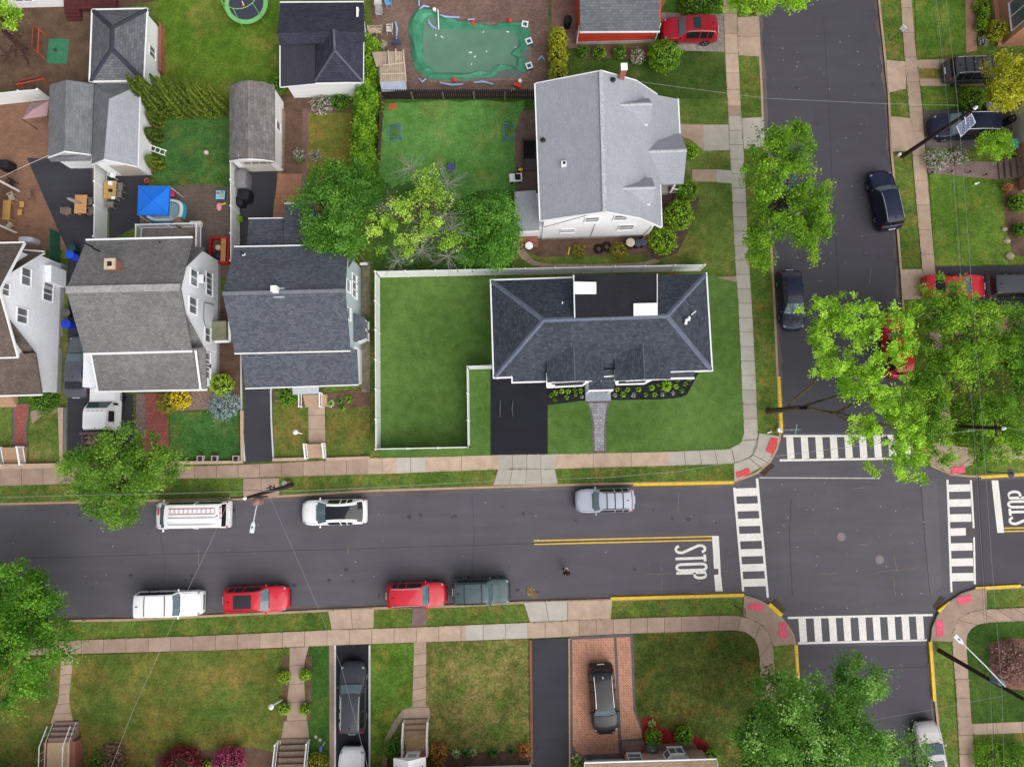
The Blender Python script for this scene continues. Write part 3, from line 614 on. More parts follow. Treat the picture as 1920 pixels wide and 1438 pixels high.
# ================================================================ BUILDERS
white = mat('white_paint', (.74,.74,.76,1), .05, 1.5, .55)
trim = mat('white_trim', (.78,.78,.8,1), .04, 2, .5)
vinyl = mat('white_vinyl', (.68,.70,.70,1), .05, 1.2, .45)
glass = mat('window_glass', C(112,116,122), .3, .9, .12, spec=.5)
cglass = mat('car_glass', C(100,120,130), .15, 1.5, .05, spec=.7)  # windscreen colour lightened, the sky's reflection put into it
dglass = mat('dark_car_glass', C(26,30,36), .2, 1.5, .06, spec=.6)
tyre = mat('tyre_rubber', C(24,24,27), .2, 4, .85)
alloy = mat('alloy', C(170,172,178), .1, 4, .35, metal=.6)
chrome = mat('bright_chrome', C(215,218,224), .05, 3, .25, metal=.4)
blackp = mat('black_plastic', C(30,30,34), .2, 3, .55)
redl = mat('red_lens', C(190,22,30), .1, 4, .2)
lamp_m = mat('clear_lens', C(150,156,164), .1, 4, .2)
wood = mat('tan_wood', C(190,150,104), .2, 3, .75, fine=14)
rust = mat('bare_branch', C(118,112,104), .25, 4, .9)
bark = mat('bark', C(84,72,58), .35, 3, .95, fine=14)
pole_m = mat('dark_pole_wood', C(62,46,42), .3, 3, .9, fine=12)
galv = mat('galvanised', C(200,208,212), .08, 3, .4, metal=.3)
def paint(name, c, coat=.45, rough=.4): return mat('car_paint_'+name, c, .03, 1, rough, 0, .3, coat if sum(c[:3]) > .25 else .22)
# ---------------------------------------------------------------- cars
CARS = {  # L, W, H, belt, roof half-width ratio, top profile (fraction of length from the rear, height ratio), rear glass, windscreen, side glass spans
 'suv':  (4.75,1.90,1.70,.60,.74,[(0,.40),(.012,.55),(.03,.63),(.05,.66),(.085,.93),(.12,.965),(.22,.99),(.36,1),(.50,.985),(.575,.955),(.60,.92),(.705,.665),(.725,.645),(.82,.615),(.91,.565),(.965,.50),(.985,.42),(1,.33)]),
 'jeep': (4.75,1.86,1.80,.58,.86,[(0,.40),(.008,.58),(.018,.66),(.03,.70),(.05,.95),(.08,.985),(.22,1),(.36,1),(.52,.99),(.60,.975),(.62,.95),(.69,.68),(.71,.66),(.82,.645),(.93,.62),(.975,.55),(.988,.45),(1,.36)]),
 'sedan':(4.75,1.84,1.45,.62,.70,[(0,.42),(.02,.64),(.06,.70),(.15,.735),(.27,.95),(.31,.975),(.38,1),(.44,1),(.50,.985),(.53,.965),(.55,.94),(.69,.69),(.71,.67),(.82,.63),(.92,.57),(.97,.49),(.985,.42),(1,.34)]),
 'cross':(4.78,1.92,1.62,.58,.70,[(0,.42),(.012,.56),(.03,.64),(.05,.67),(.13,.80),(.20,.91),(.28,.965),(.38,1),(.48,.99),(.545,.955),(.57,.93),(.735,.655),(.755,.635),(.84,.60),(.92,.55),(.965,.47),(.985,.40),(1,.32)]),
 'van':  (5.55,2.0,2.05,.56,.84,[(0,.30),(.006,.50),(.012,.60),(.016,.66),(.035,.95),(.06,.985),(.22,1),(.40,1),(.62,1),(.76,.985),(.79,.95),(.895,.63),(.91,.61),(.935,.58),(.965,.53),(.985,.45),(.993,.36),(1,.26)]),
 'mini': (5.05,1.98,1.76,.58,.76,[(0,.36),(.01,.52),(.022,.60),(.035,.66),(.06,.93),(.09,.965),(.22,.99),(.36,1),(.52,.985),(.60,.95),(.63,.92),(.755,.65),(.775,.63),(.85,.60),(.92,.55),(.965,.48),(.985,.40),(1,.32)]),
}
def car_shell(kind):
    L, Wd, Ht, belt, rr, top = CARS[kind]; w = Wd/2; n = len(top); rows = []
    for i, (t, zt) in enumerate(top):
        x = (t-.5)*L
        wb = w*(1-.26*max(0,(t-.86)/.14)**2.2)*(1-.13*max(0,(.10-t)/.10)**2)
        if kind in ('van','jeep'): wb = w*(1-.14*max(0,(t-.9)/.1)**2)*(1-.05*max(0,(.05-t)/.05)**2)
        zb = min(belt, zt-.03); up = max(0, (zt-zb)/(1-belt))
        cab = 4 <= i <= 11
        yu = wb-(wb-w*rr)*min(1, max(0,(zt-belt)/(1-belt))) if cab else wb*.93
        cv = (.16 if t > .5 else -.10)*L/4.75*(.55 if kind in ('van','jeep') else 1)
        bow = cv*(1 if (10 <= i or i <= 5) else .35)
        sec = [(.90*wb,.14),(.985*wb,.22),(1.0*wb,min(zb*.82,zt*.75)),(.965*wb,zb),(yu,zt-(.045 if cab else .02)),(yu*.9,zt-.012),(yu*.5,zt-.002),(0,zt+.004)]
        sec = sec + [(-y,z) for y,z in sec[-2::-1]]
        rows.append([(x+bow*(1-(abs(y)/w)**2)*(1 if z > .3 or i in (0,n-1) else .8), y, z*Ht) for y,z in sec])
    body, ws, rg, sg = [], [], [], []; m = len(rows[0])
    for i in range(n-1):
        for j in range(m-1):
            f = (i*m+j, i*m+j+1, (i+1)*m+j+1, (i+1)*m+j); jj = min(j, m-2-j)
            if i == 10 and jj in (5,6): ws.append(f)
            elif i == 3 and jj in (5,6): rg.append(f)
            elif jj == 3 and 5 <= i <= 9: sg.append((f, i))
            else: body.append(f)
    vs = [p for r in rows for p in r]
    body.append(tuple(range(m))); body.append(tuple(range((n-1)*m+m-1, (n-1)*m-1, -1)))
    return rows, vs, body, ws, rg, sg
def refine(rows_vs, fs, inset=0):
    return rows_vs, fs
def car(label, px, py, heading, kind, pm, cat='car', group=None, L=None, roof=None, bars=0, rails=None, sun=False, plain=False, z=0.0, wscreen=None, W_=None, H_=None, roofm=None):
    """heading: degrees, 0 = photo right, 90 = photo up"""
    loc = G(px, py, z+.75); loc.z = z
    rt_ = thing('parked_car', label, cat, loc, R(heading), group)
    D = CARS[kind]; sc = Vector(((L or D[0])/D[0], (W_ or D[1])/D[1], (H_ or D[2])/D[2]))
    Lx, Wy, Hz = L or D[0], W_ or D[1], H_ or D[2]
    rows, vs, body, ws, rg, sg = car_shell(kind)
    vs = [(v[0]*sc.x, v[1]*sc.y, v[2]*sc.z) for v in vs]; rows = [[(v[0]*sc.x, v[1]*sc.y, v[2]*sc.z) for v in r] for r in rows]
    def sub(fs, name, m, sm=35, lift=0):
        b = MB(); b.add(vs, fs); o = b.build(name, m, rt_, smooth=sm); 
        return o
    def clean(fs):
        ids = sorted({i for f in fs for i in f}); mp = {a: k for k, a in enumerate(ids)}
        return [vs[i] for i in ids], [tuple(mp[i] for i in f) for f in fs]
    def part(fs, name, m, sm=35):
        v, f = clean(fs); b = MB(); b.add(v, f); return b.build(name, m, rt_, smooth=sm)
    part(body, 'body', pm, 32)
    part(ws, 'windscreen', wscreen or cglass, 60); part(rg, 'rear_window', dglass, 60)
    for sgn in (0, 1):
        g = [f for f, i in sg if (vs[f[0]][1]+vs[f[2]][1] > 0) == bool(sgn)]
        part(g, 'side_window', dglass, 60)
        # pillar between the doors
        r6 = rows[7]; j = 3 if not sgn else len(r6)-4-1
        a = Vector(r6[3]) if not sgn else Vector(r6[-4]); c = Vector(r6[4]) if not sgn else Vector(r6[-5])
        sy = 1 if a.y > 0 else -1; b = MB(); o_ = Vector((0, sy*.012, .006))
        b.tube([a+o_, c+o_], .045, 5); 
        a2, c2 = Vector(rows[9][3 if not sgn else -4]), Vector(rows[9][4 if not sgn else -5])
        if kind in ('suv','mini','jeep','cross'): 
            a2, c2 = Vector(rows[6][3 if not sgn else -4]), Vector(rows[6][4 if not sgn else -5]); b.tube([a2+o_, c2+o_], .04, 5)
        b.build('pillar', pm if kind != 'jeep' else blackp, rt_)
    wr = .36*Hz/1.65
    for fx in (-.29, .295):
        for sy in (-1, 1):
            wx = fx*Lx; tw = MB(); tw.tube([(wx, sy*(Wy/2-.22), wr), (wx, sy*(Wy/2+.012), wr)], wr, 16)
            o = tw.build('wheel', tyre, rt_, smooth=40)
            rm = MB(); y0 = sy*(Wy/2+.014)
            rm.tube([(wx, y0-sy*.02, wr), (wx, y0+sy*.008, wr)], wr*.30, 10)
            for k in range(5):
                a = k*2*math.pi/5; rm.obox((wx+math.cos(a)*wr*.36, y0, wr+math.sin(a)*wr*.36), (wr*.66, .016, wr*.2), ry=-a)
            rm.build('rim', alloy, o)
    # lamps, plates, mirrors
    for sy in (-1, 1):
        b = MB(); v = Vector(rows[-4][4 if sy < 0 else -5]); v2 = Vector(rows[-3][3 if sy < 0 else -4])
        yv = v.y if (v.y > 0) == (sy > 0) else -v.y
        b.ball(((v.x*.5+v2.x*.5), yv*.86, v.z-.09), .15, .13, .06, 10, 6); b.build('headlight', lamp_m, rt_, smooth=60)
        b = MB(); v = Vector(rows[2][3]); b.ball((v.x+.03, sy*abs(v.y)*.93, v.z-.05), .09, .12, .16, 8, 6); b.build('tail_light', redl, rt_, smooth=60)
        b = MB(); v = Vector(rows[11][3]); b.ball((v.x-.12, sy*(Wy/2+.07), v.z+.05), .07, .12, .075, 8, 6); b.build('mirror', pm, rt_, smooth=60)
    b = MB(); f = rows[-1][7]; b.box(f[0]-.02, f[0]+.04, -.55, .55, f[2]-.05, f[2]+.06); b.build('grille', blackp, rt_, bevel=.02)
    b = MB(); f = rows[1][7]; b.box(f[0]-.05, f[0]+.03, -.26, .26, f[2]-.22, f[2]-.09); b.build('number_plate', trim, rt_)
    b = MB(); e = [Vector(rows[11][7])+Vector((-.02, y, .012)) for y in (-.62*Wy/2, 0, .62*Wy/2)]
    b.tube(e, .022, 5); b.build('wiper', blackp, rt_)
    # bonnet and boot shut lines
    b = MB()
    for sy in (0, 1):
        pts = [Vector(rows[i][5 if sy else -6])+Vector((0,0,.004)) for i in range(12, 16)]; b.tube(pts, .009, 4)
    b.tube([Vector(rows[16][j])+Vector((-.03,0,.006)) for j in range(5,10)], .009, 4); b.build('shut_line', blackp, rt_)
    if rails is not None:
        for sy in (0, 1):
            b = MB(); pts = [Vector(rows[i][5 if sy else -6])+Vector((0,0,.035)) for i in range(5, 10)]
            b.tube(pts, .024, 5); b.build('roof_rail', rails, rt_)
    if bars:
        for i in range(bars):
            k = (6,7,8)[i] if bars == 3 else (6,8)[i]; r = rows[k]
            b = MB(); b.tube([Vector(r[j])+Vector((0,0,.045)) for j in (5,6,7,8,9)], .028, 5); b.build('cross_bar', blackp, rt_)
    if sun:
        ks, ke = sun; b = MB(); g = []
        for k in range(ks, ke+1):
            for y in (-.9,-.45,0,.45,.9): g.append((rows[k][7][0], y*rows[k][5][1]*.86, rows[k][7][2]+.012-abs(y)*.012*Hz))
        b.add(g, [(q*5+j, q*5+j+1, q*5+j+6, q*5+j+5) for q in range(ke-ks) for j in range(4)]); b.build('glass_roof', roofm or dglass, rt_, smooth=60)
    b = MB(); v = Vector(rows[5][7]); b.obox((v.x+.15, 0, v.z+.03), (.16,.05,.06)); b.build('aerial_fin', blackp if pm.name != 'car_paint_black' else chrome, rt_, bevel=.01)
    return rt_
# ---------------------------------------------------------------- leaves and trees
def leaf_mesh(name, cen, size, m, parent=None, up=.75, tone=None, seed=0, off=None, aspect=.62, nrm=None):
    rng = np.random.default_rng(seed); n = len(cen)
    N = rng.normal(size=(n,3)); N /= np.linalg.norm(N,axis=1)[:,None]; N = N*(1-up*.55); N[:,2] += up
    if nrm is not None: N += nrm*.8
    N /= np.linalg.norm(N,axis=1)[:,None]
    T = np.cross(N, rng.normal(size=(n,3))); T /= np.linalg.norm(T,axis=1)[:,None]; B = np.cross(N,T)
    s = (size*rng.uniform(.6,1.25,n))[:,None]
    V = np.stack([cen+T*s, cen+B*s*aspect, cen-T*s, cen-B*s*aspect], 1).reshape(-1,3).astype(np.float32)
    if off is not None: V -= np.array(off, np.float32)
    me = bpy.data.meshes.new(name); me.vertices.add(n*4); me.vertices.foreach_set('co', V.ravel())
    me.loops.add(n*4); me.loops.foreach_set('vertex_index', np.arange(n*4, dtype=np.int32))
    me.polygons.add(n); me.polygons.foreach_set('loop_start', np.arange(0,n*4,4,dtype=np.int32))
    at = me.attributes.new('tone','FLOAT','FACE')
    t = rng.uniform(0,1,n) if tone is None else np.clip(tone+rng.normal(0,.11,n),0,1)
    at.data.foreach_set('value', t.astype(np.float32)); me.update(); me.validate(); me.materials.append(m)
    o = bpy.data.objects.new(name, me); COL.objects.link(o)
    if parent is not None: o.parent = parent; KID.setdefault(parent.name, []).append(o)
    return o
def clumps(rng, lobes, per, ncl, spread, shell=.45, flat=.6, hole=None):
    """leaf centres gathered in clumps through the volume of ellipsoid lobes"""
    C_ = []; T_ = []; K = []
    tot = sum(r[3]*r[4] for r in lobes)
    for (x,y,z,rx,ry,rz) in lobes:
        k = max(3, int(ncl*rx*ry/tot))
        d = rng.normal(size=(k,3)); d /= np.linalg.norm(d,axis=1)[:,None]
        rad = rng.uniform(shell,1.0,k)**.6
        wob = 1+.22*np.sin(d[:,0]*5+x)+.18*np.sin(d[:,1]*6+y)
        c = d*(rad*wob)[:,None]*np.array([rx,ry,rz])+np.array([x,y,z]); K.append(c)
        hol = np.sin(c[:,0]*1.9+lobes[0][0]*3)*np.sin(c[:,1]*2.1+1.3)+.35*np.sin(c[:,0]*4.1+c[:,1]*3.3)
        c = c[hol > -.42] if hole else c
        for q in c:
            m = int(per*rng.uniform(.5,1.5)); e = rng.normal(size=(m,3))*spread*rng.uniform(.6,1.35); e[:,2] *= flat
            C_.append(q+e); T_.append(np.full(m, rng.uniform(.15,.85)))
    return np.concatenate(C_), np.concatenate(T_), np.concatenate(K)
def tree(label, base, lobes, m, ncl=140, per=60, spread=.35, size=.13,  group=None, seed=1, trunk_r=.2, shell=.45, limbs=14, twigs=.35, bm=None, up=.7, lean=None, name='tree', cat='tree', tmat=None, flat=.6, hk=1.0):
    """base: photo pixel of the foot; lobes: (px, py, z, rx, ry, rz) with px,py the photo pixel of a lobe centre at height z"""
    size *= .68; per = int(per*1.75); rng = np.random.default_rng(seed); b0 = G(base[0], base[1], ZG)
    root = thing(name, label, cat, b0, 0, group)
    lw = []
    for (px,py,z,rx,ry,rz) in lobes:
        g = G(px,py,z); lw.append((g.x-b0.x, g.y-b0.y, z-ZG, rx, ry, rz))
    cen, tone, K = clumps(rng, lw, per, ncl, spread*hk, shell, flat, hk < 1)
    keep = cen[:,2] > .3; cen, tone = cen[keep], tone[keep]
    leaf_mesh('crown', cen, size, m, root, up, tone, seed)
    mb = MB(); ctr = np.mean([l[:3] for l in lw], axis=0); hz = min(l[2]-l[5]*.75 for l in lw); hz = max(hz, .6)
    fork = Vector((ctr[0]*.25, ctr[1]*.25, max(hz, ctr[2]*.35))) if lean is None else Vector(lean)
    mid = fork*.5+Vector((rng.normal()*.08, rng.normal()*.08, 0))
    mb.tube([(0,0,-.05),(0,0,.12),tuple(mid),tuple(fork)], [trunk_r*1.7,trunk_r*1.15,trunk_r,trunk_r*.85], 8)
    ks = K[rng.permutation(len(K))]
    for i, q in enumerate(ks[:limbs]):
        q = Vector(q); h = fork.lerp(q,.45)+Vector((rng.normal()*.25, rng.normal()*.25, .25)); r0 = trunk_r*.5
        mb.tube([tuple(fork), tuple(h), tuple(q)], [r0, r0*.55, r0*.14], 5)
        for e in range(3):
            j = Vector(ks[(i*3+e+limbs) % len(ks)])
            if (j-q).length < 4: mb.tube([tuple(h.lerp(q,.5)), tuple(q.lerp(j,.5)+Vector((0,0,.1))), tuple(j)], [r0*.28, r0*.16, r0*.06], 4)
    mb.build('trunk', tmat or bark, root, smooth=50)
    return root
def shrub(label, px, py, r, m, h=None, z0=ZG, ry=None, n=None, size=.07, group=None, seed=1, name='shrub', cat='shrub', zz=None, soft=False, up=.25, spread=.1):
    """rounded bush: r = plan radius in metres, (px,py) = photo pixel of its middle"""
    h = h or r*1.3; g = G(px, py, z0+h*.55); ry = ry or r; rng = np.random.default_rng(seed)
    root = thing(name, label, cat, (g.x,g.y,z0), 0, group)
    n = n or int(420*(r*ry+.3*h*r)/size**2*.012)
    d = rng.normal(size=(n,3)); d /= np.linalg.norm(d,axis=1)[:,None]
    wob = 1+.05*np.sin(d[:,0]*9+seed)+.05*np.sin(d[:,1]*11)+.05*np.sin(d[:,2]*10)+ (rng.normal(0,.10,n) if soft else rng.normal(0,.03,n))
    rad = wob*(1-.30*rng.random(n)**2.2)
    cen = d*rad[:,None]*np.array([r,ry,h/2])+np.array([0,0,h/2]); keep = cen[:,2] > .02; cen = cen[keep]; d = d[keep]
    tone = .5+.28*np.sin(d[:,0]*7+seed)*np.sin(d[:,1]*8+d[:,2]*6)
    leaf_mesh('foliage', cen, size, m, root, up, tone, seed, nrm=d)
    b = MB(); b.tube([(0,0,-.02),(0,0,h*.5)], [.05*max(r,.4),.02], 5)
    for k in range(5):
        a = k*1.25+seed; b.tube([(0,0,h*.12),(r*.5*math.cos(a),ry*.5*math.sin(a),h*.6)], [.03*max(r,.4),.01], 4)
    b.build('stem', bark, root)
    if not soft and r > .35:
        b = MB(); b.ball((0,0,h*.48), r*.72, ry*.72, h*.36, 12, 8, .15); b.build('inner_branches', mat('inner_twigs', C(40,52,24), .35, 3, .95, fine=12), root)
    return root
def conifer(label, px, py, h, r, m, tilt=None, group=None, seed=1, n=2600, size=.10, power=.8, name='arborvitae', cat='evergreen tree', z0=ZG):
    """upright flame-shaped evergreen; (px,py) photo pixel of its foot"""
    rng = np.random.default_rng(seed); g = G(px,py,z0); root = thing(name, label, cat, g, 0, group)
    u = rng.random(n)**.85; a = rng.uniform(0,2*math.pi,n)
    prof = r*np.minimum(1,(1-u)**power*1.25)*np.where(u < .12, .75+u*2, 1)*(1+.10*np.sin(a*5+u*9+seed))
    rad = prof*(1-.25*rng.random(n)**2)
    cen = np.stack([rad*np.cos(a), rad*np.sin(a), u*h], 1); d = np.stack([np.cos(a)*.6, np.sin(a)*.6, np.full(n,.9)],1)
    tone = .42+.3*np.sin(a*6+u*14+seed)+rng.uniform(-.2,.15)
    if tilt: root.rotation_euler = (R(tilt[0]), R(tilt[1]), 0)
    leaf_mesh('foliage', cen, size, m, root, .2, tone, seed, nrm=d, aspect=.4)
    b = MB(); b.tube([(0,0,-.05),(0,0,h*.8)], [.09,.02], 6); b.build('trunk', bark, root)
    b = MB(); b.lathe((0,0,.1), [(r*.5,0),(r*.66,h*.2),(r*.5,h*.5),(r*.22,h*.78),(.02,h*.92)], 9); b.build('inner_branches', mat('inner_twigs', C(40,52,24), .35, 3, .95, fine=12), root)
    return root
def hedge(label, pts, w, h, m, seed=1, dens=230, size=.1, name='hedge', rough=.12):
    """clipped or loose hedge along a pixel line (feet)"""
    rng = np.random.default_rng(seed); q = [G(p[0],p[1],ZG) for p in pts]; root = thing(name, label, 'hedge', q[0])
    C_ = []; D_ = []; mb = MB(); ib = MB()
    for a, b in zip(q, q[1:]):
        L = (b-a).length; n = int(dens*L*(w+2*h)); t = rng.random(n); d = (b-a).normalized(); nn = Vector((-d.y,d.x,0))
        s = rng.uniform(-1,1,n); th = s*math.pi/2*1.25
        rr = 1+rng.normal(0,rough,n)+.12*np.sin(t*L*3.1)
        off = np.sin(th)*w/2*rr; zz = np.maximum(.03, h*(1-(1-np.cos(th))*.9)*rr)*(1-.25*rng.random(n)**2)
        p = np.array(a)+t[:,None]*np.array(b-a)+off[:,None]*np.array(nn)+np.stack([0*t,0*t,zz],1); C_.append(p)
        D_.append(np.array(nn)*np.sin(th)[:,None]+np.stack([0*t,0*t,np.cos(th)],1))
        ib.ribbon([a-q[0],b-q[0]], w*.7, 0, h*.72)
        for k in range(int(L/.7)): 
            c = a.lerp(b,(k+.5)/(L/.7))-q[0]; mb.tube([(c.x,c.y,-.05),(c.x,c.y,h*.5)], [.04,.02], 4)
    c = np.concatenate(C_); tone = .5+.3*np.sin(c[:,0]*3.7)*np.sin(c[:,1]*2.9)
    leaf_mesh('foliage', c, size, m, root, .25, tone, seed, off=q[0], nrm=np.concatenate(D_))
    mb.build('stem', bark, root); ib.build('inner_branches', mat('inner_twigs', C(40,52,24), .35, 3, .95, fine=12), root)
    return root
def tuft(label, px, py, r, m, n=60, h=.35, group=None, seed=1, name='hosta', cat='plant', w=.035, z0=ZG+.03):
    """arching strap leaves from one crown"""
    rng = random.Random(seed); g = G(px,py,z0); root = thing(name, label, cat, g, 0, group); mb = MB(); tn = []
    for k in range(n):
        a = rng.uniform(0,6.283); L = r*rng.uniform(.5,1.1); hh = h*rng.uniform(.5,1); d = Vector((math.cos(a),math.sin(a),0)); s = Vector((-d.y,d.x,0))*w
        p0, p1, p2 = d*.03, d*L*.55+Vector((0,0,hh)), d*L+Vector((0,0,hh*.55))
        mb.face(p0-s*.4, p0+s*.4, p1+s, p1-s); mb.face(p1-s, p1+s, p2); tn += [rng.random()]*2
    o = mb.build('leaf_clump', m, root, tones=tn)
    b = MB(); b.lathe((0,0,-.03), [(.07,0),(.05,.06),(.01,.09)], 7); b.build('root_crown', bark, root)
    return root
# ---------------------------------------------------------------- house helpers
class Frame:
    def __init__(s, name, label, cat, px, py, deg=1.6, z=ZG, group=None):
        s.o = G(px,py,z); s.a = R(deg); s.root = thing(name, label, cat, s.o, s.a, group); s.z0 = 0
    def l(s, px, py, z=0.0):
        g = G(px,py,z+s.o.z)-s.o; c, n = math.cos(-s.a), math.sin(-s.a); return Vector((g.x*c-g.y*n, g.x*n+g.y*c, z))
    def x(s, px, py, z): return s.l(px,py,z).x
    def y(s, px, py, z): return s.l(px,py,z).y
    def b(s, mb, name, m, parent=None, **k): return mb.build(name, m, parent or s.root, **k)
def groof(fr, name, m, axis, e0, r, e1, a0, a1, ze0, zr, ze1, th=.16, gut=True, rake=True, cap=None):
    """two-slope roof; e0/e1 eaves and r ridge across the axis, a0..a1 along it"""
    mb = MB(); mb.profile([(e0,ze0),(r,zr),(e1,ze1),(e1,ze1-th),(r,zr-th),(e0,ze0-th)], axis, a0, a1)
    ro = fr.b(mb, name, m)
    if cap is not None:
        c = MB(); w = .16; s0 = (zr-ze0)/max(.01,abs(r-e0)); s1 = (zr-ze1)/max(.01,abs(e1-r)); sg = 1 if e1 > e0 else -1
        c.profile([(r-w*sg,zr-w*s0+.012),(r,zr+.03),(r+w*sg,zr-w*s1+.012),(r+w*sg,zr-w*s1),(r,zr+.002),(r-w*sg,zr-w*s0)], axis, a0+.01, a1-.01); c.build('ridge_cap', cap, ro)
    if gut:
        for e, z, sg in ((e0,ze0,-1 if e0 < e1 else 1),(e1,ze1,1 if e0 < e1 else -1)):
            g = MB(); lo, hi = sorted((e+.004*sg, e+.11*sg))
            if axis == 'x': g.box(a0-.02,a1+.02,lo,hi,z-.15,z-.02)
            else: g.box(lo,hi,a0-.02,a1+.02,z-.15,z-.02)
            g.build('gutter', trim, ro)
    if rake:
        for a in (a0, a1):
            sg = -1 if a == min(a0,a1) else 1; g = MB()
            for (u0,z0),(u1,z1) in (((e0,ze0),(r,zr)),((r,zr),(e1,ze1))):
                g.profile([(u0,z0+.012),(u1,z1+.012),(u1,z1-.2),(u0,z0-.2)], axis, a+.003*sg, a+.05*sg)
            g.build('rake_board', trim, ro)
    return ro
def gwalls(fr, m, axis, u0, r, u1, a0, a1, z0, ze0, zr, ze1, name='wall'):
    mb = MB(); mb.profile([(u0,z0),(u0,ze0),(r,zr),(u1,ze1),(u1,z0)], axis, a0, a1); return fr.b(mb, name, m)
def win(fr, x, y, z, ang, w=.9, h=1.2, n=2, parent=None, split='v', name='window', sill=True):
    """window on a wall: centre x,y,z (local), ang = direction the wall faces (deg, local)"""
    p = parent or fr.root; c, s = math.cos(R(ang)), math.sin(R(ang)); T = lambda a, d, zz: (x+c*d-s*a, y+s*d+c*a, zz)
    def bx(mb, a0, a1, d0, d1, z0, z1):
        v = [T(a,d,q) for q in (z0,z1) for a,d in ((a0,d0),(a1,d0),(a1,d1),(a0,d1))]
        mb.add(v, [(3,2,1,0),(4,5,6,7),(0,1,5,4),(1,2,6,5),(2,3,7,6),(3,0,4,7)])
    f = MB(); b = .06
    bx(f,-w/2-b,w/2+b,.003,.07,z-h/2-b,z-h/2); bx(f,-w/2-b,w/2+b,.003,.07,z+h/2,z+h/2+b); bx(f,-w/2-b,-w/2,.003,.07,z-h/2,z+h/2); bx(f,w/2,w/2+b,.003,.07,z-h/2,z+h/2)
    for i in range(1,n):
        if split == 'v': q = -w/2+w*i/n; bx(f,q-.035,q+.035,.003,.07,z-h/2,z+h/2)
        else: q = z-h/2+h*i/n; bx(f,-w/2,w/2,.003,.06,q-.03,q+.03)
    o = f.build(name, trim, p); g = MB(); bx(g,-w/2,w/2,.004,.035,z-h/2,z+h/2); g.build('pane', glass, o)
    if sill: k = MB(); bx(k,-w/2-b-.03,w/2+b+.03,.07,.14,z-h/2-b,z-h/2-b+.05); k.build('sill', trim, o)
    return o
def hip(mb, P4, rA, rB, th=.15):
    """hip roof: eave corners SW,SE,NE,NW and ridge ends (west, east)"""
    v = [Vector(p) for p in P4]+[Vector(rA),Vector(rB)]; lo = [p-Vector((0,0,th)) for p in v[:4]]
    mb.add(v+lo, [(0,1,5,4),(1,2,5),(2,3,4,5),(3,0,4),(0,6,7,1),(1,7,8,2),(2,8,9,3),(3,9,6,0),(9,8,7,6)])
def steps(fr, x0, x1, y0, y1, n, z0, z1, m, name='steps', axis='y'):
    """flight rising from a0 to a1"""
    mb = MB()
    for i in range(n):
        t0, t1 = i/n, (i+1)/n; z = z0+(z1-z0)*(i+1)/n
        if axis == 'y': mb.box(x0, x1, lerp(y0,y1,t0), lerp(y0,y1,1) , z0+(z1-z0)*i/n+.0005, z)
        else: mb.box(lerp(x0,x1,t0), x1, y0, y1, z0+(z1-z0)*i/n+.0005, z)
    return fr.b(mb, name, m)
def railing(pts, h, m, name='railing', parent=None, off=None, gap=.14, r=.022, posts=True):
    """rails and balusters along 3-D points (local to parent)"""
    mb = MB(); pts = [Vector(p) for p in pts]; up = Vector((0,0,h))
    for a, b in zip(pts, pts[1:]):
        mb.tube([a+up, b+up], r*1.6, 6); mb.tube([a+up*.15, b+up*.15], r, 5); n = max(1, int((b-a).length/gap))
        for i in range(1,n): q = a.lerp(b,i/n); mb.tube([q+up*.15, q+up], r*.55, 4)
    for p in pts:
        if posts: mb.box(p.x-.05,p.x+.05,p.y-.05,p.y+.05,p.z,p.z+h+.06)
    return mb.build(name, m, parent)
def downpipe(fr, x, y, z0, z1):
    mb = MB(); mb.tube([(x,y,z0),(x,y,z1)], .045, 6); return fr.b(mb, 'downpipe', trim)
# ================================================================ BUILDINGS
def zx(px, base): return H*(1-(base-960)/(px-960))
def zy(py, base): return H*(1-(base-845)/(py-845))
def panel(fr, name, m, pts, th=.14, parent=None, lip=None):
    """roof plane given by photo pixels and heights, real thickness below"""
    v = [fr.l(*p) for p in pts]; mb = MB(); n = len(v)
    if (v[1]-v[0]).cross(v[2]-v[0]).z < 0: v = v[::-1]
    mb.add(v+[p-Vector((0,0,th)) for p in v], [tuple(range(n)), tuple(range(2*n-1,n-1,-1))]+[(i,n+i,n+(i+1)%n,(i+1)%n) for i in range(n)])
    return mb.build(name, m, parent or fr.root)
def bar(fr, name, m, pts, w=.11, h=.13, parent=None, up=0.0):
    """gutter / fascia / ridge strip through photo pixels with heights"""
    v = [fr.l(*p) for p in pts]; mb = MB()
    for a, b in zip(v, v[1:]):
        d = (b-a).normalized(); n = Vector((-d.y,d.x,0)).normalized()*w/2; u = Vector((0,0,h)); k = Vector((0,0,up-h*.7))
        q = [a-n+k,b-n+k,b+n+k,a+n+k]; mb.add(q+[p+u for p in q], [(3,2,1,0),(4,5,6,7),(0,1,5,4),(1,2,6,5),(2,3,7,6),(3,0,4,7)])
    return mb.build(name, m, parent or fr.root)
def hexc(r, g, b): return C(r, g, b)
sh_dark = courses('slate_shingle', C(57,62,74), C(76,82,93), C(44,48,58), .32, .15, .012, .16, big=.8, spot=C(96,103,116), rough=.9)
sh_light = courses('silver_shingle', C(162,165,174), C(168,171,180), C(146,149,158), .33, .2, .008, .06, big=.5, rough=.9)
sh_brown = courses('weathered_shingle', C(116,114,115), C(137,135,136), C(92,90,91), .25, .16, .012, .2, big=.45, rough=.92)
sh_blue = courses('blue_grey_shingle', C(80,84,95), C(105,109,119), C(62,66,76), .24, .16, .012, .12, big=.5, rough=.9)
sh_tan = courses('brown_shingle', C(100,87,80), C(120,107,99), C(74,64,60), .25, .16, .014, .18, rough=.92)
sh_gar = courses('charcoal_shingle', C(98,99,107), C(120,121,128), C(70,71,78), .33, .19, .012, .14, rough=.9)
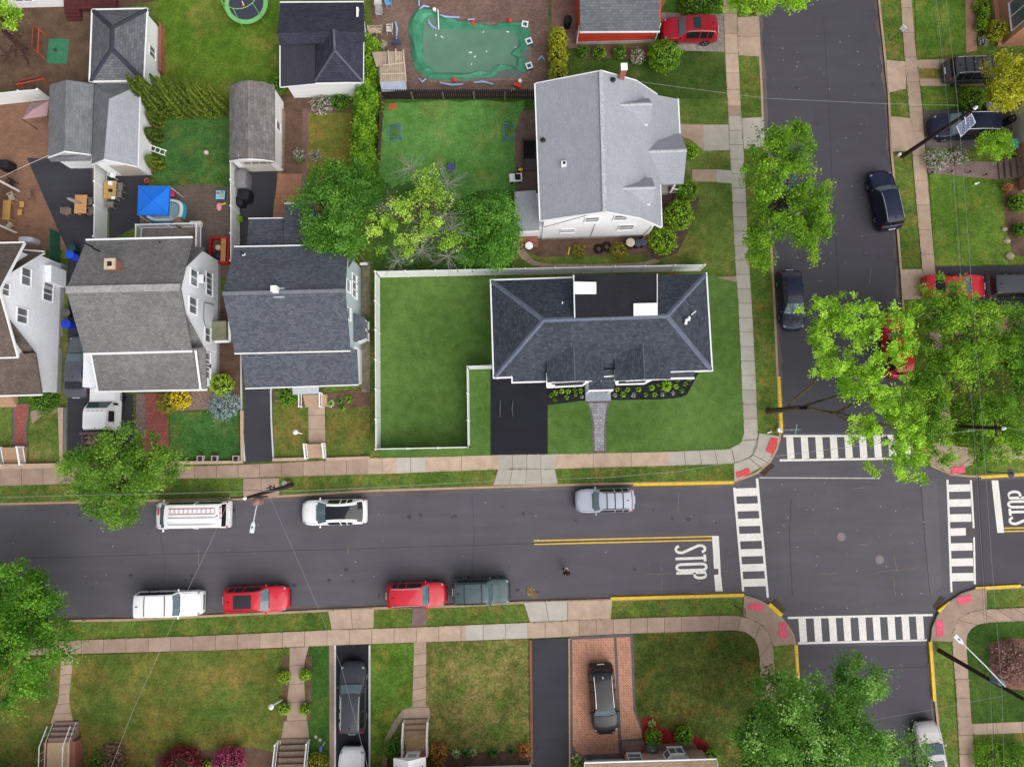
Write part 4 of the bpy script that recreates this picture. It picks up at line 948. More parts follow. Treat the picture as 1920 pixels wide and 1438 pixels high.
sh_navy = courses('navy_shingle', C(56,56,72), C(70,70,86), C(42,42,56), .33, .2, .014, .15, rough=.9)
sh_grey = courses('ash_shingle', C(120,122,126), C(134,136,140), C(104,106,112), .33, .2, .008, .22, big=.9, rough=.92)
sh_moss = courses('lichen_shingle', C(118,112,112), C(142,137,134), C(98,92,92), .33, .22, .01, .28, big=1.1, rough=.92)
cap_d = mat('dark_cap', C(58,62,74), .15, 2, .9, fine=9); cap_l = mat('pale_cap', C(186,188,194), .1, 2, .9, fine=9); cap_s = mat('slate_cap', C(104,112,130), .12, 2, .9, fine=9)
siding = courses('white_siding', (.80,.81,.86,1), (.83,.84,.88,1), (.68,.69,.74,1), 6, .2, .008, .04, rough=.6)
siding2 = courses('white_clapboard', (.82,.82,.84,1), (.85,.85,.87,1), (.72,.72,.75,1), 6, .22, .006, .03, rough=.6)
pale = courses('pale_blue_siding', C(196,212,216), C(204,218,222), C(168,186,192), 6, .16, .01, .05, rough=.6)
redw = courses('red_siding', C(204,66,48), C(212,74,54), C(176,52,40), 6, .25, .006, .05, rough=.6)
brickw = courses('red_brick', C(160,82,68), C(142,70,60), C(170,140,128), .22, .075, .01, .15)
pinkb = courses('pink_brick', C(206,164,146), C(190,144,128), C(214,190,176), .22, .075, .01, .12)
found = mat('foundation_concrete', C(178,176,178), .12, 1.5, .9)
memb = mat('roof_membrane', C(36,36,44), .2, .6, .6, fine=6)
slabc = mat('porch_slab', C(150,158,168), .06, 1.2, .8, fine=12)
# ---------------------------------------------------------------- the corner-lot ranch house
fr = Frame('ranch_house', 'dark slate roofed ranch house on the bright green fenced corner lot', 'house', 1127, 620, 1.9)
ze, zr = 3.0, 5.2
x0, x1 = fr.x(924,617,ze), fr.x(1329,605,ze); yS = (fr.y(926,708,ze)+fr.y(1333,693,ze))/2; yN = (fr.y(921,524,ze)+fr.y(1324,516,ze))/2
rA, rB = fr.l(1019,602,zr), fr.l(1251,590,zr); ry = (rA.y+rB.y)/2
mb = MB(); mb.box(x0+.35, x1-.35, yS+.35, yN-.35, 0, ze-.1); fr.b(mb, 'wall', siding2)
mb = MB(); hip(mb, [(x0,yS,ze),(x1,yS,ze),(x1,yN,ze),(x0,yN,ze)], (rA.x,ry,zr), (rB.x,ry,zr)); roof = fr.b(mb, 'roof', sh_dark)
def capline(parent, a, b, m, w=.2, t=.03):
    a, b = Vector(a), Vector(b); d = (b-a).normalized(); n = Vector((-d.y,d.x,0)).normalized()*w/2; mb = MB(); u = Vector((0,0,t))
    drop = Vector((0,0,-.05)); mb.add([a-n+drop,b-n+drop,b+u,a+u,a+n+drop,b+n+drop], [(0,1,2,3),(3,2,5,4)]); return mb.build('ridge_cap', m, parent)
for a, b in (((x0,yS,ze),(rA.x,ry,zr)),((x0,yN,ze),(rA.x,ry,zr)),((x1,yS,ze),(rB.x,ry,zr)),((x1,yN,ze),(rB.x,ry,zr)),((rA.x,ry,zr),(rB.x,ry,zr))): capline(roof, a, b, cap_s, .34, .05)
for q in ((x0-.11,x0-.003,yS-.1,yN+.1),(x1+.003,x1+.11,yS-.1,yN+.1),(x0,fr.x(959,706,ze),yS-.11,yS-.003),(fr.x(1256,697,ze),x1,yS-.11,yS-.003),(x0,fr.x(1075,520,ze),yN+.003,yN+.11)): g = MB(); g.box(*q,ze-.14,ze); g.build('gutter', trim, roof)
# flat membrane roof of the rear dormer with two white skylights
o = panel(fr, 'rear_dormer_roof', memb, [(1077,596,5.23),(1232,591,5.23),(1232,513,4.7),(1075,517,4.7)], .2)
a, b = fr.l(1076,517,4.7), fr.l(1231,514,4.7); mb = MB(); mb.box(a.x+.1, b.x-.1, ry+.3, a.y-.25, ze-.2, 4.5); fr.b(mb, 'dormer_wall', siding2)
bar(fr, 'rake_board', trim, [(1077.5,596,5.2),(1075.5,516,4.72)], .08, .3); bar(fr, 'rake_board', trim, [(1232,591,5.2),(1232,514,4.72)], .05, .25)
for q in (((1075.5,528),(1118,529),(1118,551),(1075.5,551)), ((1188,569),(1233,568),(1233,591),(1188,592))):
    zq = 4.98 if q[0][1] < 540 else 5.22
    o = panel(fr, 'skylight', trim, [(p[0],p[1],zq+.1) for p in q], .22); v = [fr.l(p[0],p[1],zq+.115) for p in q]; c = sum(v, Vector())/4
    mb = MB(); mb.face(*[c+(p-c)*.86+Vector((0,0,.004)) for p in v][::-1]); mb.build('skylight_lens', mat('milky_acrylic', (.80,.81,.84,1), .03, 1, .3), o)
# front: garage bay, two front gables, little porch roof
panel(fr, 'garage_bay_roof', sh_dark, [(959,676,3.55),(1025,672,3.55),(1025,714.5,2.86),(960,716.5,2.86)], .16)
bar(fr, 'gutter', trim, [(959,717.5,2.85),(1025,715.5,2.85)]); bar(fr, 'gutter', trim, [(960,701,3.02),(960,717,2.88)], .09, .2); bar(fr, 'gutter', trim, [(1025,699,3.2),(1025.6,717,2.95)], .09, .22)
def fgable(xl, xr, xc, yb, yf, zt, zl, zrr):
    a, b, c = fr.x(xl,yf,zl), fr.x(xr,yf,zrr), fr.x(xc,yf,zt); y0 = fr.y(xc,yb,zt); y1 = fr.y(xc,yf,zt)
    ro = groof(fr, 'front_gable_roof', sh_dark, 'y', a, c, b, y1, y0, zl, zt, zrr, .14, gut=False, rake=False)
    capline(ro, (c,y1,zt), (c,y0,zt), cap_s, .16, .02)
    mb = MB(); mb.profile([(a+.2,0),(a+.2,zl-.05),(c,zt-.2),(b-.2,zrr-.05),(b-.2,0)], 'y', y1+.3, y0); fr.b(mb, 'wall', siding2); return a, b, c, y1
a, b, c, y1 = fgable(1026, 1133, 1078, 640, 714, 4.15, 3.62, 3.55); win(fr, fr.x(1062,722,1.4), y1+.3, 1.5, 270, 1.6, 1.3, 3)
a, b, c, y1 = fgable(1154, 1258, 1209, 634, 711, 4.2, 3.65, 3.6); win(fr, fr.x(1200,718,1.4), y1+.3, 1.5, 270, 1.8, 1.3, 3)
panel(fr, 'pent_roof', memb, [(1033,718.5,3.02),(1096,715.5,3.02),(1092,722,2.85),(1036,724.5,2.85)], .1)
bar(fr, 'fascia', trim, [(1025.5,726,2.8),(1092,722.5,2.8),(1103,714.2,2.95),(1110,713.6,2.95)], .14, .18); bar(fr, 'fascia', trim, [(1025.5,699,3.3),(1025.5,726,2.86)], .09, .2)
panel(fr, 'gable_return', trim, [(1026,717.5,3.05),(1042,716,3.05),(1040,724.5,2.86),(1026,725.5,2.86)], .08)
panel(fr, 'gable_return', trim, [(1098,714,2.99),(1105,713.6,2.99),(1104,717,2.93),(1094,722.3,2.88)], .08)
panel(fr, 'pent_roof', memb, [(1162,716,3.02),(1212,713.5,3.02),(1208,718,2.86),(1160,719.4,2.86)], .1)
bar(fr, 'fascia', trim, [(1155,720.5,2.8),(1208,719,2.8),(1223,711,2.92),(1256,709.8,2.9),(1302,709,2.8)], .14, .18); bar(fr, 'fascia', trim, [(1153,693,3.35),(1155,720.5,2.86)], .09, .2)
panel(fr, 'gable_return', trim, [(1155,714,3.0),(1163,713,3.0),(1157,719,2.88),(1155,719,2.88)], .08)
panel(fr, 'side_roof', sh_dark, [(1256,699,3.02),(1302,697,3.02),(1302,708,2.84),(1256,709,2.84)], .14); bar(fr, 'fascia', trim, [(1255,690,3.3),(1256.5,709,2.92)], .08, .18)
mb = MB(); p, q = fr.l(1258,706,2.7), fr.l(1300,705,2.7); mb.box(p.x, q.x, p.y, yS+.5, 0, 2.7); fr.b(mb, 'wall', siding2)
panel(fr, 'porch_roof', sh_dark, [(1105,712,3.02),(1128,711,3.02),(1128,694,3.42),(1151,693,3.42),(1152,731,2.72),(1104,732,2.72)], .14)
bar(fr, 'fascia', trim, [(1103,733,2.7),(1150,731.5,2.7)], .12, .16)
bar(fr, 'fascia', trim, [(1126,693,3.5),(1127.5,714.5,3.05)], .08, .18); bar(fr, 'fascia', trim, [(1128,706.5,3.22),(1151,705,3.22)], .09, .12)
for px in (1107, 1148): p = fr.l(px,731,2.6); mb = MB(); mb.box(p.x-.08,p.x+.08,p.y-.06,p.y+.1,.2,2.6); fr.b(mb, 'porch_post', trim)
p, q = fr.l(1098,752,.3), fr.l(1144,715,.3); mb = MB(); mb.box(p.x,q.x,p.y,q.y,-.02,.3); fr.b(mb, 'porch_slab', slabc, bevel=.02)
p, q = fr.l(1112,712,0), fr.l(1136,712,0); mb = MB(); mb.box(p.x+.1,q.x-.1,fr.y(1120,713,0)-.1,fr.y(1120,713,0)+.1,.3,2.3); fr.b(mb, 'front_door', mat('black_door', C(40,42,48), .1, 2, .4))
mb = MB(); p, q = fr.l(962,700,0), fr.l(1022,700,0); mb.box(p.x,q.x,yS+.24,yS+.5,.02,2.3); fr.b(mb, 'garage_door', mat('charcoal_door', C(52,54,62), .1, 2, .5))
p = fr.l(1046,585,0); mb = MB(); mb.tube([(p.x,p.y-.3,4.6),(p.x,p.y-.3,5.05)], .05, 8); fr.b(mb, 'vent_pipe', trim)
for px, py, r, h in ((1289,598,.06,.25),(1293,595,.13,.12)): q = fr.l(px,py,4.4); mb = MB(); mb.lathe((q.x,q.y,4.1), [(r,0),(r,h),(r*.6,h+.1)], 10); fr.b(mb, 'vent_cap', trim)
q = fr.l(1286,600,4.3); mb = MB(); mb.tube([(q.x+.2,q.y,4.5),(q.x-.05,q.y-.05,4.62),(q.x-.1,q.y-.35,4.5)], .11, 8); fr.b(mb, 'vent_hood', trim)
q = fr.l(1298,589,4.2); mb = MB(); mb.tube([(q.x,q.y,3.95),(q.x+.25,q.y+.2,4.3)], .05, 6); fr.b(mb, 'vent_pipe', trim)
downpipe(fr, x0+.2, yS+.15, .05, ze-.1)
# ---------------------------------------------------------------- cape house with silver roof
fr = Frame('cape_house', 'white cape house with broad silver grey roof and front dormers', 'house', 1120, 320, 1.9)
N1, S1 = (1127,134,7.0), (1134,397.5,7.0)
roof = panel(fr, 'roof', sh_light, [(1004,157.6,5.2),N1,S1,(1013.6,413.6,5.2)], .16)
panel(fr, 'roof', sh_light, [N1,(1193,152.4,5.73),(1200,409,5.73),S1], .16)
panel(fr, 'roof', sh_light, [(1193,152.4,5.73),(1233.5,179,3.73),(1240.5,426,3.73),(1200,409,5.73)], .16)
panel(fr, 'porch_roof', sh_light, [(1228,178,3.92),(1270.5,186,3.2),(1274.5,262,3.2),(1231,262,3.92)], .14)
bar(fr, 'ridge_cap', cap_l, [N1,S1], .3, .06, roof, .05)
bar(fr, 'gutter', trim, [(1003,157.6,5.15),(1012.6,414,5.15)], .12, .13, roof); bar(fr, 'gutter', trim, [(1241,426,3.68),(1238,347,3.68)], .11, .13, roof); bar(fr, 'gutter', trim, [(1271.5,186,3.15),(1275,255,3.15)], .11, .13, roof)
for s in (((1013.6,414.4,5.17),S1,(1200,409.8,5.7),(1240.5,426.8,3.7)), ((1004,157,5.17),(1127,133,7),(1193,151.6,5.7),(1233,178,3.7))): bar(fr, 'rake_board', trim, s, .06, .2, roof)
xl = lambda p: fr.l(*p)
P0, P1, P2, P3 = xl((1013.6,413.6,5.2)), xl(S1), xl((1200,409,5.73)), xl((1240.5,426,3.73)); yN = xl(N1).y-.3; yS = P1.y+.3; xw, xe = P0.x+.3, P3.x-.3
mb = MB(); mb.profile([(xw,0),(xw,P0.z-.12),(P1.x,P1.z-.2),(P2.x,P2.z-.2),(xe,P3.z-.12),(xe,0)], 'y', yS, yN); fr.b(mb, 'wall', siding2)
mb = MB(); mb.box(xw-.03, xe+.03, yS-.03, yN+.03, -.05, .45); fr.b(mb, 'foundation', found)
mb = MB(); mb.box(xe+.01, xe+.05, yS+.4, yN-.1, .46, 2.6); fr.b(mb, 'brick_facing', brickw)
for px, py, w, h in ((1110,416,.95,.95),(1064,436,.95,.7),(1164,414,.9,1.0),(1174,433,1.05,1.05)):
    q = zy(py, 452); p = fr.l(px,py,q); win(fr, p.x, yS, q, 270, w, h, 2, split='h')
for (xa, ya, xb, yb_) in ((1020,428,1132,400),(1107,450,1116,425)): 
    q0, q1 = zy(ya,452), zy(yb_,452); a, b = fr.l(xa,ya,q0), fr.l(xb,yb_,q1); mb = MB(); mb.tube([(a.x,yS-.03,q0),(b.x,yS-.03,q1)], .018, 5); fr.b(mb, 'service_cable', blackp)
win(fr, xe+.03, fr.y(1246,350,2), 2.0, 0, 1.2, 1.2, 2)
mb = MB(); q = fr.l(1213,432,1.6); mb.tube([(q.x,yS-.08,.3),(q.x+.2,yS-.08,2.6)], .05, 6); fr.b(mb, 'downpipe', trim)
for yN_, yR, yS_, xb, xf in ((185,195,232,1160,1223),(334,352,382,1165,1229)):
    a, b, c = fr.y(1200,yN_,5.35), fr.y(1200,yR,6.35), fr.y(1200,yS_,5.35); q0, q1 = fr.x(xb,yR,6.35), fr.x(xf,yR,6.35)
    mb = MB(); mb.profile([(c,5.35),(b,6.35),(a,5.35),(a,5.24),(b,6.24),(c,5.24)], 'x', q0, q1); d = fr.b(mb, 'dormer_roof', sh_light)
    mb = MB(); mb.profile([(c+.02,4.0),(c+.02,5.32),(b,6.22),(a-.02,5.32),(a-.02,4.0)], 'x', q0+.6, q1-.14); d = fr.b(mb, 'dormer', siding2)
    win(fr, q1-.14, b, 5.2, 0, .7, .9, 2, parent=d)
    capline(d, (q0,b,6.35), (q1,b,6.35), cap_l, .24, .03)
a, b, c = fr.y(1270,251,3.3), fr.y(1270,282,4.8), fr.y(1270,345,3.3); q0, q1 = fr.x(1197,282,4.8), fr.x(1288,282,4.8)
mb = MB(); mb.profile([(c,3.3),(b,4.8),(a,3.3),(a,3.16),(b,4.66),(c,3.16)], 'x', q0, q1); pr = fr.b(mb, 'entry_gable_roof', sh_light); capline(pr, (q0,b,4.8), (q1,b,4.8), cap_l, .26, .03)
mb = MB(); mb.profile([(c+.3,2.6),(c+.3,3.2),(b,4.6),(a-.3,3.2),(a-.3,2.6)], 'x', q0+1, q1-.2); fr.b(mb, 'entry_gable_wall', siding2)
mb = MB(); mb.box(xe, q1-.5, c+.35, a-.4, 0, .5); fr.b(mb, 'porch_slab', mat('porch_grey', C(168,164,164), .1, 1.5, .85))
for yy in (c+.4, a-.4):
    mb = MB(); mb.box(q1-.45,q1-.3,yy-.08,yy+.08,.5,3.1); fr.b(mb, 'porch_post', trim)
    railing([(q1-.4,yy,.4),(q1+.9,yy,.05)], .8, trim, parent=fr.root)
steps(fr, q1+.6, q1-.5, b-1.0, b-.1, 3, .0, .5, mat('porch_grey', None) if False else MATS['porch_grey'], axis='x')
panel(fr, 'rear_addition_roof', sh_light, [(964.6,360,2.7),(1004.5,357,3.3),(1012,431.5,3.3),(966,435.5,2.7)], .14); p, q = fr.l(968,433,2.7), fr.l(1008,358,2.7)
mb = MB(); mb.box(p.x+.2, xw, p.y+.2, q.y-.2, 0, 2.7); fr.b(mb, 'wall', siding2); bar(fr, 'gutter', trim, [(965,436.5,2.7),(1011.5,433,3.2)], .1, .12)
p, q = fr.l(970,464,.3), fr.l(1008,436,.3); steps(fr, p.x, q.x, p.y, q.y, 3, .0, .55, brickw)
for px, py in ((1149,152),(1018,265)): q = fr.l(px,py,6.6 if px > 1100 else 5.3); mb = MB(); mb.lathe((q.x,q.y,q.z-.15), [(.14,0),(.14,.3),(.2,.32),(.05,.42)], 8); fr.b(mb, 'roof_vent', blackp)
q = fr.l(1057,308,6.0); mb = MB(); mb.obox((q.x,q.y,6.0), (.35,.35,.3)); o = fr.b(mb, 'vent_box', trim); mb = MB(); mb.obox((q.x+.02,q.y+.03,6.155), (.2,.2,.02)); mb.build('vent_opening', blackp, o)
q = fr.l(1138,134,0); mb = MB(); mb.box(q.x-.2,q.x+.2,yN+.0,yN+.42,.0,7.6); ch = fr.b(mb, 'chimney', brickw); mb = MB(); mb.box(q.x-.23,q.x+.23,yN-.03,yN+.45,7.6,7.72); mb.build('chimney_cap', trim, ch)
# ---------------------------------------------------------------- house with worn grey roof (second from the left)
def dutch(fr, wb, ridge, nE, sE, porch, zs, mroof, wallm, xw):
    pass
fr = Frame('two_storey_house', 'white two storey house with worn grey roof and brick chimney', 'house', 270, 560, 1.5)
zR, zE = 7.2, 5.4
roof = panel(fr, 'roof', sh_brown, [(124,544,zR),(338,539,zR),(360,446,zE),(162,451,zE)], .18); panel(fr, 'roof', sh_brown, [(124,544,zR),(338,539,zR),(359,657.7,zE),(157.6,663,zE)], .18)
bar(fr, 'ridge_cap', mat('bleached_cap', C(166,164,164), .15, 2, .9, fine=9), [(124,544,zR),(338,539,zR)], .5, .05, roof, .05)
bar(fr, 'gutter', trim, [(161,450,zE),(361,445,zE)], .13, .13, roof); bar(fr, 'gutter', trim, [(157,664,zE),(360,658.7,zE)], .13, .13, roof)
panel(fr, 'gambrel_roof', sh_brown, [(347,501,6.4),(384,464,3.35),(362,462,3.35),(334,500,6.4)], .14); panel(fr, 'gambrel_roof', sh_brown, [(347.6,588,6.4),(382,652,3.5),(360,656,3.5),(335,590,6.4)], .14)
pr = panel(fr, 'porch_roof', sh_brown, [(171,663,4.7),(384,652,4.6),(387,729.5,2.95),(184,733,2.95)], .16)
bar(fr, 'gutter', trim, [(183,734,2.9),(388,730.5,2.9)], .16, .16, pr); bar(fr, 'rake_board', trim, [(171,664,4.66),(184,734,2.92)], .1, .2, pr); bar(fr, 'rake_board', trim, [(367,657,4.75),(376.5,730,3.0)], .12, .1, pr, .06)
xe = fr.x(412,600,0); xw = fr.x(160,600,5)
yy = lambda py, z: fr.y(372,py,z)
mb = MB(); mb.profile([(yy(464,3.35)-.25,0),(yy(464,3.35)-.25,3.2),(yy(501,6.4),6.25),(yy(541,7.2),7.0),(yy(588,6.4),6.25),(yy(655,3.6)+.2,3.4),(yy(655,3.6)+.2,0)], 'x', xw+.3, xe); fr.b(mb, 'wall', siding)
mb = MB(); mb.box(xw+.4, xe-.6, yy(655,5.3)+.1, yy(448,5.3)-.3, 3, 5.25); fr.b(mb, 'upper_wall', siding)
p, q = fr.l(190,728,0), fr.l(398,724,0); mb = MB(); mb.box(p.x+.2, xe-.05, yy(726,2.9)+.25, yy(655,3.6)+.3, 0, 2.75); fr.b(mb, 'porch_wall', siding)
mb = MB(); mb.box(xw+.2, xe+.05, yy(726,2.9)+.2, yy(464,3.35)-.2, -.05, .55); fr.b(mb, 'foundation', found)
for px, py, w, h in ((361,521,.85,1.1),(390,522,.8,.8),(390.5,543,.8,.8),(360,573,.95,1.1),(388.5,628,.7,1.0),(389,675,.6,1.0),(389,696,.6,1.0)):
    z_ = max(.9, zx(px, 412)); p = fr.l(px,py,z_); win(fr, xe, p.y, z_, 0, h, w+.15, 2)
z_ = zx(366,412); p = fr.l(367,522,z_); mb = MB(); mb.box(xe+.02, xe+.5, p.y-.3, p.y+.3, z_-.45, z_-.05); o = fr.b(mb, 'window_unit', trim, bevel=.03)
mb = MB(); mb.box(xe+.1,xe+.502,p.y-.22,p.y+.22,z_-.4,z_-.1); mb.build('grille', mat('grey_grille', C(120,122,126), .1, 4), o)
mb = MB()
for a, b in (((381,567),(381,600)),((381,600),(390,632)),((381,567),(400,572))):
    za, zb_ = zx(a[0],412), zx(b[0],412); A, B = fr.l(a[0],a[1],za), fr.l(b[0],b[1],zb_); mb.tube([(xe+.03,A.y,za),(xe+.03,B.y,zb_)], .02, 5)
fr.b(mb, 'service_cable', blackp)
q = fr.l(225,499,6.1); mb = MB(); mb.box(q.x-.32,q.x+.32,q.y-.5,q.y+.14,5.6,7.3); ch = fr.b(mb, 'chimney', brickw); mb = MB(); mb.box(q.x-.38,q.x+.38,q.y-.56,q.y+.2,7.3,7.4); o = mb.build('chimney_cap', mat('pale_stone', C(206,184,160), .1, 3, .9), ch); mb = MB(); mb.box(q.x-.16,q.x+.16,q.y-.34,q.y-.02,7.402,7.41); mb.build('flue', blackp, ch)
bar(fr, 'flashing', trim, [(226,505,6.33),(236,505,6.33),(239,497,6.2)], .14, .1)
for px, py, z0_ in ((173,463,5.7),(186,471,5.85)): q = fr.l(px,py,z0_); mb = MB(); mb.tube([(q.x,q.y,z0_-.1),(q.x,q.y,z0_+.75)], .06, 8); fr.b(mb, 'vent_pipe', blackp)
q = fr.l(300,455,5.5); mb = MB(); mb.lathe((q.x,q.y,5.4), [(.08,0),(.06,.2)], 8); fr.b(mb, 'vent_pipe', blackp)
for px, lab in ((202,1),(394,2)):
    pass
# ---------------------------------------------------------------- house at the far left edge
fr = Frame('gambrel_house', 'white gable house with brown roof at the left edge of the photo', 'house', 20, 600, 1.5)
roof = panel(fr, 'roof', sh_tan, [(-260,551,7.2),(-2,545,7.2),(45,456,5.0),(-200,461,5.0)], .18); panel(fr, 'roof', sh_tan, [(-260,551,7.2),(-2,545,7.2),(33,669,5.2),(-200,675,5.2)], .18)
bar(fr, 'gutter', trim, [(-200,461,4.95),(46,455,4.95)], .13, .14, roof); bar(fr, 'gutter', trim, [(-200,676,5.15),(33.5,670,5.15)], .12, .12, roof)
bar(fr, 'rake_board', trim, [(-1,545,7.2),(46,456,5.0)], .07, .2, roof); bar(fr, 'rake_board', trim, [(-1,545,7.2),(33.5,669,5.2)], .07, .2, roof)
o = panel(fr, 'gambrel_roof', sh_tan, [(23,509,5.95),(82,473,2.9),(46,470,2.9),(6,508,5.95)], .14); bar(fr, 'gutter', trim, [(46,469.4,2.85),(83,472,2.85)], .11, .12, o); bar(fr, 'rake_board', trim, [(24,510.5,5.95),(83,474.5,2.9)], .06, .2, o)
panel(fr, 'gambrel_roof', sh_tan, [(17,600,6.2),(66,662,3.5),(44,664,3.5),(2,600,6.2)], .14)
pr = panel(fr, 'porch_roof', sh_tan, [(-200,678,4.0),(66,662,4.0),(78,739,2.8),(-180,746,2.8)], .16); bar(fr, 'gutter', trim, [(-180,747,2.75),(79,740,2.75)], .13, .14, pr)
xe = fr.x(117,600,0); yy = lambda py, z: fr.y(60,py,z)
mb = MB(); mb.profile([(yy(473,2.9)-.25,0),(yy(473,2.9)-.25,2.75),(yy(509,5.95),5.8),(yy(546,7.2),7.0),(yy(601,6.2),6.0),(yy(664,3.5)-.1,3.3),(yy(736,2.75)+.2,2.6),(yy(736,2.75)+.2,0)], 'x', xe-9, xe); fr.b(mb, 'wall', siding)
mb = MB(); mb.box(xe-9, xe-.5, yy(668,5.1)+.3, yy(458,5)-.3, 2.9, 4.85); fr.b(mb, 'upper_wall', siding)
mb = MB(); mb.box(xe-9.1, xe+.08, yy(736,2.75)+.15, yy(473,2.9)-.2, -.05, .5); fr.b(mb, 'foundation', found)
for px, py, w, h in ((44.5,519,.9,1.2),(88,529,1.0,1.0),(87,551,1.0,1.0),(7,543,.6,.8),(40,592,1.0,1.0)):
    z_ = zx(px,117); p = fr.l(px,py,z_); win(fr, xe, p.y, z_, 0, h, w, 2)
p = fr.l(121,505,1.4); mb = MB(); mb.box(xe,xe+.5,p.y-1.2,p.y+.1,.5,2.3); fr.b(mb, 'corner_bump', siding)
p = fr.l(118,640,.9); mb = MB(); mb.box(xe+.085,xe+.12,p.y-.45,p.y+.45,.1,.42); fr.b(mb, 'basement_window', mat('amber_glass', C(150,138,112), .2, 4, .3))
p, q = fr.l(-40,765,0), fr.l(34,741,0); steps(fr, p.x, q.x, p.y, q.y, 4, 0, .8, mat('tan_tread', C(186,152,122), .1, 3, .85))
# ---------------------------------------------------------------- blue-grey roofed house beside the fence
fr = Frame('pale_blue_house', 'pale blue house with blue grey shingle roof beside the white fenced lawn', 'house', 550, 580, 1.6)
zR, zE = 6.6, 4.9
roof = panel(fr, 'roof', sh_blue, [(417.6,551,zR),(647,545.5,zR),(652,460,zE),(439.5,464,zE)], .18); panel(fr, 'roof', sh_blue, [(417.6,551,zR),(647,545.5,zR),(656.6,657,zE-.2),(440.5,662,zE-.2)], .18)
bar(fr, 'ridge_cap', mat('pale_blue_cap', C(122,126,136), .1, 2, .9, fine=9), [(417.6,551,zR),(647,545.5,zR)], .26, .05, roof, .05)
bar(fr, 'gutter', trim, [(439,463,zE-.05),(653,459,zE-.05)], .1, .1, roof); bar(fr, 'gutter', trim, [(440,663,zE-.25),(657,658,zE-.25)], .1, .1, roof)
pr = panel(fr, 'lower_roof', sh_blue, [(452,662,3.8),(669,655,3.8),(672,720.5,2.75),(460,727.6,2.75)], .16); bar(fr, 'gutter', trim, [(460,728.5,2.7),(672.5,721.3,2.7)], .1, .1, pr)
panel(fr, 'rear_roof', sh_blue, [(466.6,411,2.9),(531.8,410,2.9),(536,463,4.1),(462,463,4.1)], .15); panel(fr, 'rear_roof', sh_blue, [(533.5,383,2.8),(590,381,2.8),(613,462,4.3),(532.5,463,4.3)], .15)
bar(fr, 'gutter', trim, [(466,410.4,2.85),(531.5,409.4,2.85)], .1, .1); bar(fr, 'gutter', trim, [(533,382.4,2.75),(590,380.4,2.75)], .1, .1)
panel(fr, 'side_roof', sh_blue, [(650,478,4.6),(667,473,3.2),(666,480,3.2),(648,510,4.9),(646,500,5.0)], .12)
xe = fr.x(679,600,0); xw = fr.x(436,600,4.8); yy = lambda py, z: fr.y(660,py,z)
mb = MB(); mb.profile([(yy(462,zE)-.35,0),(yy(462,zE)-.35,zE-.25),(yy(546,zR),zR-.22),(yy(657,zE-.2)+.35,zE-.4),(yy(657,zE-.2)+.35,0)], 'x', xw+.5, xe-.05); fr.b(mb, 'wall', pale)
p = fr.l(466,722,2.6); mb = MB(); mb.box(p.x+.3, xe-.03, yy(722,2.7)+.3, yy(655,3.6)+.4, 0, 2.6); fr.b(mb, 'porch_wall', siding2)
p, q = fr.l(470,413,2.8), fr.l(529,413,2.8); mb = MB(); mb.box(p.x+.2, q.x, yy(460,4)-.1, p.y-.3, 0, 2.8); fr.b(mb, 'rear_wall', siding2)
p, q = fr.l(537,386,2.7), fr.l(592,386,2.7); mb = MB(); mb.box(p.x+.2, q.x-.1, yy(460,4)-.1, p.y-.3, 0, 2.7); fr.b(mb, 'rear_wall', siding2)
for i in range(3): p = fr.l(664,523+i*14.5,2.4); win(fr, xe-.05, p.y, 2.6, 0, .5, 1.2, 1)
for py in (536,588): p = fr.l(651,py,4.6); win(fr, xe-.05, p.y, 4.6, 0, .8, .9, 1)
p, q = fr.l(672,596,1.5), fr.l(674,642,1.5); mb = MB(); mb.prism([(xe-.1,p.y),(xe+.55,p.y-.3),(xe+.55,q.y+.3),(xe-.1,q.y)], .3, 2.2); o = fr.b(mb, 'bay_window', trim)
mb = MB(); mb.add([(xe-.06,p.y+.1,3.0),(xe-.06,q.y-.1,3.0),(xe+.7,q.y+.15,2.2),(xe+.7,p.y-.15,2.2),(xe-.06,p.y+.1,2.2),(xe-.06,q.y-.1,2.2)], [(0,1,2,3),(4,0,3),(1,5,2),(3,2,5,4)][::1]); mb.build('bay_roof', sh_blue, o)
for t in (.25,.75): win(fr, xe+.56, lerp(p.y-.3,q.y+.3,t), 1.3, 0, .7, 1.1, 1, parent=o, name='bay_pane')
q = fr.l(517,539,6.4); mb = MB(); mb.obox((q.x+.1,q.y-.25,6.75), (.42,.42,.9)); o = fr.b(mb, 'vent_cowl', trim, bevel=.03); mb = MB(); mb.obox((q.x+.25,q.y-.4,6.42), (.75,.7,.12)); mb.build('flashing', galv, o)
q = fr.l(457,477,5.2); mb = MB(); mb.tube([(q.x,q.y,5.0),(q.x,q.y,5.75)], .06, 8); o = fr.b(mb, 'vent_pipe', blackp); mb = MB(); mb.lathe((q.x,q.y-.05,5.08), [(.2,0),(.1,.15)], 10); mb.build('flashing', trim, o)
panel(fr, 'door_canopy', mat('striped_metal', C(176,180,186), .12, 6, .4), [(548,725,2.6),(598,723,2.6),(597,738,2.3),(549,740,2.3)], .05)
p, q = fr.l(571,763,.3), fr.l(613,740,.3); steps(fr, p.x, q.x, p.y, q.y, 4, 0, .7, mat('tan_step', C(190,160,136), .08, 3, .85))
for px in (566, 604): a, b = fr.l(px,763,.1), fr.l(px,738,.7); railing([(a.x,a.y,.05),(b.x,b.y,.7)], .85, trim, parent=fr.root)
p = fr.l(424,618,0); mb = MB(); mb.box(p.x-.7, p.x+.6, fr.y(424,640,.8), fr.y(424,605,.8), .0, 1.5); fr.b(mb, 'side_vestibule', mat('mossy_roof', C(150,150,124), .2, 2, .9)); bar(fr, 'canopy_edge', trim, [(402,641,2.2),(431,640,2.2),(430,602,2.2)], .16, .12)
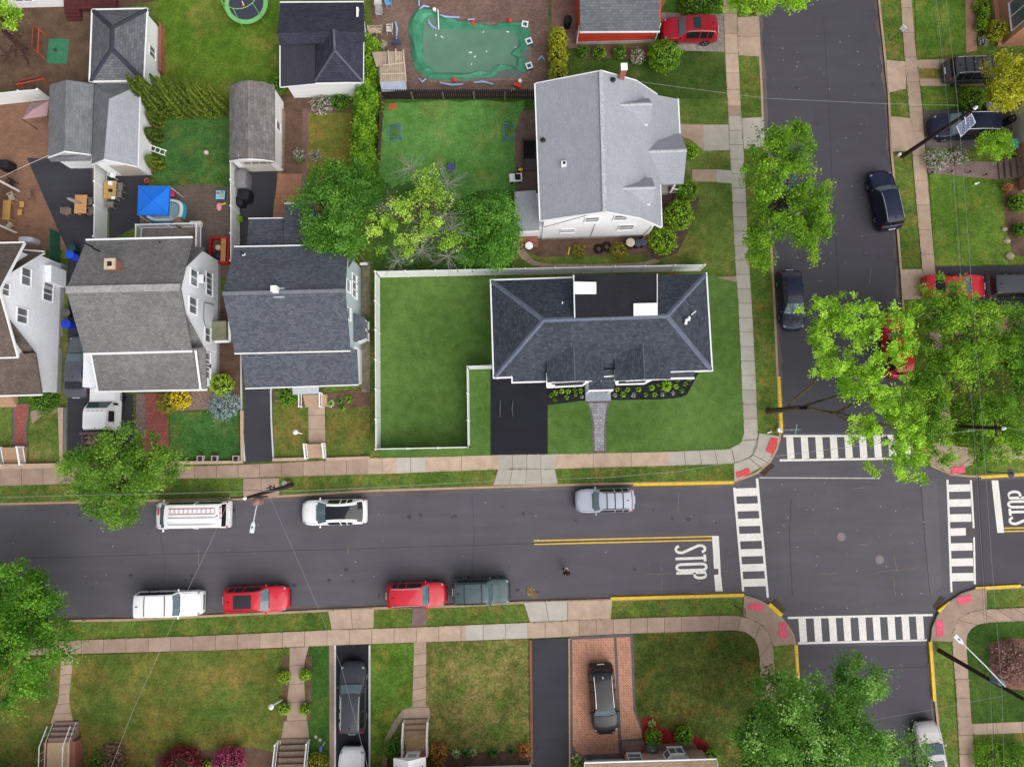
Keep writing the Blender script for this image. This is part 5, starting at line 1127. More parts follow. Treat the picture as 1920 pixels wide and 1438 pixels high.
# ---------------------------------------------------------------- garages
def box_walls(fr, pts, z1, m, inset=.2):
    xs = [fr.x(p[0],p[1],z1) for p in pts]; ys = [fr.y(p[0],p[1],z1) for p in pts]
    mb = MB(); mb.box(min(xs)+inset, max(xs)-inset, min(ys)+inset, max(ys)-inset, 0, z1-.1); fr.b(mb, 'wall', m); return min(xs)+inset, max(xs)-inset, min(ys)+inset, max(ys)-inset
fr = Frame('hip_roof_garage', 'white garage with charcoal hip roof and dark ridge lines', 'garage', 225, 90, 1.5)
Q4 = [(168,153.4,2.6),(270,152,2.6),(276.4,17,2.6),(173,19,2.6)]; v = [fr.l(*p) for p in Q4]; rA, rB = fr.l(208.5,91,4.1), fr.l(209.5,52,4.1)
mb = MB(); V = v+[p-Vector((0,0,.14)) for p in v]+[rA,rB]
mb.add(V, [(0,1,8),(1,2,9,8),(2,3,9),(3,0,8,9),(0,4,5,1),(1,5,6,2),(2,6,7,3),(3,7,4,0),(7,6,5,4)]); roof = fr.b(mb, 'roof', sh_gar)
for a, b in ((v[0],rA),(v[1],rA),(v[2],rB),(v[3],rB),(rA,rB)): capline(roof, a, b, cap_d, .36, .05)
for a, b in ((0,1),(1,2),(2,3),(3,0)): bar(fr, 'gutter', trim, [Q4[a],Q4[b]], .13, .13, roof)
w = box_walls(fr, [p[:2] for p in Q4], 2.6, siding2, .2); win(fr, w[1], fr.y(283,100,1.3), 1.4, 0, .8, .8, 2)
fr = Frame('left_twin_garage', 'grey roofed garage, left one of the adjoining twin garages', 'garage', 135, 225, 1.5)
roof = panel(fr, 'roof', sh_grey, [(124,150,3.7),(93,160,2.6),(90,296,2.6),(121,285,3.7)], .14); panel(fr, 'roof', sh_grey, [(124,150,3.7),(121,285,3.7),(171,290,2.6),(175.5,158,2.6)], .14)
panel(fr, 'pent_roof', sh_grey, [(91,296,2.75),(168,290,2.75),(169,301,2.3),(95,303,2.3)], .1); bar(fr, 'rake_board', trim, [(90,296,2.65),(121,284.5,3.72),(171,291,2.62)], .08, .12, roof)
w = box_walls(fr, [(93,160),(171,294)], 2.6, siding2, .2); mb = MB(); mb.box(w[0]+.6,w[1]-.3,w[2]-.03,w[2]-.005,.05,2.1); fr.b(mb, 'garage_door', trim)
fr = Frame('right_twin_garage', 'pale grey roofed garage, right one of the adjoining twin garages', 'garage', 220, 240, 1.5)
roof = panel(fr, 'roof', sh_light, [(204.5,186,3.9),(195,299,3.9),(258,313,2.5),(262,160,2.5)], .14); panel(fr, 'roof', sh_grey, [(204.5,186,3.9),(178,159,2.5),(171.5,309,2.5),(195,299,3.9)], .14); panel(fr, 'roof', sh_grey, [(204.5,186,3.9),(262,160,2.5),(178,159,2.5)], .14)
bar(fr, 'gutter', trim, [(263,160,2.45),(259,313,2.45)], .1, .12, roof); bar(fr, 'rake_board', trim, [(171.5,309.5,2.5),(195,299.8,3.9),(258,313.5,2.5)], .06, .14, roof)
w = box_walls(fr, [(178,166),(260,309)], 2.5, siding2, .18); mb = MB(); mb.profile([(w[0],2.3),(fr.x(195,299,3.8),3.7),(w[1],2.3)], 'y', w[2]+.01, w[2]+3); fr.b(mb, 'gable_wall', siding2)
mb = MB(); mb.box(w[0]+.8,w[1]-.4,w[2]-.03,w[2]-.005,.05,2.05); fr.b(mb, 'garage_door', mat('sand_door', C(196,188,172), .08, 2, .7)); mb = MB(); mb.box(w[1],w[1]+.02,w[2],w[3],-.05,.3); fr.b(mb, 'foundation', brickw)
fr = Frame('lichen_roof_garage', 'white garage with lichen stained grey roof and black driveway', 'garage', 475, 235, 1.5)
roof = panel(fr, 'roof', sh_moss, [(464.6,151,3.5),(447,154,3.2),(430,162,2.5),(430,302,2.5),(448,299,3.2),(465.6,298,3.5)], .14); panel(fr, 'roof', sh_moss, [(464.6,151,3.5),(465.6,298,3.5),(495,299.5,3.1),(514.6,303,2.5),(514.6,161,2.5),(494,154,3.1)], .14)
bar(fr, 'rake_board', trim, [(430,303,2.5),(448,300,3.2),(465.6,299,3.5),(495,300.5,3.1),(515,304,2.5)], .08, .14, roof)
w = box_walls(fr, [(430,162),(515.5,300)], 2.5, siding2, .15); mb = MB(); mb.profile([(w[0],2.3),(w[0]+.8,3.0),(fr.x(465.6,298,3.5),3.36),(w[1]-.8,3.0),(w[1],2.3)], 'y', w[2], w[2]+2); fr.b(mb, 'gable_wall', siding2)
mb = MB(); mb.box(w[0]+.5,w[1]-.5,w[2]-.03,w[2]-.004,.05,2.1); o = fr.b(mb, 'garage_door', mat('cream_door', C(222,216,204), .05, 2, .6))
mb = MB(); 
for i in range(4): a = w[0]+.75+i*.62; mb.box(a,a+.5,w[2]-.045,w[2]-.032,1.6,1.85)
mb.build('pane', glass, o); win(fr, w[1], fr.y(520,238,1.3), 1.4, 0, .6, .8, 1)
fr = Frame('navy_roof_garage', 'white garage with dark navy roof and hipped front wing', 'garage', 605, 90, 1.5)
roof = panel(fr, 'roof', sh_navy, [(525.5,6,2.7),(681.6,5,2.7),(683,60,4.1),(520,62,4.1)], .14); panel(fr, 'roof', sh_navy, [(520,62,4.1),(683,60,4.1),(682,78,3.4),(524,84,3.2)], .14)
panel(fr, 'flat_roof', mat('navy_membrane', C(58,57,68), .1, 1, .8, fine=9), [(526,84,2.95),(591,79,2.95),(590.5,157,2.55),(526,163,2.55)], .14)
panel(fr, 'wing_roof', sh_navy, [(626,55,4.3),(628,96,4.3),(591,153,2.6),(591,76,2.6)], .14); panel(fr, 'wing_roof', sh_navy, [(626,55,4.3),(681,70,2.7),(680.6,154.5,2.6),(628,96,4.3)], .14); panel(fr, 'wing_roof', sh_navy, [(628,96,4.3),(680.6,154.5,2.6),(591,153,2.6)], .14)
cp = mat('navy_cap', C(96,96,112), .15, 2, .9, fine=9)
for a, b in (((626,56,4.33),(628,96,4.33)),((628,96,4.33),(591,153,2.63)),((628,96,4.33),(680.6,154.5,2.63))): bar(fr, 'ridge_cap', cp, [a,b], .16, .05, roof, .04)
bar(fr, 'gutter', trim, [(525,5.4,2.65),(682,4.4,2.65)], .11, .12, roof); bar(fr, 'gutter', trim, [(525.5,84,2.9),(525.5,163.5,2.5),(591,157.6,2.5),(681,155.2,2.55),(681.6,78,2.6)], .1, .11, roof)
w = box_walls(fr, [(532,10),(676,153)], 2.5, siding2, .1); mb = MB(); mb.box(w[1],w[1]+.15,fr.y(683,66,3.5),fr.y(683,12,3.5),0,3.4); fr.b(mb, 'gable_wall', siding2)
# ---------------------------------------------------------------- houses cut by the frame
fr = Frame('red_house', 'red sided house with grey roof at the top of the photo', 'house', 1160, 20, 1.8)
roof = panel(fr, 'roof', courses('dark_grey_shingle', C(98,102,108), C(116,120,126), C(80,84,90), .33, .19, .012, .12, rough=.9), [(1088,59.5,2.8),(1236,58.5,2.8),(1243,-120,5.4),(1085,-118,5.4)], .16); bar(fr, 'gutter', trim, [(1087,60.4,2.75),(1237,59.4,2.75)], .12, .13, roof)
panel(fr, 'roof', MATS['dark_grey_shingle'], [(1243,-120,5.4),(1085,-118,5.4),(1086,-320,2.8),(1240,-320,2.8)], .16)
a, b = fr.l(1081,84,0), fr.l(1226,82,0); yb = fr.y(1100,-330,2.5); mb = MB(); mb.profile([(a.y,0.35),(a.y,2.65),(fr.y(1160,-119,5.4),5.2),(yb,2.65),(yb,.35)], 'x', a.x, b.x); fr.b(mb, 'wall', redw)
mb = MB(); mb.box(a.x-.04,b.x+.04,a.y-.04,a.y+1,-.05,.36); fr.b(mb, 'foundation', found)
p = fr.l(1161,64,2.3); mb = MB(); mb.ball((p.x-.18,a.y-.12,2.25), .1); mb.ball((p.x+.18,a.y-.12,2.25), .1); mb.obox((p.x,a.y-.05,2.3), (.5,.1,.1)); fr.b(mb, 'flood_lamp', trim)
downpipe(fr, b.x+.02, a.y-.05, .2, 2.6); downpipe(fr, a.x-.02, a.y-.05, .2, 2.6)
fr = Frame('corner_house', 'white house wall with plum deck at the top left corner', 'house', 70, -60, 1.5)
a, b = fr.l(18,16,0), fr.l(126,14,0); mb = MB(); mb.box(a.x-3,b.x,a.y,a.y+9,0,3.0); fr.b(mb, 'wall', siding2); win(fr, (a.x+b.x)/2-.5, a.y, 1.5, 270, 1.3, 1.2, 2)
groof(fr, 'roof', sh_gar, 'x', a.y-.3, a.y+4.5, a.y+9.3, a.x-3.3, b.x+.3, 3.0, 5.0, 3.0)
p, q = fr.l(128,26,0), fr.l(226,-40,0); mb = MB()
for i in range(22): t = p.y+(q.y-p.y)*i/22; mb.box(p.x,q.x,t,t+.15,.52,.6)
mb.box(p.x+.1,q.x-.1,p.y+.1,q.y,-.05,.52); fr.b(mb, 'deck', mat('plum_deck', C(92,44,46), .2, 3, .8)); steps(fr, p.x, p.x+1.2, p.y-.7, p.y, 3, 0, .5, MATS['plum_deck'])
fr = Frame('peach_house', 'peach brick house at the top right corner of the photo', 'house', 1925, 20, 2)
a, b = fr.l(1876,88,0), fr.l(1876,-200,0); pch = courses('peach_brick', C(206,150,120), C(196,138,110), C(210,170,144), .22, .08, .006, .1)
mb = MB(); mb.box(a.x, a.x+9, a.y, b.y, 0, 5.2); fr.b(mb, 'wall', pch); mb = MB(); mb.box(a.x-.35,a.x,a.y,b.y,0,.25); fr.b(mb, 'plinth', pch); win(fr, a.x, fr.y(1905,22,2.2), 2.3, 180, 2.2, 1.6, 2)
groof(fr, 'roof', sh_tan, 'y', a.x-.3, a.x+4.5, a.x+9.3, a.y-.3, b.y+.3, 5.2, 7.4, 5.2)
fr = Frame('garage_wing_house', 'house with pale garage door and blue bin at the right edge', 'house', 1930, 240, 2)
a, b = fr.l(1904,292,0), fr.l(1908,200,0); mb = MB(); mb.box(a.x, a.x+8, a.y-3, b.y, 0, 4.6); fr.b(mb, 'wall', pch); mb = MB(); mb.box(a.x-.05,a.x-.003,a.y+.7,b.y-.5,.05,2.1); fr.b(mb, 'garage_door', mat('ivory_door', C(214,208,196), .05, 2, .6))
groof(fr, 'roof', sh_tan, 'y', a.x-.3, a.x+4, a.x+8.3, a.y-3.3, b.y+.3, 4.6, 6.4, 4.6); p, q = fr.l(1872,337,0), fr.l(1904,300,0)
steps(fr, p.x, q.x, p.y, q.y, 4, 0, .7, mat('plum_step', C(120,100,96), .12, 3, .85), axis='x')
fr = Frame('yard_house', 'brick house mostly out of frame behind the right hand street tree', 'house', 2050, 700, 2)
a = fr.l(1955,600,0); mb = MB(); mb.box(a.x,a.x+9,a.y-9,a.y,0,5); fr.b(mb, 'wall', brickw); groof(fr, 'roof', sh_gar, 'y', a.x-.3, a.x+4.5, a.x+9.3, a.y-9.3, a.y+.3, 5, 7, 5)
# south row
fr = Frame('brick_porch_house', 'red brick house with white railed stoop at the bottom left corner', 'house', 90, 1520, 1.6)
p, q = fr.l(60,1470,0), fr.l(160,1448,0); mb = MB(); mb.box(p.x-4,q.x+6,p.y-8,q.y-.6,0,5); fr.b(mb, 'wall', brickw); groof(fr, 'roof', sh_gar, 'x', p.y-8.3, p.y-4, q.y-.3, p.x-4.3, q.x+6.3, 5, 7.2, 5)
a, b = fr.l(88,1446,.9), fr.l(134,1390,.9); mb = MB(); mb.box(a.x-.35,b.x+.3,q.y-.7,b.y,-.02,.88); fr.b(mb, 'stoop', brickw); mb = MB(); mb.box(a.x,b.x-.1,q.y-.6,b.y-.02,.88,.94); fr.b(mb, 'landing', mat('sand_slab', C(206,178,146), .08, 2, .85))
steps(fr, a.x, b.x, b.y+1.15, b.y, 4, 0, .86, mat('plum_tread', C(150,124,118), .1, 3, .85))
for x in (a.x-.1, b.x-.12): railing([(x,b.y+1.1,.1),(x,b.y,.92),(x,q.y-.6,.92)], .8, trim, parent=fr.root, gap=.5, posts=False)
mb = MB(); mb.box(a.x-.3,b.x+1.2,q.y-.9,q.y-.3,0,2.3); fr.b(mb, 'vestibule', brickw)
fr = Frame('timber_stair_porch', 'brown timber front steps with white picket railings', 'steps', 552, 1420, 1.6)
a, b = fr.l(527,1384,0), fr.l(580,1384,0); mb = MB()
for i in range(6): mb.box(a.x,b.x,a.y-.38*(i+1),a.y-.38*i,.17*i,.17*(i+1)-.03); 
mb.box(a.x,b.x,a.y-6,a.y-2.28,.95,1.02); fr.b(mb, 'tread', mat('grey_brown_timber', C(132,112,98), .2, 4, .85, fine=12))
for x in (a.x-.15, b.x+.05): railing([(x,a.y-.1,.1),(x,a.y-2.3,1.0),(x,a.y-5,1.0)], .85, trim, parent=fr.root, gap=.13, r=.03)
mb = MB(); mb.box(a.x-.05,a.x+.03,a.y-2.3,a.y-.1,0,.12); fr.b(mb, 'stringer', trim)
fr = Frame('vestibule_house', 'red brick house with white storm door vestibule at the bottom edge', 'house', 850, 1520, 1.6)
a, b = fr.l(826,1436,0), fr.l(996,1428,0); mb = MB(); mb.box(a.x-5,b.x,a.y-8,a.y-.05,0,4.8); fr.b(mb, 'wall', brickw)
mb = MB(); mb.box(a.x,b.x,a.y-.049,a.y+.02,.25,.62); fr.b(mb, 'water_table', trim); mb = MB(); mb.box(a.x+1.0,a.x+1.9,a.y+.022,a.y+.04,.28,.6); fr.b(mb, 'basement_window', glass)
groof(fr, 'roof', sh_gar, 'x', a.y-8.3, a.y-4, a.y+.2, a.x-5.3, b.x+.3, 4.8, 7, 4.8); downpipe(fr, b.x-.1, a.y+.06, 0, 4.6)
p, q = fr.l(752,1410,.6), fr.l(800,1407,.6); mb = MB(); mb.box(p.x,q.x,a.y-1,p.y,0,2.9); fr.b(mb, 'vestibule', brickw); c = (p.x+q.x)/2
mb = MB(); mb.box(c-.5,c+.5,p.y,p.y+.06,.6,2.7); o = fr.b(mb, 'storm_door', trim); mb = MB(); mb.box(c-.3,c+.3,p.y+.062,p.y+.07,1.1,2.35); mb.build('pane', mat('pale_glass', C(186,194,190), .1, 3, .1), o)
mb = MB(); mb.profile([(p.x-.2,2.75),(c,3.35),(q.x+.2,2.75)], 'y', p.y-1.2, p.y+.5); fr.b(mb, 'door_canopy', trim)
a2, b2 = fr.l(760,1347,0), fr.l(802,1347,0); steps(fr, a2.x, b2.x, a2.y, a2.y-1.0, 3, 0, .6, mat('worn_step', C(164,138,114), .12, 3, .85)); mb = MB(); mb.box(a2.x,b2.x,p.y,a2.y-1.0,-.02,.6); fr.b(mb, 'landing', mat('tan_slab', C(180,150,114), .15, 2, .85, fine=8))
for x in (a2.x-.06,b2.x+.06): railing([(x,a2.y-.05,.05),(x,a2.y-1.0,.62),(x,p.y,.62)], .8, trim, parent=fr.root, gap=.16, r=.035)
fr = Frame('pink_brick_house', 'pink brick house with bay window and garage at the bottom edge', 'house', 1210, 1520, 1.6)
a, b = fr.l(1170,1412,0), fr.l(1316,1401,0); yf = (a.y+b.y)/2; mb = MB(); mb.box(a.x,b.x,yf-9,yf,0,2.6); fr.b(mb, 'wall', pinkb)
c, d = fr.l(1098,1424,0), fr.l(1172,1421,0); mb = MB(); mb.box(c.x,d.x,yf-9,c.y,0,3.0); fr.b(mb, 'garage_wall', pinkb); mb = MB(); mb.box(c.x+.45,d.x-.15,c.y,c.y+.03,.05,2.3); fr.b(mb, 'garage_door', mat('bone_door', C(216,212,206), .05, 2, .6)); downpipe(fr, c.x-.02, c.y+.05, 0, 2.9)
groof(fr, 'roof', courses('tan_shingle', C(186,162,134), C(200,176,148), C(160,138,114), .33, .2, .01, .12), 'x', yf-9.3, yf-4.5, yf+.3, c.x-.3, b.x+.35, 2.6, 4.8, 2.6, gut=True, rake=True)
win(fr, fr.x(1190,1424,1.0), yf, 1.15, 90, .9, 1.2, 2, split='h'); p, q = fr.l(1245,1424,1.1), fr.l(1289,1424,1.1)
mb = MB(); mb.prism([(p.x,yf),(p.x+.5,yf+.45),(q.x-.5,yf+.45),(q.x,yf)], .65, 1.9); o = fr.b(mb, 'bay_window', trim); win(fr, (p.x+q.x)/2, yf+.45, 1.27, 90, 1.0, .95, 2, parent=o, name='bay_pane')
for x_, an in ((p.x+.25,132),(q.x-.25,48)): win(fr, x_, yf+.225, 1.27, an, .42, .95, 1, parent=o, name='bay_pane', sill=False)
p, q = fr.l(1167,1413,.3), fr.l(1208,1390,.3); mb = MB(); mb.box(p.x,q.x,p.y,q.y,-.02,.18); mb.box(p.x+.25,q.x-.25,p.y,q.y-.3,.18,.36); fr.b(mb, 'steps', mat('dusky_step', C(150,118,106), .12, 3, .85))
# ================================================================ VEHICLES
pw = paint('white', (.78,.78,.8,1)); pr_ = paint('red', C(206,30,50)); prd = paint('dark_red', C(160,22,40)); pbk = paint('black', C(30,31,38)); pnv = paint('navy', C(28,34,62)); psil = paint('silver', C(184,188,204)); pgn = paint('grey_green', C(72,90,94)); pgr = paint('graphite', C(70,72,80)); pch_ = paint('champagne', C(206,200,202)); psg = paint('slate', C(88,92,102)); pbl = paint('steel_blue', C(66,76,120)); pchr = paint('charcoal', C(58,60,68))
GS, GN, GD = 'cars parked along the south kerb', 'vehicles parked along the north kerb', 'cars standing in driveways'
van = car('white work van with roof racks and red stripes parked beside the street lamp', 363, 965, 181, 'van', pw, 'van', GN, L=5.45, W_=2.05)
car('white crossover with black panoramic glass roof parked at the kerb behind the van', 627, 960, 181.5, 'cross', pw, 'car', GN, sun=(4,10), L=4.75)
car('silver estate car with roof rails parked in front of the fenced corner lot', 1135, 938, 181.5, 'suv', psil, 'car', GN, L=4.3, W_=1.8, H_=1.62, rails=blackp, bars=3)
car('boxy white four wheel drive with black roof bars by the patchy lawn', 318, 1131, 1.5, 'jeep', pw, 'car', GS, L=4.85, bars=2, H_=1.78)
car('red crossover with dark sunroof parked behind the white four wheel drive', 480, 1123, 2, 'suv', pr_, 'car', GS, L=4.72, sun=(6,8), roofm=mat('smoked_glass', C(52,52,58), .1, 2, .25), rails=pr_)
car('red hatchback with silver roof rails parked nose to tail with the dark green jeep', 780, 1115, 2, 'suv', pr_, 'car', GS, L=4.3, W_=1.82, rails=chrome)
car('dark grey green boxy jeep parked by the straw coloured leaf heap', 902, 1108, 1.5, 'jeep', pgn, 'car', GS, L=4.15, bars=2, rails=blackp, wscreen=mat('teal_glass', C(84,108,112), .1, 2, .08))
car('charcoal suv with silver roof rails alone in the white edged driveway', 661, 1309, 90.5, 'suv', pchr, 'car', GD, L=4.85, rails=chrome, z=.13)
car('white car nosing up the white edged driveway at the bottom edge', 659, 1466, 90, 'suv', pw, 'car', GD, L=4.6, z=.13)
car('black suv with bright roof rails on the herringbone brick drive', 1131, 1309, 274, 'suv', pbk, 'car', GD, L=4.75, rails=chrome, z=.13)
car('champagne sedan with sunroof at the right kerb of the south street', 1748, 1418, 97, 'sedan', pch_, 'car', None, L=4.6, sun=(6,8))
car('dark navy suv with silver trim parked on the right of the north street', 1660, 376, 99, 'suv', pnv, 'car', None, L=4.6, rails=chrome)
car('blue black hatchback with clear windscreen parked left of the north street', 1484, 562, 272, 'cross', pnv, 'car', None, L=4.5, W_=1.8)
car('blue car almost hidden under the street tree by the cape house', 1474, 374, 92, 'suv', pbl, 'car', None, L=4.6)
car('dark red suv with glass sunroof on the cobbled drive beside the red house', 1294, 56, 180, 'suv', prd, 'car', GD, L=4.35, W_=1.9, sun=(7,8), roofm=mat('green_glass', C(36,60,62), .1, 2, .15), z=.13)
car('black suv with grey slatted roof half under the golden green tree', 1829, 132, 2, 'suv', pgr, 'car', GD, L=4.8, bars=3, rails=chrome, z=.13)
car('dark minivan under the pole with the solar panel', 1809, 237, 181, 'mini', pnv, 'van', GD, L=5.1, rails=chrome, z=.13)
car('bright red car in the driveway behind the grey one at the right edge', 1792, 537, 0, 'sedan', pr_, 'car', GD, L=4.7, z=.13)
car('dark grey car ahead of the bright red car in the right driveway', 1904, 537, 0, 'suv', pgr, 'car', GD, L=4.7, z=.13)
car('red car glimpsed through the crown of the big light green tree', 1681, 650, 95, 'suv', pr_, 'car', None, L=4.7)
car('graphite car squeezed between the two white houses on the left', 147, 688, 90, 'sedan', psg, 'car', GD, L=4.7, z=.13)
# van extras: ladder rack, red stripes and rear lettering blocks
rp = mat('red_vinyl', C(206,60,70), .15, 5, .5)
mb = MB(); mb.box(-2.1,1.25,-.56,-.52,2.075,2.1); mb.box(-2.1,1.25,-.16,-.12,2.075,2.1); mb.build('roof_stripe', rp, van)
mb = MB(); mb.box(-2.3,1.3,.12,.16,2.08,2.13); mb.box(-2.3,1.3,.62,.66,2.08,2.13)
for i in range(11): mb.box(-2.2+i*.33,-2.14+i*.33,-.52,-.14,2.09,2.12)
mb.build('ladder_rack', galv, van)
for (xx, yy_, w_, h_) in ((2.42,.05,.16,.7),): mb = MB(); mb.obox((xx,-.35,1.24), (w_,.55,.012), ry=.25); mb.build('bonnet_decal', rp, van)
mb = MB()
for i in range(7): mb.obox((-2.52+.02*(i%2), -.62+i*.13, 2.03), (.16-.05*(i%3),.07,.012), ry=-.15)
mb.build('rear_decal', rp, van)
# tipper truck under the left tree
g = G(211,816,0); tk = thing('tipper_truck', 'white tipper truck with load of rubble backed under the left street tree', 'truck', (g.x,g.y,.13), R(91), GD)
mb = MB(); mb.profile([(.35,.55),(.35,2.2),(.5,2.32),(1.75,2.3),(2.05,2.05),(2.45,1.5),(2.6,1.42),(3.55,1.28),(3.72,1.1),(3.75,.5)], 'x', 0, 0) if False else None
def lof(sec, w, wt): return [(x,s*(w if z < 1.5 else wt),z) for x,z in sec for s in (-1,1)]
prof = [(.35,.55),(.35,1.45),(.42,2.2),(.6,2.3),(1.7,2.3),(1.95,2.18),(2.5,1.5),(2.65,1.42),(3.5,1.3),(3.72,1.12),(3.78,.5)]
mb = MB(); P_ = lof(prof, 1.0, .86); n = len(prof); mb.add(P_, [(2*i,2*i+1,2*i+3,2*i+2) for i in range(n-1)]+[tuple(2*i for i in range(n-1,-1,-1)), tuple(2*i+1 for i in range(n))]); mb.build('cab', pw, tk, bevel=.06)
mb = MB(); mb.add([(1.97,-.78,2.17),(1.97,.78,2.17),(2.46,.90,1.57),(2.46,-.90,1.57)], [(3,2,1,0)]); 
mb.v = [(x+.02,y,z+.02) for x,y,z in mb.v]; mb.build('windscreen', mat('green_tint_glass', C(60,84,80), .15, 2, .08), tk)
for s in (-1,1):
    mb = MB(); q = [(.95,1.5,.965),(1.75,1.5,.965),(1.75,2.12,.885),(.95,2.12,.885)]; mb.face(*[(x,s*(y+.03),z) for x,z,y in q]); mb.build('side_window', dglass, tk)
    mb = MB(); mb.box(2.2,2.36,s*1.08-.08,s*1.08+.08,1.3,1.7); mb.build('mirror', blackp, tk)
    for x in (2.9,-.9): 
        mb = MB(); mb.tube([(x,s*.7,.42),(x,s*1.0,.42)], .42, 14); mb.build('wheel', tyre, tk, smooth=40)
    mb = MB()
    for i in range(8): mb.box(2.9+i*.08,2.93+i*.08,s*1.0-.01,s*1.16,.85,.88)
    mb.build('step_tread', galv, tk)
mb = MB(); mb.box(-2.9,.3,-.45,.45,.5,.75); mb.build('chassis', blackp, tk)
for i in range(4): mb = MB(); mb.ball((1.75,-.5+i*.33,2.33), .05); mb.build('roof_marker', mat('amber_lens', C(190,150,110), .1, 4, .3), tk)
bedm = mat('rusty_steel', C(112,92,86), .3, 4, .8, fine=8); mb = MB(); mb.box(-2.9,.2,-.55,1.25,.76,.86); mb.box(-2.9,.2,1.17,1.25,.86,1.75); mb.box(-2.9,.2,-.55,-.47,.86,1.75); mb.box(.02,.2,-.6,1.3,.86,1.95); mb.box(-2.9,-2.82,-.47,1.17,.86,1.7); mb.build('tipper_bed', bedm, tk)
mb = MB(); rr = random.Random(3)
for i in range(420): mb.obox((rr.uniform(-2.75,0),rr.uniform(-.42,1.1),1.15+rr.random()*.3), (rr.uniform(.08,.28),rr.uniform(.06,.2),rr.uniform(.05,.15)), rr.random()*6, rr.random(), rr.random())
mb.build('rubble', mat('rubble', C(150,128,122), .4, 5, .95), tk)
# ride-on toy car
g = G(967,335,.3); ty = thing('toy_car', 'small white ride-on toy car on the patio by the cape house', 'toy car', (g.x,g.y,.14), R(184))
mb = MB(); mb.box(-.5,.52,-.33,.33,.12,.42); mb.box(.0,.5,-.3,.3,.42,.5); mb.box(-.5,-.42,-.3,.3,.42,.62); mb.build('body', pw, ty, bevel=.05)
mb = MB(); mb.box(-.38,-.05,-.24,.24,.425,.44); mb.build('seat', blackp, ty); mb = MB(); mb.obox((.0,0,.58), (.03,.5,.2), ry=.5); mb.build('windscreen', dglass, ty)
for x in (-.32,.34):
    for s in (-1,1): mb = MB(); mb.tube([(x,s*.24,.13),(x,s*.36,.13)], .13, 10); mb.build('wheel', tyre, ty)
# ================================================================ TREES AND PLANTS
K = 1.6
def LS(*s): return [lin(r,g,b,AL*1.22) for r,g,b in s]
def LC(*s): return [lin(r,g,b,AL*K) for r,g,b in s]
l_lime = leafmat('lime_leaves', LC((78,118,22),(122,166,34),(160,202,54),(190,222,96)))
l_green = leafmat('green_leaves', LC((46,88,22),(74,122,30),(102,152,42),(138,182,64)))
l_mid = leafmat('mid_leaves', LC((56,96,20),(90,134,28),(124,164,36),(158,192,60)))
l_dark = leafmat('deep_leaves', LC((48,88,26),(76,122,36),(112,158,58),(172,204,124)))
l_street = leafmat('street_leaves', LC((58,98,28),(86,128,38),(116,154,48),(150,182,74)))
l_back = leafmat('backyard_leaves', LC((44,86,24),(68,114,34),(94,146,48),(132,176,74)))
l_yell = leafmat('yellow_green_leaves', LC((92,130,40),(128,166,52),(164,194,74),(190,212,108)))
l_gold = leafmat('golden_leaves', LC((110,120,24),(146,152,30),(178,176,44),(196,196,74)))
l_thuja = leafmat('thuja_leaves', LS((50,66,16),(76,96,22),(106,126,30),(138,156,46)), .15)
l_lemon = leafmat('lemon_shrub_leaves', LS((98,136,24),(132,168,34),(164,192,52),(190,210,90)), .2)
l_box = leafmat('bright_shrub_leaves', LS((84,124,16),(118,162,22),(148,190,36),(178,212,70)), .2)
l_olive = leafmat('olive_shrub_leaves', LS((96,100,30),(128,128,36),(156,150,46),(176,168,70)), .2)
l_yflow = leafmat('yellow_blossom', LS((190,160,20),(224,196,30),(240,216,50),(246,230,90)), .2)
l_blue = leafmat('blue_spruce_needles', LS((92,116,118),(122,146,148),(150,172,174),(184,200,202)), .1)
l_mag = leafmat('magenta_leaves', LS((120,30,66),(158,50,94),(186,76,120),(206,110,148)), .2)
l_wine = leafmat('wine_leaves', LS((70,16,30),(100,24,40),(130,36,52),(150,60,70)), .2)
l_orange = leafmat('copper_leaves', LS((90,80,40),(150,104,50),(190,134,66),(210,160,90)), .2)
l_host = leafmat('hosta_leaves', LS((90,140,50),(140,176,90),(190,210,140),(220,230,180)), .2)
l_grassy = leafmat('strap_leaves', LS((46,90,40),(66,116,52),(90,140,66),(120,160,84)), .2)
l_flow = leafmat('blossom_mix', LS((60,104,44),(96,136,70),(214,190,196),(240,226,230)), .2)
l_twig = leafmat('brown_twigs', LS((84,60,56),(116,86,78),(146,112,100),(160,130,116)), 0)
l_silver = leafmat('silver_leaves', LS((120,134,120),(150,160,146),(176,184,172),(200,206,196)), .2)
tree('round street tree in light green leaf overhanging the verge by the tipper truck', (272,903), [(215,885,5.5,3.3,2.7,2.0),(180,880,5.2,1.9,2.0,1.5),(280,870,5.4,1.9,1.8,1.5),(215,940,4.8,2.0,1.5,1.2)], l_street, 380, 52, .30, .125, hk=.8, seed=11, group='street trees', limbs=20)
tree('dense green tree at the left edge over the south pavement', (75,1195), [(20,1120,6,2.7,2.4,2.2),(30,1225,6.2,3.1,3.3,2.4),(75,1170,5.2,1.5,2.0,1.4),(-60,1190,6,3,4,2.4)], l_green, 520, 56, .32, .13, hk=.85, seed=12, group='street trees', limbs=16)
tree('large glossy dark green tree at the bottom right, spreading over the south street', (1480,1330), [(1500,1370,7.2,3.6,3.6,2.8),(1570,1400,6.8,3.2,3.0,2.4),(1440,1400,6.4,2.2,2.6,2.0),(1610,1285,6.6,1.7,1.7,1.4),(1690,1425,6.4,1.6,1.5,1.3),(1500,1460,7,3.6,2.4,2.4)], l_dark, 620, 62, .30, .13, seed=13, group='street trees', limbs=16)
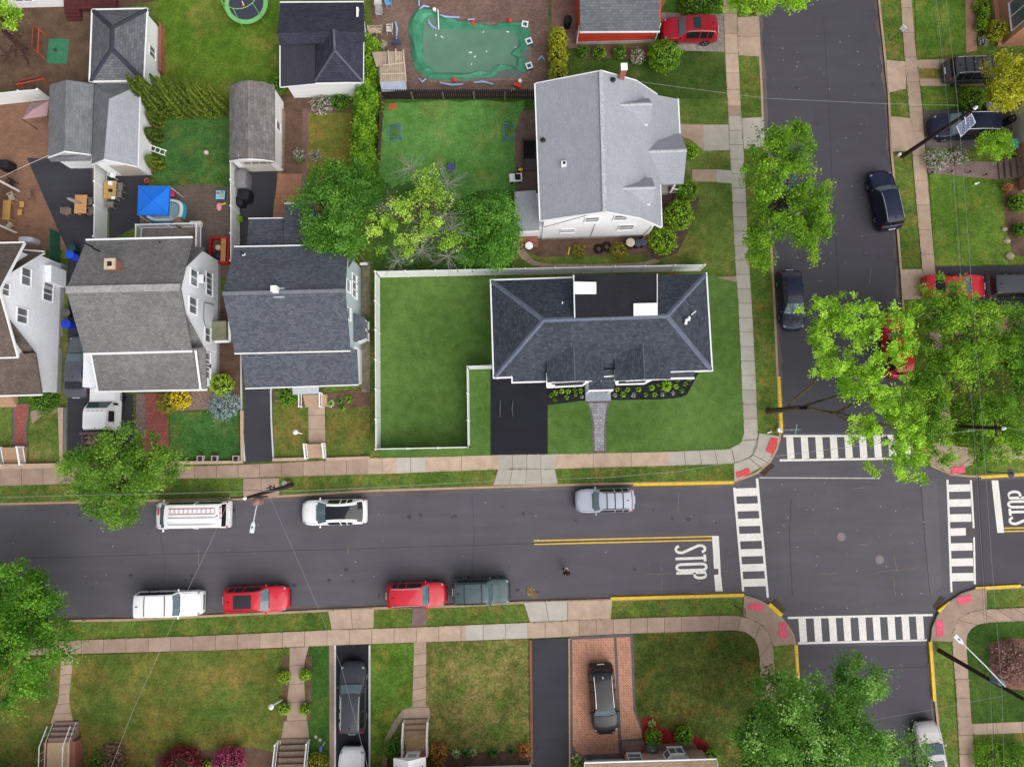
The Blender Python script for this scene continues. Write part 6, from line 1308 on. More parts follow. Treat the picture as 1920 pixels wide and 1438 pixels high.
def limb(root, paths):
    mb = MB()
    for pts, r0, r1 in paths:
        q = [G(a,b,z)-Vector(root.location) for a,b,z in pts]; n = len(q); mb.tube(q, [r0+(r1-r0)*i/(n-1) for i in range(n)], 7)
    return mb.build('limb', mat('mossy_bark', C(96,86,54), .35, 2.5, .95, fine=12), root, smooth=60)
ta = tree('leaning light green street tree with mossy limbs reaching over the crosswalk', (1442,771), [(1545,600,7.2,1.6,2.1,1.1),(1610,600,7.6,1.9,2.0,1.2),(1570,690,7,2.4,1.3,1.1),(1640,720,7.8,2.4,2.1,1.3),(1690,800,7.4,2.1,2.1,1.3),(1700,870,7.2,2.0,1.5,1.1),(1680,630,8,1.6,2.1,1.2),(1620,800,6.8,1.3,1.0,.8)], l_lime, 560, 34, .21, .125, hk=.8, seed=14, group='street trees', limbs=3, trunk_r=.2, lean=tuple(G(1500,764,3.2)-G(1442,771,ZG)), shell=.2, flat=.5)
limb(ta, [([(1470,770,1.6),(1490,748,3.4),(1520,725,4.6),(1545,690,5.8),(1570,640,6.6)],.115,.045),([(1475,768,2),(1515,765,4),(1562,776,5.2),(1592,762,5.8),(1640,742,6.6),(1690,730,7.4)],.13,.05),([(1562,776,5.2),(1590,789,5.6),(1622,788,6),(1680,800,6.8),(1700,860,7)],.075,.03),([(1592,762,5.8),(1625,735,6.4),(1650,660,7.4)],.075,.03)])
tree('wide fresh green tree over the right hand driveway and front path', (1772,668), [(1770,585,7.2,2.9,2.0,1.7),(1840,600,7,1.9,1.6,1.4),(1790,680,7.4,2.6,2.0,1.5),(1870,660,6.6,2.0,1.6,1.2),(1735,740,7.2,1.7,1.7,1.2),(1750,820,7,1.9,1.8,1.2)], l_mid, 600, 40, .26, .125, hk=.8, seed=15, group='street trees', limbs=26, trunk_r=.24, shell=.25)
tree('smaller green tree under the power lines at the north east corner', (1826,792), [(1845,780,5,1.9,1.7,1.3),(1870,830,5,1.8,1.6,1.2),(1815,800,4.6,1.1,1.1,.9)], l_mid, 170, 50, .26, .12, seed=16, group='street trees', trunk_r=.13)
tree('deep green yard tree at the right edge below the driveway', (1905,690), [(1935,640,6,2.2,2.0,1.6),(1935,720,5,2.0,1.8,1.6)], l_green, 130, 55, .28, .125, seed=17, trunk_r=.16)
tree('fresh green street tree over the pavement by the cape house', (1434,400), [(1475,275,6.8,2.0,1.4,1.2),(1465,335,7,2.5,1.6,1.4),(1500,400,7,2.5,1.9,1.4),(1530,440,6.4,1.3,1.6,1.0),(1430,440,6.2,1.3,1.3,1.0),(1425,485,5,1.0,.9,.9),(1500,250,6.2,1.0,.8,.8)], l_mid, 430, 42, .26, .125, hk=.8, seed=18, group='street trees', limbs=18, shell=.3)
tree('bright green street tree at the top edge above the cobbled drive', (1415,24), [(1420,-18,6.5,2.0,1.6,1.4),(1490,-26,6.5,1.6,1.5,1.2),(1450,-60,7,2.6,2,1.6)], l_lime, 200, 50, .27, .13, seed=19, group='street trees')
tree('dark green backyard tree beside the long hedge', (672,440), [(640,390,6,2.5,2.6,2.0),(615,345,5.6,1.5,1.4,1.2),(675,350,5.4,1.4,1.4,1.2),(625,450,5,1.7,1.4,1.2)], l_back, 300, 54, .28, .125, seed=20, group='backyard trees', limbs=18)
ty2 = tree('sparse yellow green tree with many bare grey branches', (812,448), [(715,425,6.6,1.2,.9,.7),(755,385,7,1.3,1.1,.8),(800,335,6.6,1.2,.9,.8),(815,375,6.8,1.4,1.1,.8),(755,460,6.4,1.4,.8,.8),(845,450,6.6,1.0,.8,.7),(800,420,7,1.5,1.0,.8)], l_yell, 62, 44, .24, .125, seed=21, group='backyard trees', limbs=20, shell=.2)
def twigs(root, spots, n, r, m=rust, seed=1, zc=5.5):
    rng = random.Random(seed); o = Vector(root.location)
    for (px,py,z,sp) in spots:
        c = G(px,py,z)-o; mb = MB(); mb.tube([(c.x*.25,c.y*.25,c.z*.6),(c.x*.7,c.y*.7,c.z*.85),c], [r*1.6,r*1.3,r], 5)
        for i in range(n):
            a = rng.uniform(0,6.283); d = Vector((math.cos(a),math.sin(a),rng.uniform(-.1,.5)))*sp*rng.uniform(.5,1.1); p1 = c+d*.55+Vector((rng.gauss(0,.12),rng.gauss(0,.12),0)); p2 = c+d
            mb.tube([c,p1,p2], [r,r*.6,r*.25], 4)
            for k in range(4):
                t = rng.uniform(.3,1); b = c.lerp(p2,t); e = b+Vector((rng.gauss(0,.35),rng.gauss(0,.35),rng.gauss(.05,.15)))*sp*.6; mb.tube([b,e], [r*.4,r*.15], 3)
        mb.build('bare_branch', m, root)
twigs(ty2, [(770,315,6,1.5),(840,345,5.6,1.5),(830,405,6.2,1.7),(845,430,6,1.6),(720,390,5.8,1.2),(790,470,5.4,1.5),(840,480,5.4,1.5),(745,490,5,1.4),(800,430,6.4,1.8)], 20, .02, mat('grey_bark', C(150,148,142), .25, 4, .95), 4)
tree('willowy green tree with drooping sprays beside the cape house', (925,452), [(915,410,5,2.2,1.9,1.7),(935,440,4.6,1.7,1.9,1.4),(905,455,4.6,1.9,1.7,1.3),(925,475,3.8,1.2,1.0,.9)], l_back, 330, 54, .24, .115, seed=22, group='backyard trees', limbs=20, flat=1.1)
tree('golden green tree beside the black suv at the right edge', (1868,180), [(1885,130,4.6,1.3,1.3,1.2),(1890,180,4.6,1.3,1.2,1.1),(1915,150,4.8,1.5,1.8,1.4)], l_gold, 150, 48, .22, .11, seed=23, trunk_r=.1)
tree('little lime tree by the pale garage door', (1850,283), [(1867,268,2.6,1.05,.95,.9)], l_lime, 60, 46, .18, .09, seed=24, trunk_r=.06)
tt = tree('reddish bare tree with a few leaves in the top left yard', (48,96), [(8,20,6,1.0,1.2,.7),(20,38,5.5,.7,.8,.6)], l_lime, 26, 40, .22, .12, seed=25, limbs=14, tmat=mat('red_bark', C(84,56,52), .3, 3, .95)); twigs(tt, [(30,90,3.2,1.5),(15,105,3,1.6),(40,70,3.5,1.3),(50,110,2.4,1.2)], 16, .03, MATS['red_bark'], 6)
# arborvitae row
av = [((286,212),4.6,.66),((300,214),4.8,.68),((312,213),4.9,.68),((326,214),4.8,.68),((340,214),4.7,.66),((354,215),4.6,.66),((368,214),4.6,.68),((385,215),4.7,.68),((402,214),4.7,.68),((418,213),4.2,.66)]
for i, (b_, h_, r_) in enumerate(av):
    lab = {0:'arborvitae at the garage end of the tall row',9:'arborvitae next to the lichen roofed garage'}.get(i, 'tall green arborvitae inside the row behind the green lawn')
    conifer(lab, b_[0], b_[1], h_, r_, l_thuja, tilt=(-9+i%3*1.5, 3+i%2*2), group='arborvitae row', seed=30+i, size=.085, n=3400)
for i, (px,py,h_,r_,lab) in enumerate(((300,232,2.0,.62,'topmost'),(296,262,1.9,.6,'second'),(298,312,1.9,.6,'lowest'))): conifer({'topmost':'short cone shrub just below the tall arborvitae row','second':'short cone shrub just above the white ladder','lowest':'short cone shrub just below the white ladder'}[lab], px, py, h_, r_, l_thuja, group='cone shrubs by the garage', seed=50+i, n=1300, name='cone_shrub', cat='shrub', power=.6)
for i, (px,py,h_,r_,lab) in enumerate(((1046,76,2.4,.75,'column of clipped golden thuja nearest the top'),(1046,106,2.4,.78,'middle column of clipped golden thuja'),(1046,138,2.3,.75,'column of clipped golden thuja nearest the cape house'))): shrub(lab, px, py, r_, l_gold, 2.6, ry=.85, group='golden thuja by the pool yard', seed=55+i, name='thuja', size=.09)
hedge('long loose bright green hedge dividing the backyards', [(694,90),(692,200),(684,300),(688,352)], 1.5, 1.7, l_mid, 60, 260, .12, rough=.22)
SH = [('round bright green ball shrub beside the red suv',1246,104,1.32,l_mid,2.0),('small round green shrub beside the cape house porch',1297,284,.62,l_box,1.2),('round dark lime shrub below the cape house steps',1289,357,.92,l_mid,1.5),('big round lime shrub with pale blossom by the cape house',1274,403,1.18,l_box,1.7),('oval lime shrub at the cape house corner',1243,451,1.1,l_box,1.5),
 ('smooth green ball shrub beside the solar panel pole',1825,186,.98,l_mid,1.7),('yellow green oval shrub against the peach wall',1869,57,.85,l_gold,1.6),('narrow bright clipped hedge bush beside the oval one',1840,48,.38,l_box,1.1),('small pale silver cushion shrub at the peach house',1844,77,.42,l_silver,.6),('small yellow shrub at the top of the peach house bed',1833,12,.38,l_lemon,.7),
 ('tall yellow green shrub beside the two storey house',415,721,.88,l_lemon,1.9),('spreading blue grey spruce below the yellow green shrub',419,760,1.15,l_blue,1.0),('glowing yellow flowering bush by the red paver walk',337,748,.82,l_yflow,1.2),('olive bush left of the yellow flowering bush',313,757,.80,l_olive,1.2),('low green bush in front of the gambrel house porch',82,750,1.1,l_green,.9),('broad green bush left of the striped canopy steps',540,742,.9,l_mid,1.0),
 ('lemon green ball shrub left of the walk, upper of its pair',533,1270,.47,l_lemon,.9),('lime ball shrub right of the walk, upper of its pair',571,1266,.48,l_box,.9),('lemon green ball shrub left of the walk, lower of its pair',533,1329,.46,l_lemon,.9),('lime ball shrub right of the walk, lower of its pair',571,1330,.45,l_box,.9),
 ('magenta leaved bush at the bottom edge',428,1432,1.2,l_mag,1.5),('dark wine red bush at the bottom edge',340,1440,1.6,l_wine,1.5),('small green bush between the wine and magenta bushes',388,1438,.45,l_box,.8),('copper and green bush beside the storm door vestibule',821,1412,.75,l_orange,1.1),('small copper bush by the brick driveway edging',984,1406,.5,l_orange,.8),('dark bronze bush right of the timber stairs',596,1432,.8,l_olive,1.0),('tall grassy green bush beside the vestibule',741,1405,.85,l_green,1.0),
 ('round green bush in red mulch beside the brick drive',1226,1381,.62,l_mid,1.0),('round green bush in red mulch nearer the bay window',1282,1379,.68,l_mid,1.0),('green bush at the corner of the pink brick house',1334,1424,.62,l_mid,1.4),('brown twiggy shrub mound at the right edge',1900,1243,1.5,l_twig,1.2),('pale green shrub bed at the bottom right corner',1858,1424,1.3,l_mid,1.0),('pale green shrub touching the right edge at the bottom',1905,1425,1.2,l_green,1.1),
 ('pink and white flowering bush by the pavement',1758,298,.9,l_flow,1.3),('low flowering plants beside the path at the right',1800,294,.7,l_flow,.7),('green shrub in the rock bed at the right edge',1912,380,.75,l_mid,1.3),('copper shrub in the rock bed at the right edge',1890,352,.42,l_orange,.8),('dark green shrub lower in the rock bed',1915,430,.6,l_green,1.2),
 ('white rose bush under the red house wall',1196,106,.6,l_flow,.9),('leafy plant beside the white rose bush',1162,98,.55,l_green,.8),('leafy peony at the left end of the red house bed',1094,96,.5,l_green,.7),('pale leafy peony in the red house bed',1124,99,.55,l_mid,.8),('grassy plants under the cape house south wall',1160,470,.7,l_olive,.6),('olive weeds along the cape house path',1085,470,.55,l_olive,.5),('white flowered clump behind the navy roofed garage',602,195,.9,l_flow,.6),('leafy clump behind the navy roofed garage',638,190,.8,l_green,.7),('pale flowering weeds beside the plum brick path',560,290,.5,l_flow,.5),('white flowered weeds on the yellowing lawn',590,292,.5,l_flow,.4),('low scrub beside the old shed',716,150,.8,l_olive,1.0),
 ('green bush at the corner left of the navy roofed garage',522,158,.6,l_mid,1.2),('dark low shrub at the top edge above the cobbled drive',1300,8,1.2,l_green,.9),('dark low shrub beside it at the top edge',1335,4,.9,l_green,.8),('rosy twig bush in the bottom left lawn corner',210,1418,.95,l_twig,.6),('wispy green plants beside the brick stoop',185,1425,.6,l_green,.5),('leafy weeds along the pale blue house wall',688,605,.45,l_green,.5),('low green plants beside the twin garage',562,300,.3,l_green,.4),('small bright bush behind the white fence by the grill',449,410,.28,l_box,.8)]
for i, (lab,px,py,r_,m_,h_) in enumerate(SH): shrub(lab, px, py, r_, m_, h_, seed=70+i, size=.075 if r_ > .5 else .06, soft=m_ in (l_blue,l_twig,l_flow,l_orange,l_olive) or 'grassy' in lab or 'weeds' in lab or 'plants' in lab or 'pale green' in lab)
for px,py,lab in ((1844,30,'bright clipped hedge bush above the pale silver cushion'),): shrub(lab, px, py-8, .38, l_box, 1.2, ry=1.1, seed=140)
TU = [('green hosta nearest the tan steps of the pale blue house',621,757,.36,l_host),('green leafy plant in the bed by the white fence',655,749,.42,l_mid),('small leafy plant between the hostas',638,752,.3,l_green),('small plant at the bed edge below the hostas',643,765,.28,l_mid),('variegated hosta at the foot of the brick drive',1081,1419,.4,l_host),('pale hosta in the red brick house bed, left one',855,1411,.42,l_host),('pale hosta in the red brick house bed, right one',887,1408,.36,l_host),('strappy daylily clump between the two pale hostas',873,1410,.42,l_grassy),('broad daylily clump in the red brick house bed',925,1408,.55,l_grassy),('thin daylily clump near the copper bush',958,1404,.4,l_grassy),('yellow green plant beside the pink brick garage',1081,1436,.3,l_lemon),('pale grass tuft in the red mulch',1221,1354,.35,l_host)]
for i, (lab,px,py,r_,m_) in enumerate(TU): tuft(lab, px, py, r_, m_, 70, .4, seed=200+i)
# young plants in the black mulch of the corner house
FP = [(1041,737,.24,0),(1053,734,.24,0),(1065,734,.24,0),(1077,732,.22,1),(1089,733,.25,0),(1033,741,.22,2),(1040,750,.2,1),(1062,745,.24,2),(1079,740,.18,2),(1091,744,.18,3),(1157,731,.22,0),(1152,741,.2,3),(1168,740,.3,2),(1176,731,.24,2),(1187,741,.24,3),(1197,730,.26,0),(1210,740,.2,2),(1221,727,.27,0),(1227,740,.24,0),(1241,740,.2,3),(1248,724,.52,4),(1267,725,.24,0),(1277,733,.22,1),(1284,720,.24,2),(1291,711,.22,2),(1270,713,.2,1),(1261,737,.2,3),(1234,722,.16,2)]
pm_ = [l_box,l_green,l_mid,l_silver,l_box]; pn = ['bright green mounded','leafy green','mid green tufted','grey leaved','broad bright green']
for i, (px,py,r_,k) in enumerate(FP):
    side = 'left of the porch' if px < 1100 else 'right of the porch'
    near = {4:'largest plant, broad and bright green, in the black mulch right of the porch'}.get(k, f'{pn[k]} young plant in black mulch, one of several {side}')
    tuft(near, px, py, r_, pm_[k], 46 if k != 4 else 110, .22 if k != 4 else .45, group='young foundation plants '+side+', '+pn[k], seed=300+i, name='young_plant', w=.03)
# ================================================================ FENCES
def fence(label, pts, h, m, name='vinyl_fence', post=2.3, th=.045, pm=None, group=None, z0=ZG, off=(0,0), caps=True):
    q = [G(p[0],p[1],z0) for p in pts]; root = thing(name, label, 'fence', q[0], 0, group); o = Vector(q[0]); pm = pm or m
    for a, b in zip(q, q[1:]):
        L = (b-a).length; n = max(1, round(L/post))
        for i in range(n):
            p0, p1 = a.lerp(b,i/n)-o, a.lerp(b,(i+1)/n)-o; mb = MB()
            mb.ribbon([p0,p1], th, .05, h-.06); mb.ribbon([p0,p1], th*1.5, h-.1, h); mb.ribbon([p0,p1], th*1.5, .03, .14); mb.build('fence_panel', m, root)
        for i in range(n+1):
            if i == 0 and a is not q[0]: continue
            p = a.lerp(b,i/n)-o; mb = MB(); mb.box(p.x-.065,p.x+.065,p.y-.065,p.y+.065,-.02,h+.06)
            if caps: mb.lathe((p.x,p.y,h+.06), [(.1,0),(.1,.03),(.02,.09)], 4)
            mb.build('fence_post', pm, root)
    return root
GF = 'white vinyl fences'
fence('long white vinyl fence between the pale blue house and the bright green lot', [(711.5,520),(713,842)], 1.8, vinyl, group=GF)
fence('white vinyl fence behind the slate roofed ranch house', [(711.5,520),(1310,507.5)], 1.75, vinyl, group=GF)
fence('thin white vinyl fence parallel to the street on the bright green lot', [(713,842),(880.5,838.5)], 1.75, vinyl, group=GF)
fence('white vinyl fence running up beside the black driveway', [(880.5,838.5),(878.5,692)], 1.75, vinyl, group=GF)
fence('short white vinyl fence joining the ranch house corner', [(878.5,692),(921,690.5)], 1.75, vinyl, group=GF)
fence('white vinyl fence between the two black asphalt backyards', [(201,312),(201,400),(200,456)], 1.75, vinyl, group=GF)
fence('white vinyl fence from the lichen roofed garage to the pale blue house', [(448,306),(449,400),(449,500)], 1.75, vinyl, group=GF)
fence('white vinyl fence behind the pink canopy in the top left yard', [(-20,199),(60,190),(95,187)], 1.6, vinyl, group=GF)
dkw = mat('dark_fence_wood', C(42,36,38), .3, 3, .9, fine=10)
g0 = G(718,187,ZG); pf = thing('picket_fence', 'dark brown picket fence between the pool yard and the emerald lawn', 'fence', g0)
a, b = g0, G(1004,186,ZG); L = (b-a).length; d = (b-a).normalized()
mb = MB(); n = int(L/.17)
for i in range(n):
    p = a+d*(i*.17+.08)-a; mb.box(p.x-.06,p.x+.06,p.y-.02,p.y+.02,.05,1.45); mb.add([(p.x-.06,p.y-.02,1.45),(p.x+.06,p.y-.02,1.45),(p.x,p.y-.02,1.58),(p.x-.06,p.y+.02,1.45),(p.x+.06,p.y+.02,1.45),(p.x,p.y+.02,1.58)], [(0,1,2),(5,4,3),(0,2,5,3),(1,4,5,2)])
mb.ribbon([(0,-.045),((b-a).x,(b-a).y-.045)], .05, .35, .45); mb.ribbon([(0,-.045),((b-a).x,(b-a).y-.045)], .05, 1.1, 1.2); mb.build('picket_panel', dkw, pf)
for i in range(6): p = (b-a)*(i/5); mb = MB(); mb.box(p.x-.06,p.x+.06,p.y-.16,p.y-.04,-.02,1.3); mb.build('fence_post', mat('weathered_post', C(120,104,92), .3, 4, .9), pf)
fence('thin dark wire fence along the brown soil strip', [(718,192),(713,300)], 1.0, mat('rusty_wire', C(92,66,58), .3, 4, .8), 'wire_fence', 2.0, .02)
fence('low brown timber rail beside the lichen roofed garage', [(534,212),(532,318)], .5, mat('old_rail', C(164,140,124), .3, 4, .9, fine=9), 'timber_rail', 2.5, .08, caps=False)
fence('reddish low timber border behind the tall arborvitae', [(308,218),(431,217)], .35, mat('reddish_board', C(150,96,82), .3, 3, .9), 'timber_border', 3, .06, caps=False)
fence('brown timber board fence beside the hip roof garage', [(308,54),(308,140)], .7, mat('cedar_board', C(164,104,80), .25, 3, .9, fine=9), 'board_fence', 2.5, .1, caps=False)
fence('green screen panel beside the gambrel house yard', [(113,440),(113,505)], 1.3, mat('green_screen', C(44,96,74), .2, 2, .8), 'screen_panel', 1.6, .04, caps=False)
def kerbwall(label, pts, w, h, m, name='retaining_wall'):
    q = [G(p[0],p[1],ZG) for p in pts]; r = thing(name, label, 'low wall', q[0]); mb = MB(); mb.ribbon([p-q[0] for p in q], w, -.1, h); mb.build('wall', m, r)
    mb = MB(); mb.ribbon([p-q[0] for p in q], w+.06, h, h+.06); mb.build('coping', mat('wall_coping', C(196,168,146), .15, 2, .9), r)
kerbwall('low concrete retaining wall beside the gambrel house driveway', [(121,765),(122,872),(-40,876)], .35, .45, found)
kerbwall('low stone wall along the lawn by the red paver walk', [(320,868),(456,866),(456,770)], .2, .25, mat('stone_wall', C(150,130,120), .3, 4, .95, fine=9))
kerbwall('low whitewashed wall at the front of the pale blue house lawn, left of its steps', [(513,862),(577,860)], .18, .25, found)
kerbwall('low whitewashed wall at the front of the pale blue house lawn, right of its steps', [(613,861),(694,858)], .18, .25, found)
fr = Frame('street_steps', 'white railed steps from the pavement up to the gambrel house walk', 'steps', 30, 858, 1.6)
a, b = fr.l(10,872,0), fr.l(52,838,0); steps(fr, a.x, b.x, a.y, b.y, 3, 0, .45, MATS['tan_tread'])
for x in (a.x, b.x): railing([(x,a.y,.05),(x,b.y,.45)], .8, trim, parent=fr.root, r=.04)
fr = Frame('street_steps', 'white railed steps from the pavement up to the pale blue house walk', 'steps', 594, 845, 1.6)
a, b = fr.l(578,859,0), fr.l(612,832,0); steps(fr, a.x, b.x, a.y, b.y, 3, 0, .45, MATS['tan_step'])
for x in (a.x, b.x): railing([(x,a.y,.05),(x,b.y,.45)], .8, trim, parent=fr.root, r=.04)
# ================================================================ POLES, LAMPS, SIGNS, WIRES
def pole(label, base, top, z, r0=.17, r1=.11):
    b0 = G(base[0],base[1],ZG); t = G(top[0],top[1],z); rt_ = thing('utility_pole', label, 'utility pole', b0, 0, 'utility poles'); v = t-b0
    mb = MB(); mb.tube([(0,0,-.1),tuple(v*.5),tuple(v)], [r0,(r0+r1)/2,r1], 10); mb.build('pole', pole_m, rt_, smooth=60); return rt_, b0, v
def lamp_arm(rt_, b0, pa, za, ph, zh):
    a = G(pa[0],pa[1],za)-b0; h = G(ph[0],ph[1],zh)-b0; m_ = a.lerp(h,.5)+Vector((0,0,.12)); mb = MB(); mb.tube([a,m_,h], [.05,.045,.04], 7); o = mb.build('lamp_arm', galv, rt_, smooth=60)
    d = (h-a); d.z = 0; d.normalize(); mb = MB(); an = math.atan2(d.y,d.x); c = h+d*.32; mb.obox(c, (.62,.30,.10), an); mb.obox(c-d*.28, (.3,.17,.12), an); o2 = mb.build('lamp_head', mat('lamp_housing', C(226,234,240), .05, 2, .45), rt_, bevel=.04)
    mb = MB(); mb.tube([c-d*.05+Vector((0,0,.05)), c-d*.05+Vector((0,0,.12))], .05, 8); mb.build('photocell', blackp, o2)
pr1, b1, v1 = pole('utility pole carrying a solar panel by the minivan', (1692,293), (1827,204), 9.2)
mb = MB(); q = [G(*p) - b1 for p in ((1792.5,238,7.9),(1821,213.5,7.9),(1829,231,7.9),(1801,258,7.9))]; u = Vector((0,0,.05)); mb.add(q+[p+u for p in q], [(3,2,1,0),(4,5,6,7),(0,1,5,4),(1,2,6,5),(2,3,7,6),(3,0,4,7)]); o = mb.build('solar_panel', mat('panel_frame', C(224,226,234), .05, 2, .4), pr1)
c = sum(q, Vector())/4; mb = MB(); mb.face(*[c+(p-c)*.92+Vector((0,0,.056)) for p in q]); mb.build('solar_cells', courses('solar_cells', C(92,96,124), C(104,108,136), C(160,164,184), .3, .18, .018, .06, rough=.25, off=0), o)
mb = MB(); mb.tube([v1*.88,c], .04, 6); mb.build('bracket', galv, pr1); mb = MB(); mb.lathe(tuple(v1), [(.07,0),(.12,.05),(.06,.15),(.1,.2),(.04,.3)], 10); mb.build('insulator', trim, pr1)
mb = MB(); mb.lathe((-.35,.05,-.02), [(.12,0),(.13,.35),(.05,.4)], 8); mb.build('ground_marker', trim, pr1)
pr2, b2, v2 = pole('utility pole half hidden in the tree by the north east corner', (1727,797), (1880,803), 9.0); mb = MB(); mb.lathe(tuple(v2), [(.07,0),(.12,.05),(.06,.15),(.1,.2),(.04,.3)], 10); mb.build('insulator', trim, pr2)
mb = MB(); mb.obox(v2*.93, (.1,1.1,.1), .05); mb.build('cross_arm', pole_m, pr2)
pr3, b3, v3 = pole('utility pole with long lamp arm on the south east corner lawn', (1761.5,1219.5), (1922,1312), 9.6); lamp_arm(pr3, b3, (1885,1287), 8.0, (1803,1204), 8.2)
mb = MB(); mb.lathe(tuple(v3*.74+Vector((-.1,.25,-.45))), [(.2,0),(.22,.05),(.22,.8),(.05,.9)], 12); mb.build('transformer', mat('blue_grey_can', C(120,140,152), .1, 2, .5), pr3)
pr4, b4, v4 = pole('utility pole with transformer and lamp arm over the west road', (548,909), (460,934), 9.0); lamp_arm(pr4, b4, (486,931), 7.2, (475,981), 7.4)
mb = MB(); mb.lathe(tuple(v4*.86+Vector((.3,-.35,-.55))), [(.24,0),(.27,.05),(.27,.85),(.06,.98)], 14); mb.build('transformer', mat('rust_grey_can', C(150,120,112), .25, 2, .6), pr4)
mb = MB(); mb.obox(v4*.93, (2.4,.12,.12), .03); mb.build('cross_arm', pole_m, pr4); mb = MB(); mb.lathe(tuple(v4), [(.07,0),(.12,.05),(.06,.15),(.1,.2),(.04,.3)], 10); mb.build('insulator', trim, pr4)
mb = MB()
for i in range(9): mb.obox(v4*.62+Vector((.2+i*.06,.3+math.sin(i*2)*.1,0)), (.35,.05,.05), i*.7, i*.3)
mb.build('cable_splice', blackp, pr4)
g = G(541,905,.2); st = thing('pole_stub', 'sawn off pole stub with ring cap beside the leaning utility pole', 'pole', g-Vector((0,0,.1))); mb = MB(); mb.tube([(0,0,0),(0,0,1.1)], .17, 12); mb.build('post', mat('pale_stub_wood', C(176,132,110), .2, 3, .9), st); mb = MB(); mb.lathe((0,0,1.08), [(.185,0),(.185,.05),(.12,.06)], 12); mb.build('cap', galv, st)
wm = mat('cable_black', C(58,56,60), .1, 1, .6); ww = mat('cable_silver', C(164,164,166), .1, 1, .5)
def wire(label, pts, r=.018, m=wm, z=7.5, sag=.35, group='overhead cables'):
    r *= .45
    q = [G(p[0],p[1],p[2] if len(p) > 2 else z) for p in pts]; out = []
    for i in range(len(q)-1):
        n = 6
        for k in range(n): t = k/n; p = q[i].lerp(q[i+1],t); out.append(p)
    out.append(q[-1]); o = out[0]; mb = MB(); mb.tube([p-o for p in out], r, 4); r_ = mb.build('overhead_cable', m, loc=o); return tag(r_, label, 'cable', group)
wire('dark power cable over the right pavement, leftmost of the bundle', [(1746,-30),(1768,180),(1785,330),(1796,520),(1819,760),(1831,900),(1847,1200),(1853,1480)], .022, wm, 7.2)
wire('thick dark power cable in the middle of the right hand bundle', [(1757,-30),(1775,140),(1792,330),(1805,520),(1829,800),(1846,1100),(1859,1300),(1868,1480)], .032, wm, 7.4)
wire('grey power cable crossing the solar panel car park side', [(1752,-30),(1782,250),(1800,500),(1824,780),(1838,1000),(1856,1250),(1864,1480)], .018, ww, 7.0)
wire('white power cable, rightmost of the bundle above the right pavement', [(1771,-30),(1795,190),(1812,400),(1822,540),(1842,800),(1860,1060),(1878,1280),(1884,1480)], .024, ww, 8.6)
wire('pale cable along the north kerb of the west road', [(-20,933),(120,929),(330,925),(455,921),(560,920),(700,914),(920,902),(1140,895),(1270,884),(1400,862),(1640,832),(1830,806)], .026, ww, 6.8)
wire('dark cable along the north kerb beside the utility pole', [(-20,927.5),(200,924),(455,919.5),(600,916),(700,911)], .024, wm, 7.2)
wire('pale dashed looking service cable crossing the road by the van', [(433,928),(398,1010),(350,1110),(250,1330),(196,1470)], .018, ww, 6)
wire('pale service cable from the utility pole to the white edged driveway', [(505,930),(545,1020),(597,1140),(640,1250),(690,1440)], .017, ww, 6)
wire('white service cable from the cape house across the north street', [(1150,147),(1290,166),(1440,185),(1660,195),(1797,198)], .02, ww, 6.6)
wire('thin cable across the south street by the champagne sedan', [(1540,1368),(1660,1345),(1760,1328),(1885,1303)], .018, ww, 7)
wire('pale cable from the hidden pole to the right edge', [(1640,833),(1745,816),(1880,802),(1930,808)], .018, ww, 7.6)
wire('string of garden lights above the brown patio', [(-5,336),(45,312),(93,291)], .03, mat('light_string', C(226,222,214), .1, 6), 3)
wire('faint cable over the corner lawn below the mulch bed', [(1311,700),(1282,755),(1252,815),(1232,858)], .012, mat('grey_green_cable', C(134,156,110), .1, 4), 5)
def lamp_post(label, base, top, m):
    b0 = G(base[0],base[1],ZG); t = G(top[0],top[1],1.9)-b0; r = thing('lamp_post', label, 'lamp', b0, 0, 'garden lamp posts'); mb = MB(); mb.tube([(0,0,-.02),tuple(t)], .05, 8); mb.build('post', m, r); mb = MB(); mb.lathe(tuple(t), [(.09,0),(.14,.06),(.16,.3),(.2,.33),(.03,.5)], 8); mb.build('lantern', m if m is trim else galv, r)
lamp_post('white lamp post on the lawn of the pale blue house', (567,813), (556,810.5), trim); lamp_post('white lamp post with grey lantern beside the walk with ball shrubs', (530,1311), (511,1322), trim)
def octagon(r): return [(r*math.cos(R(22.5+45*i)), r*math.sin(R(22.5+45*i))) for i in range(8)]
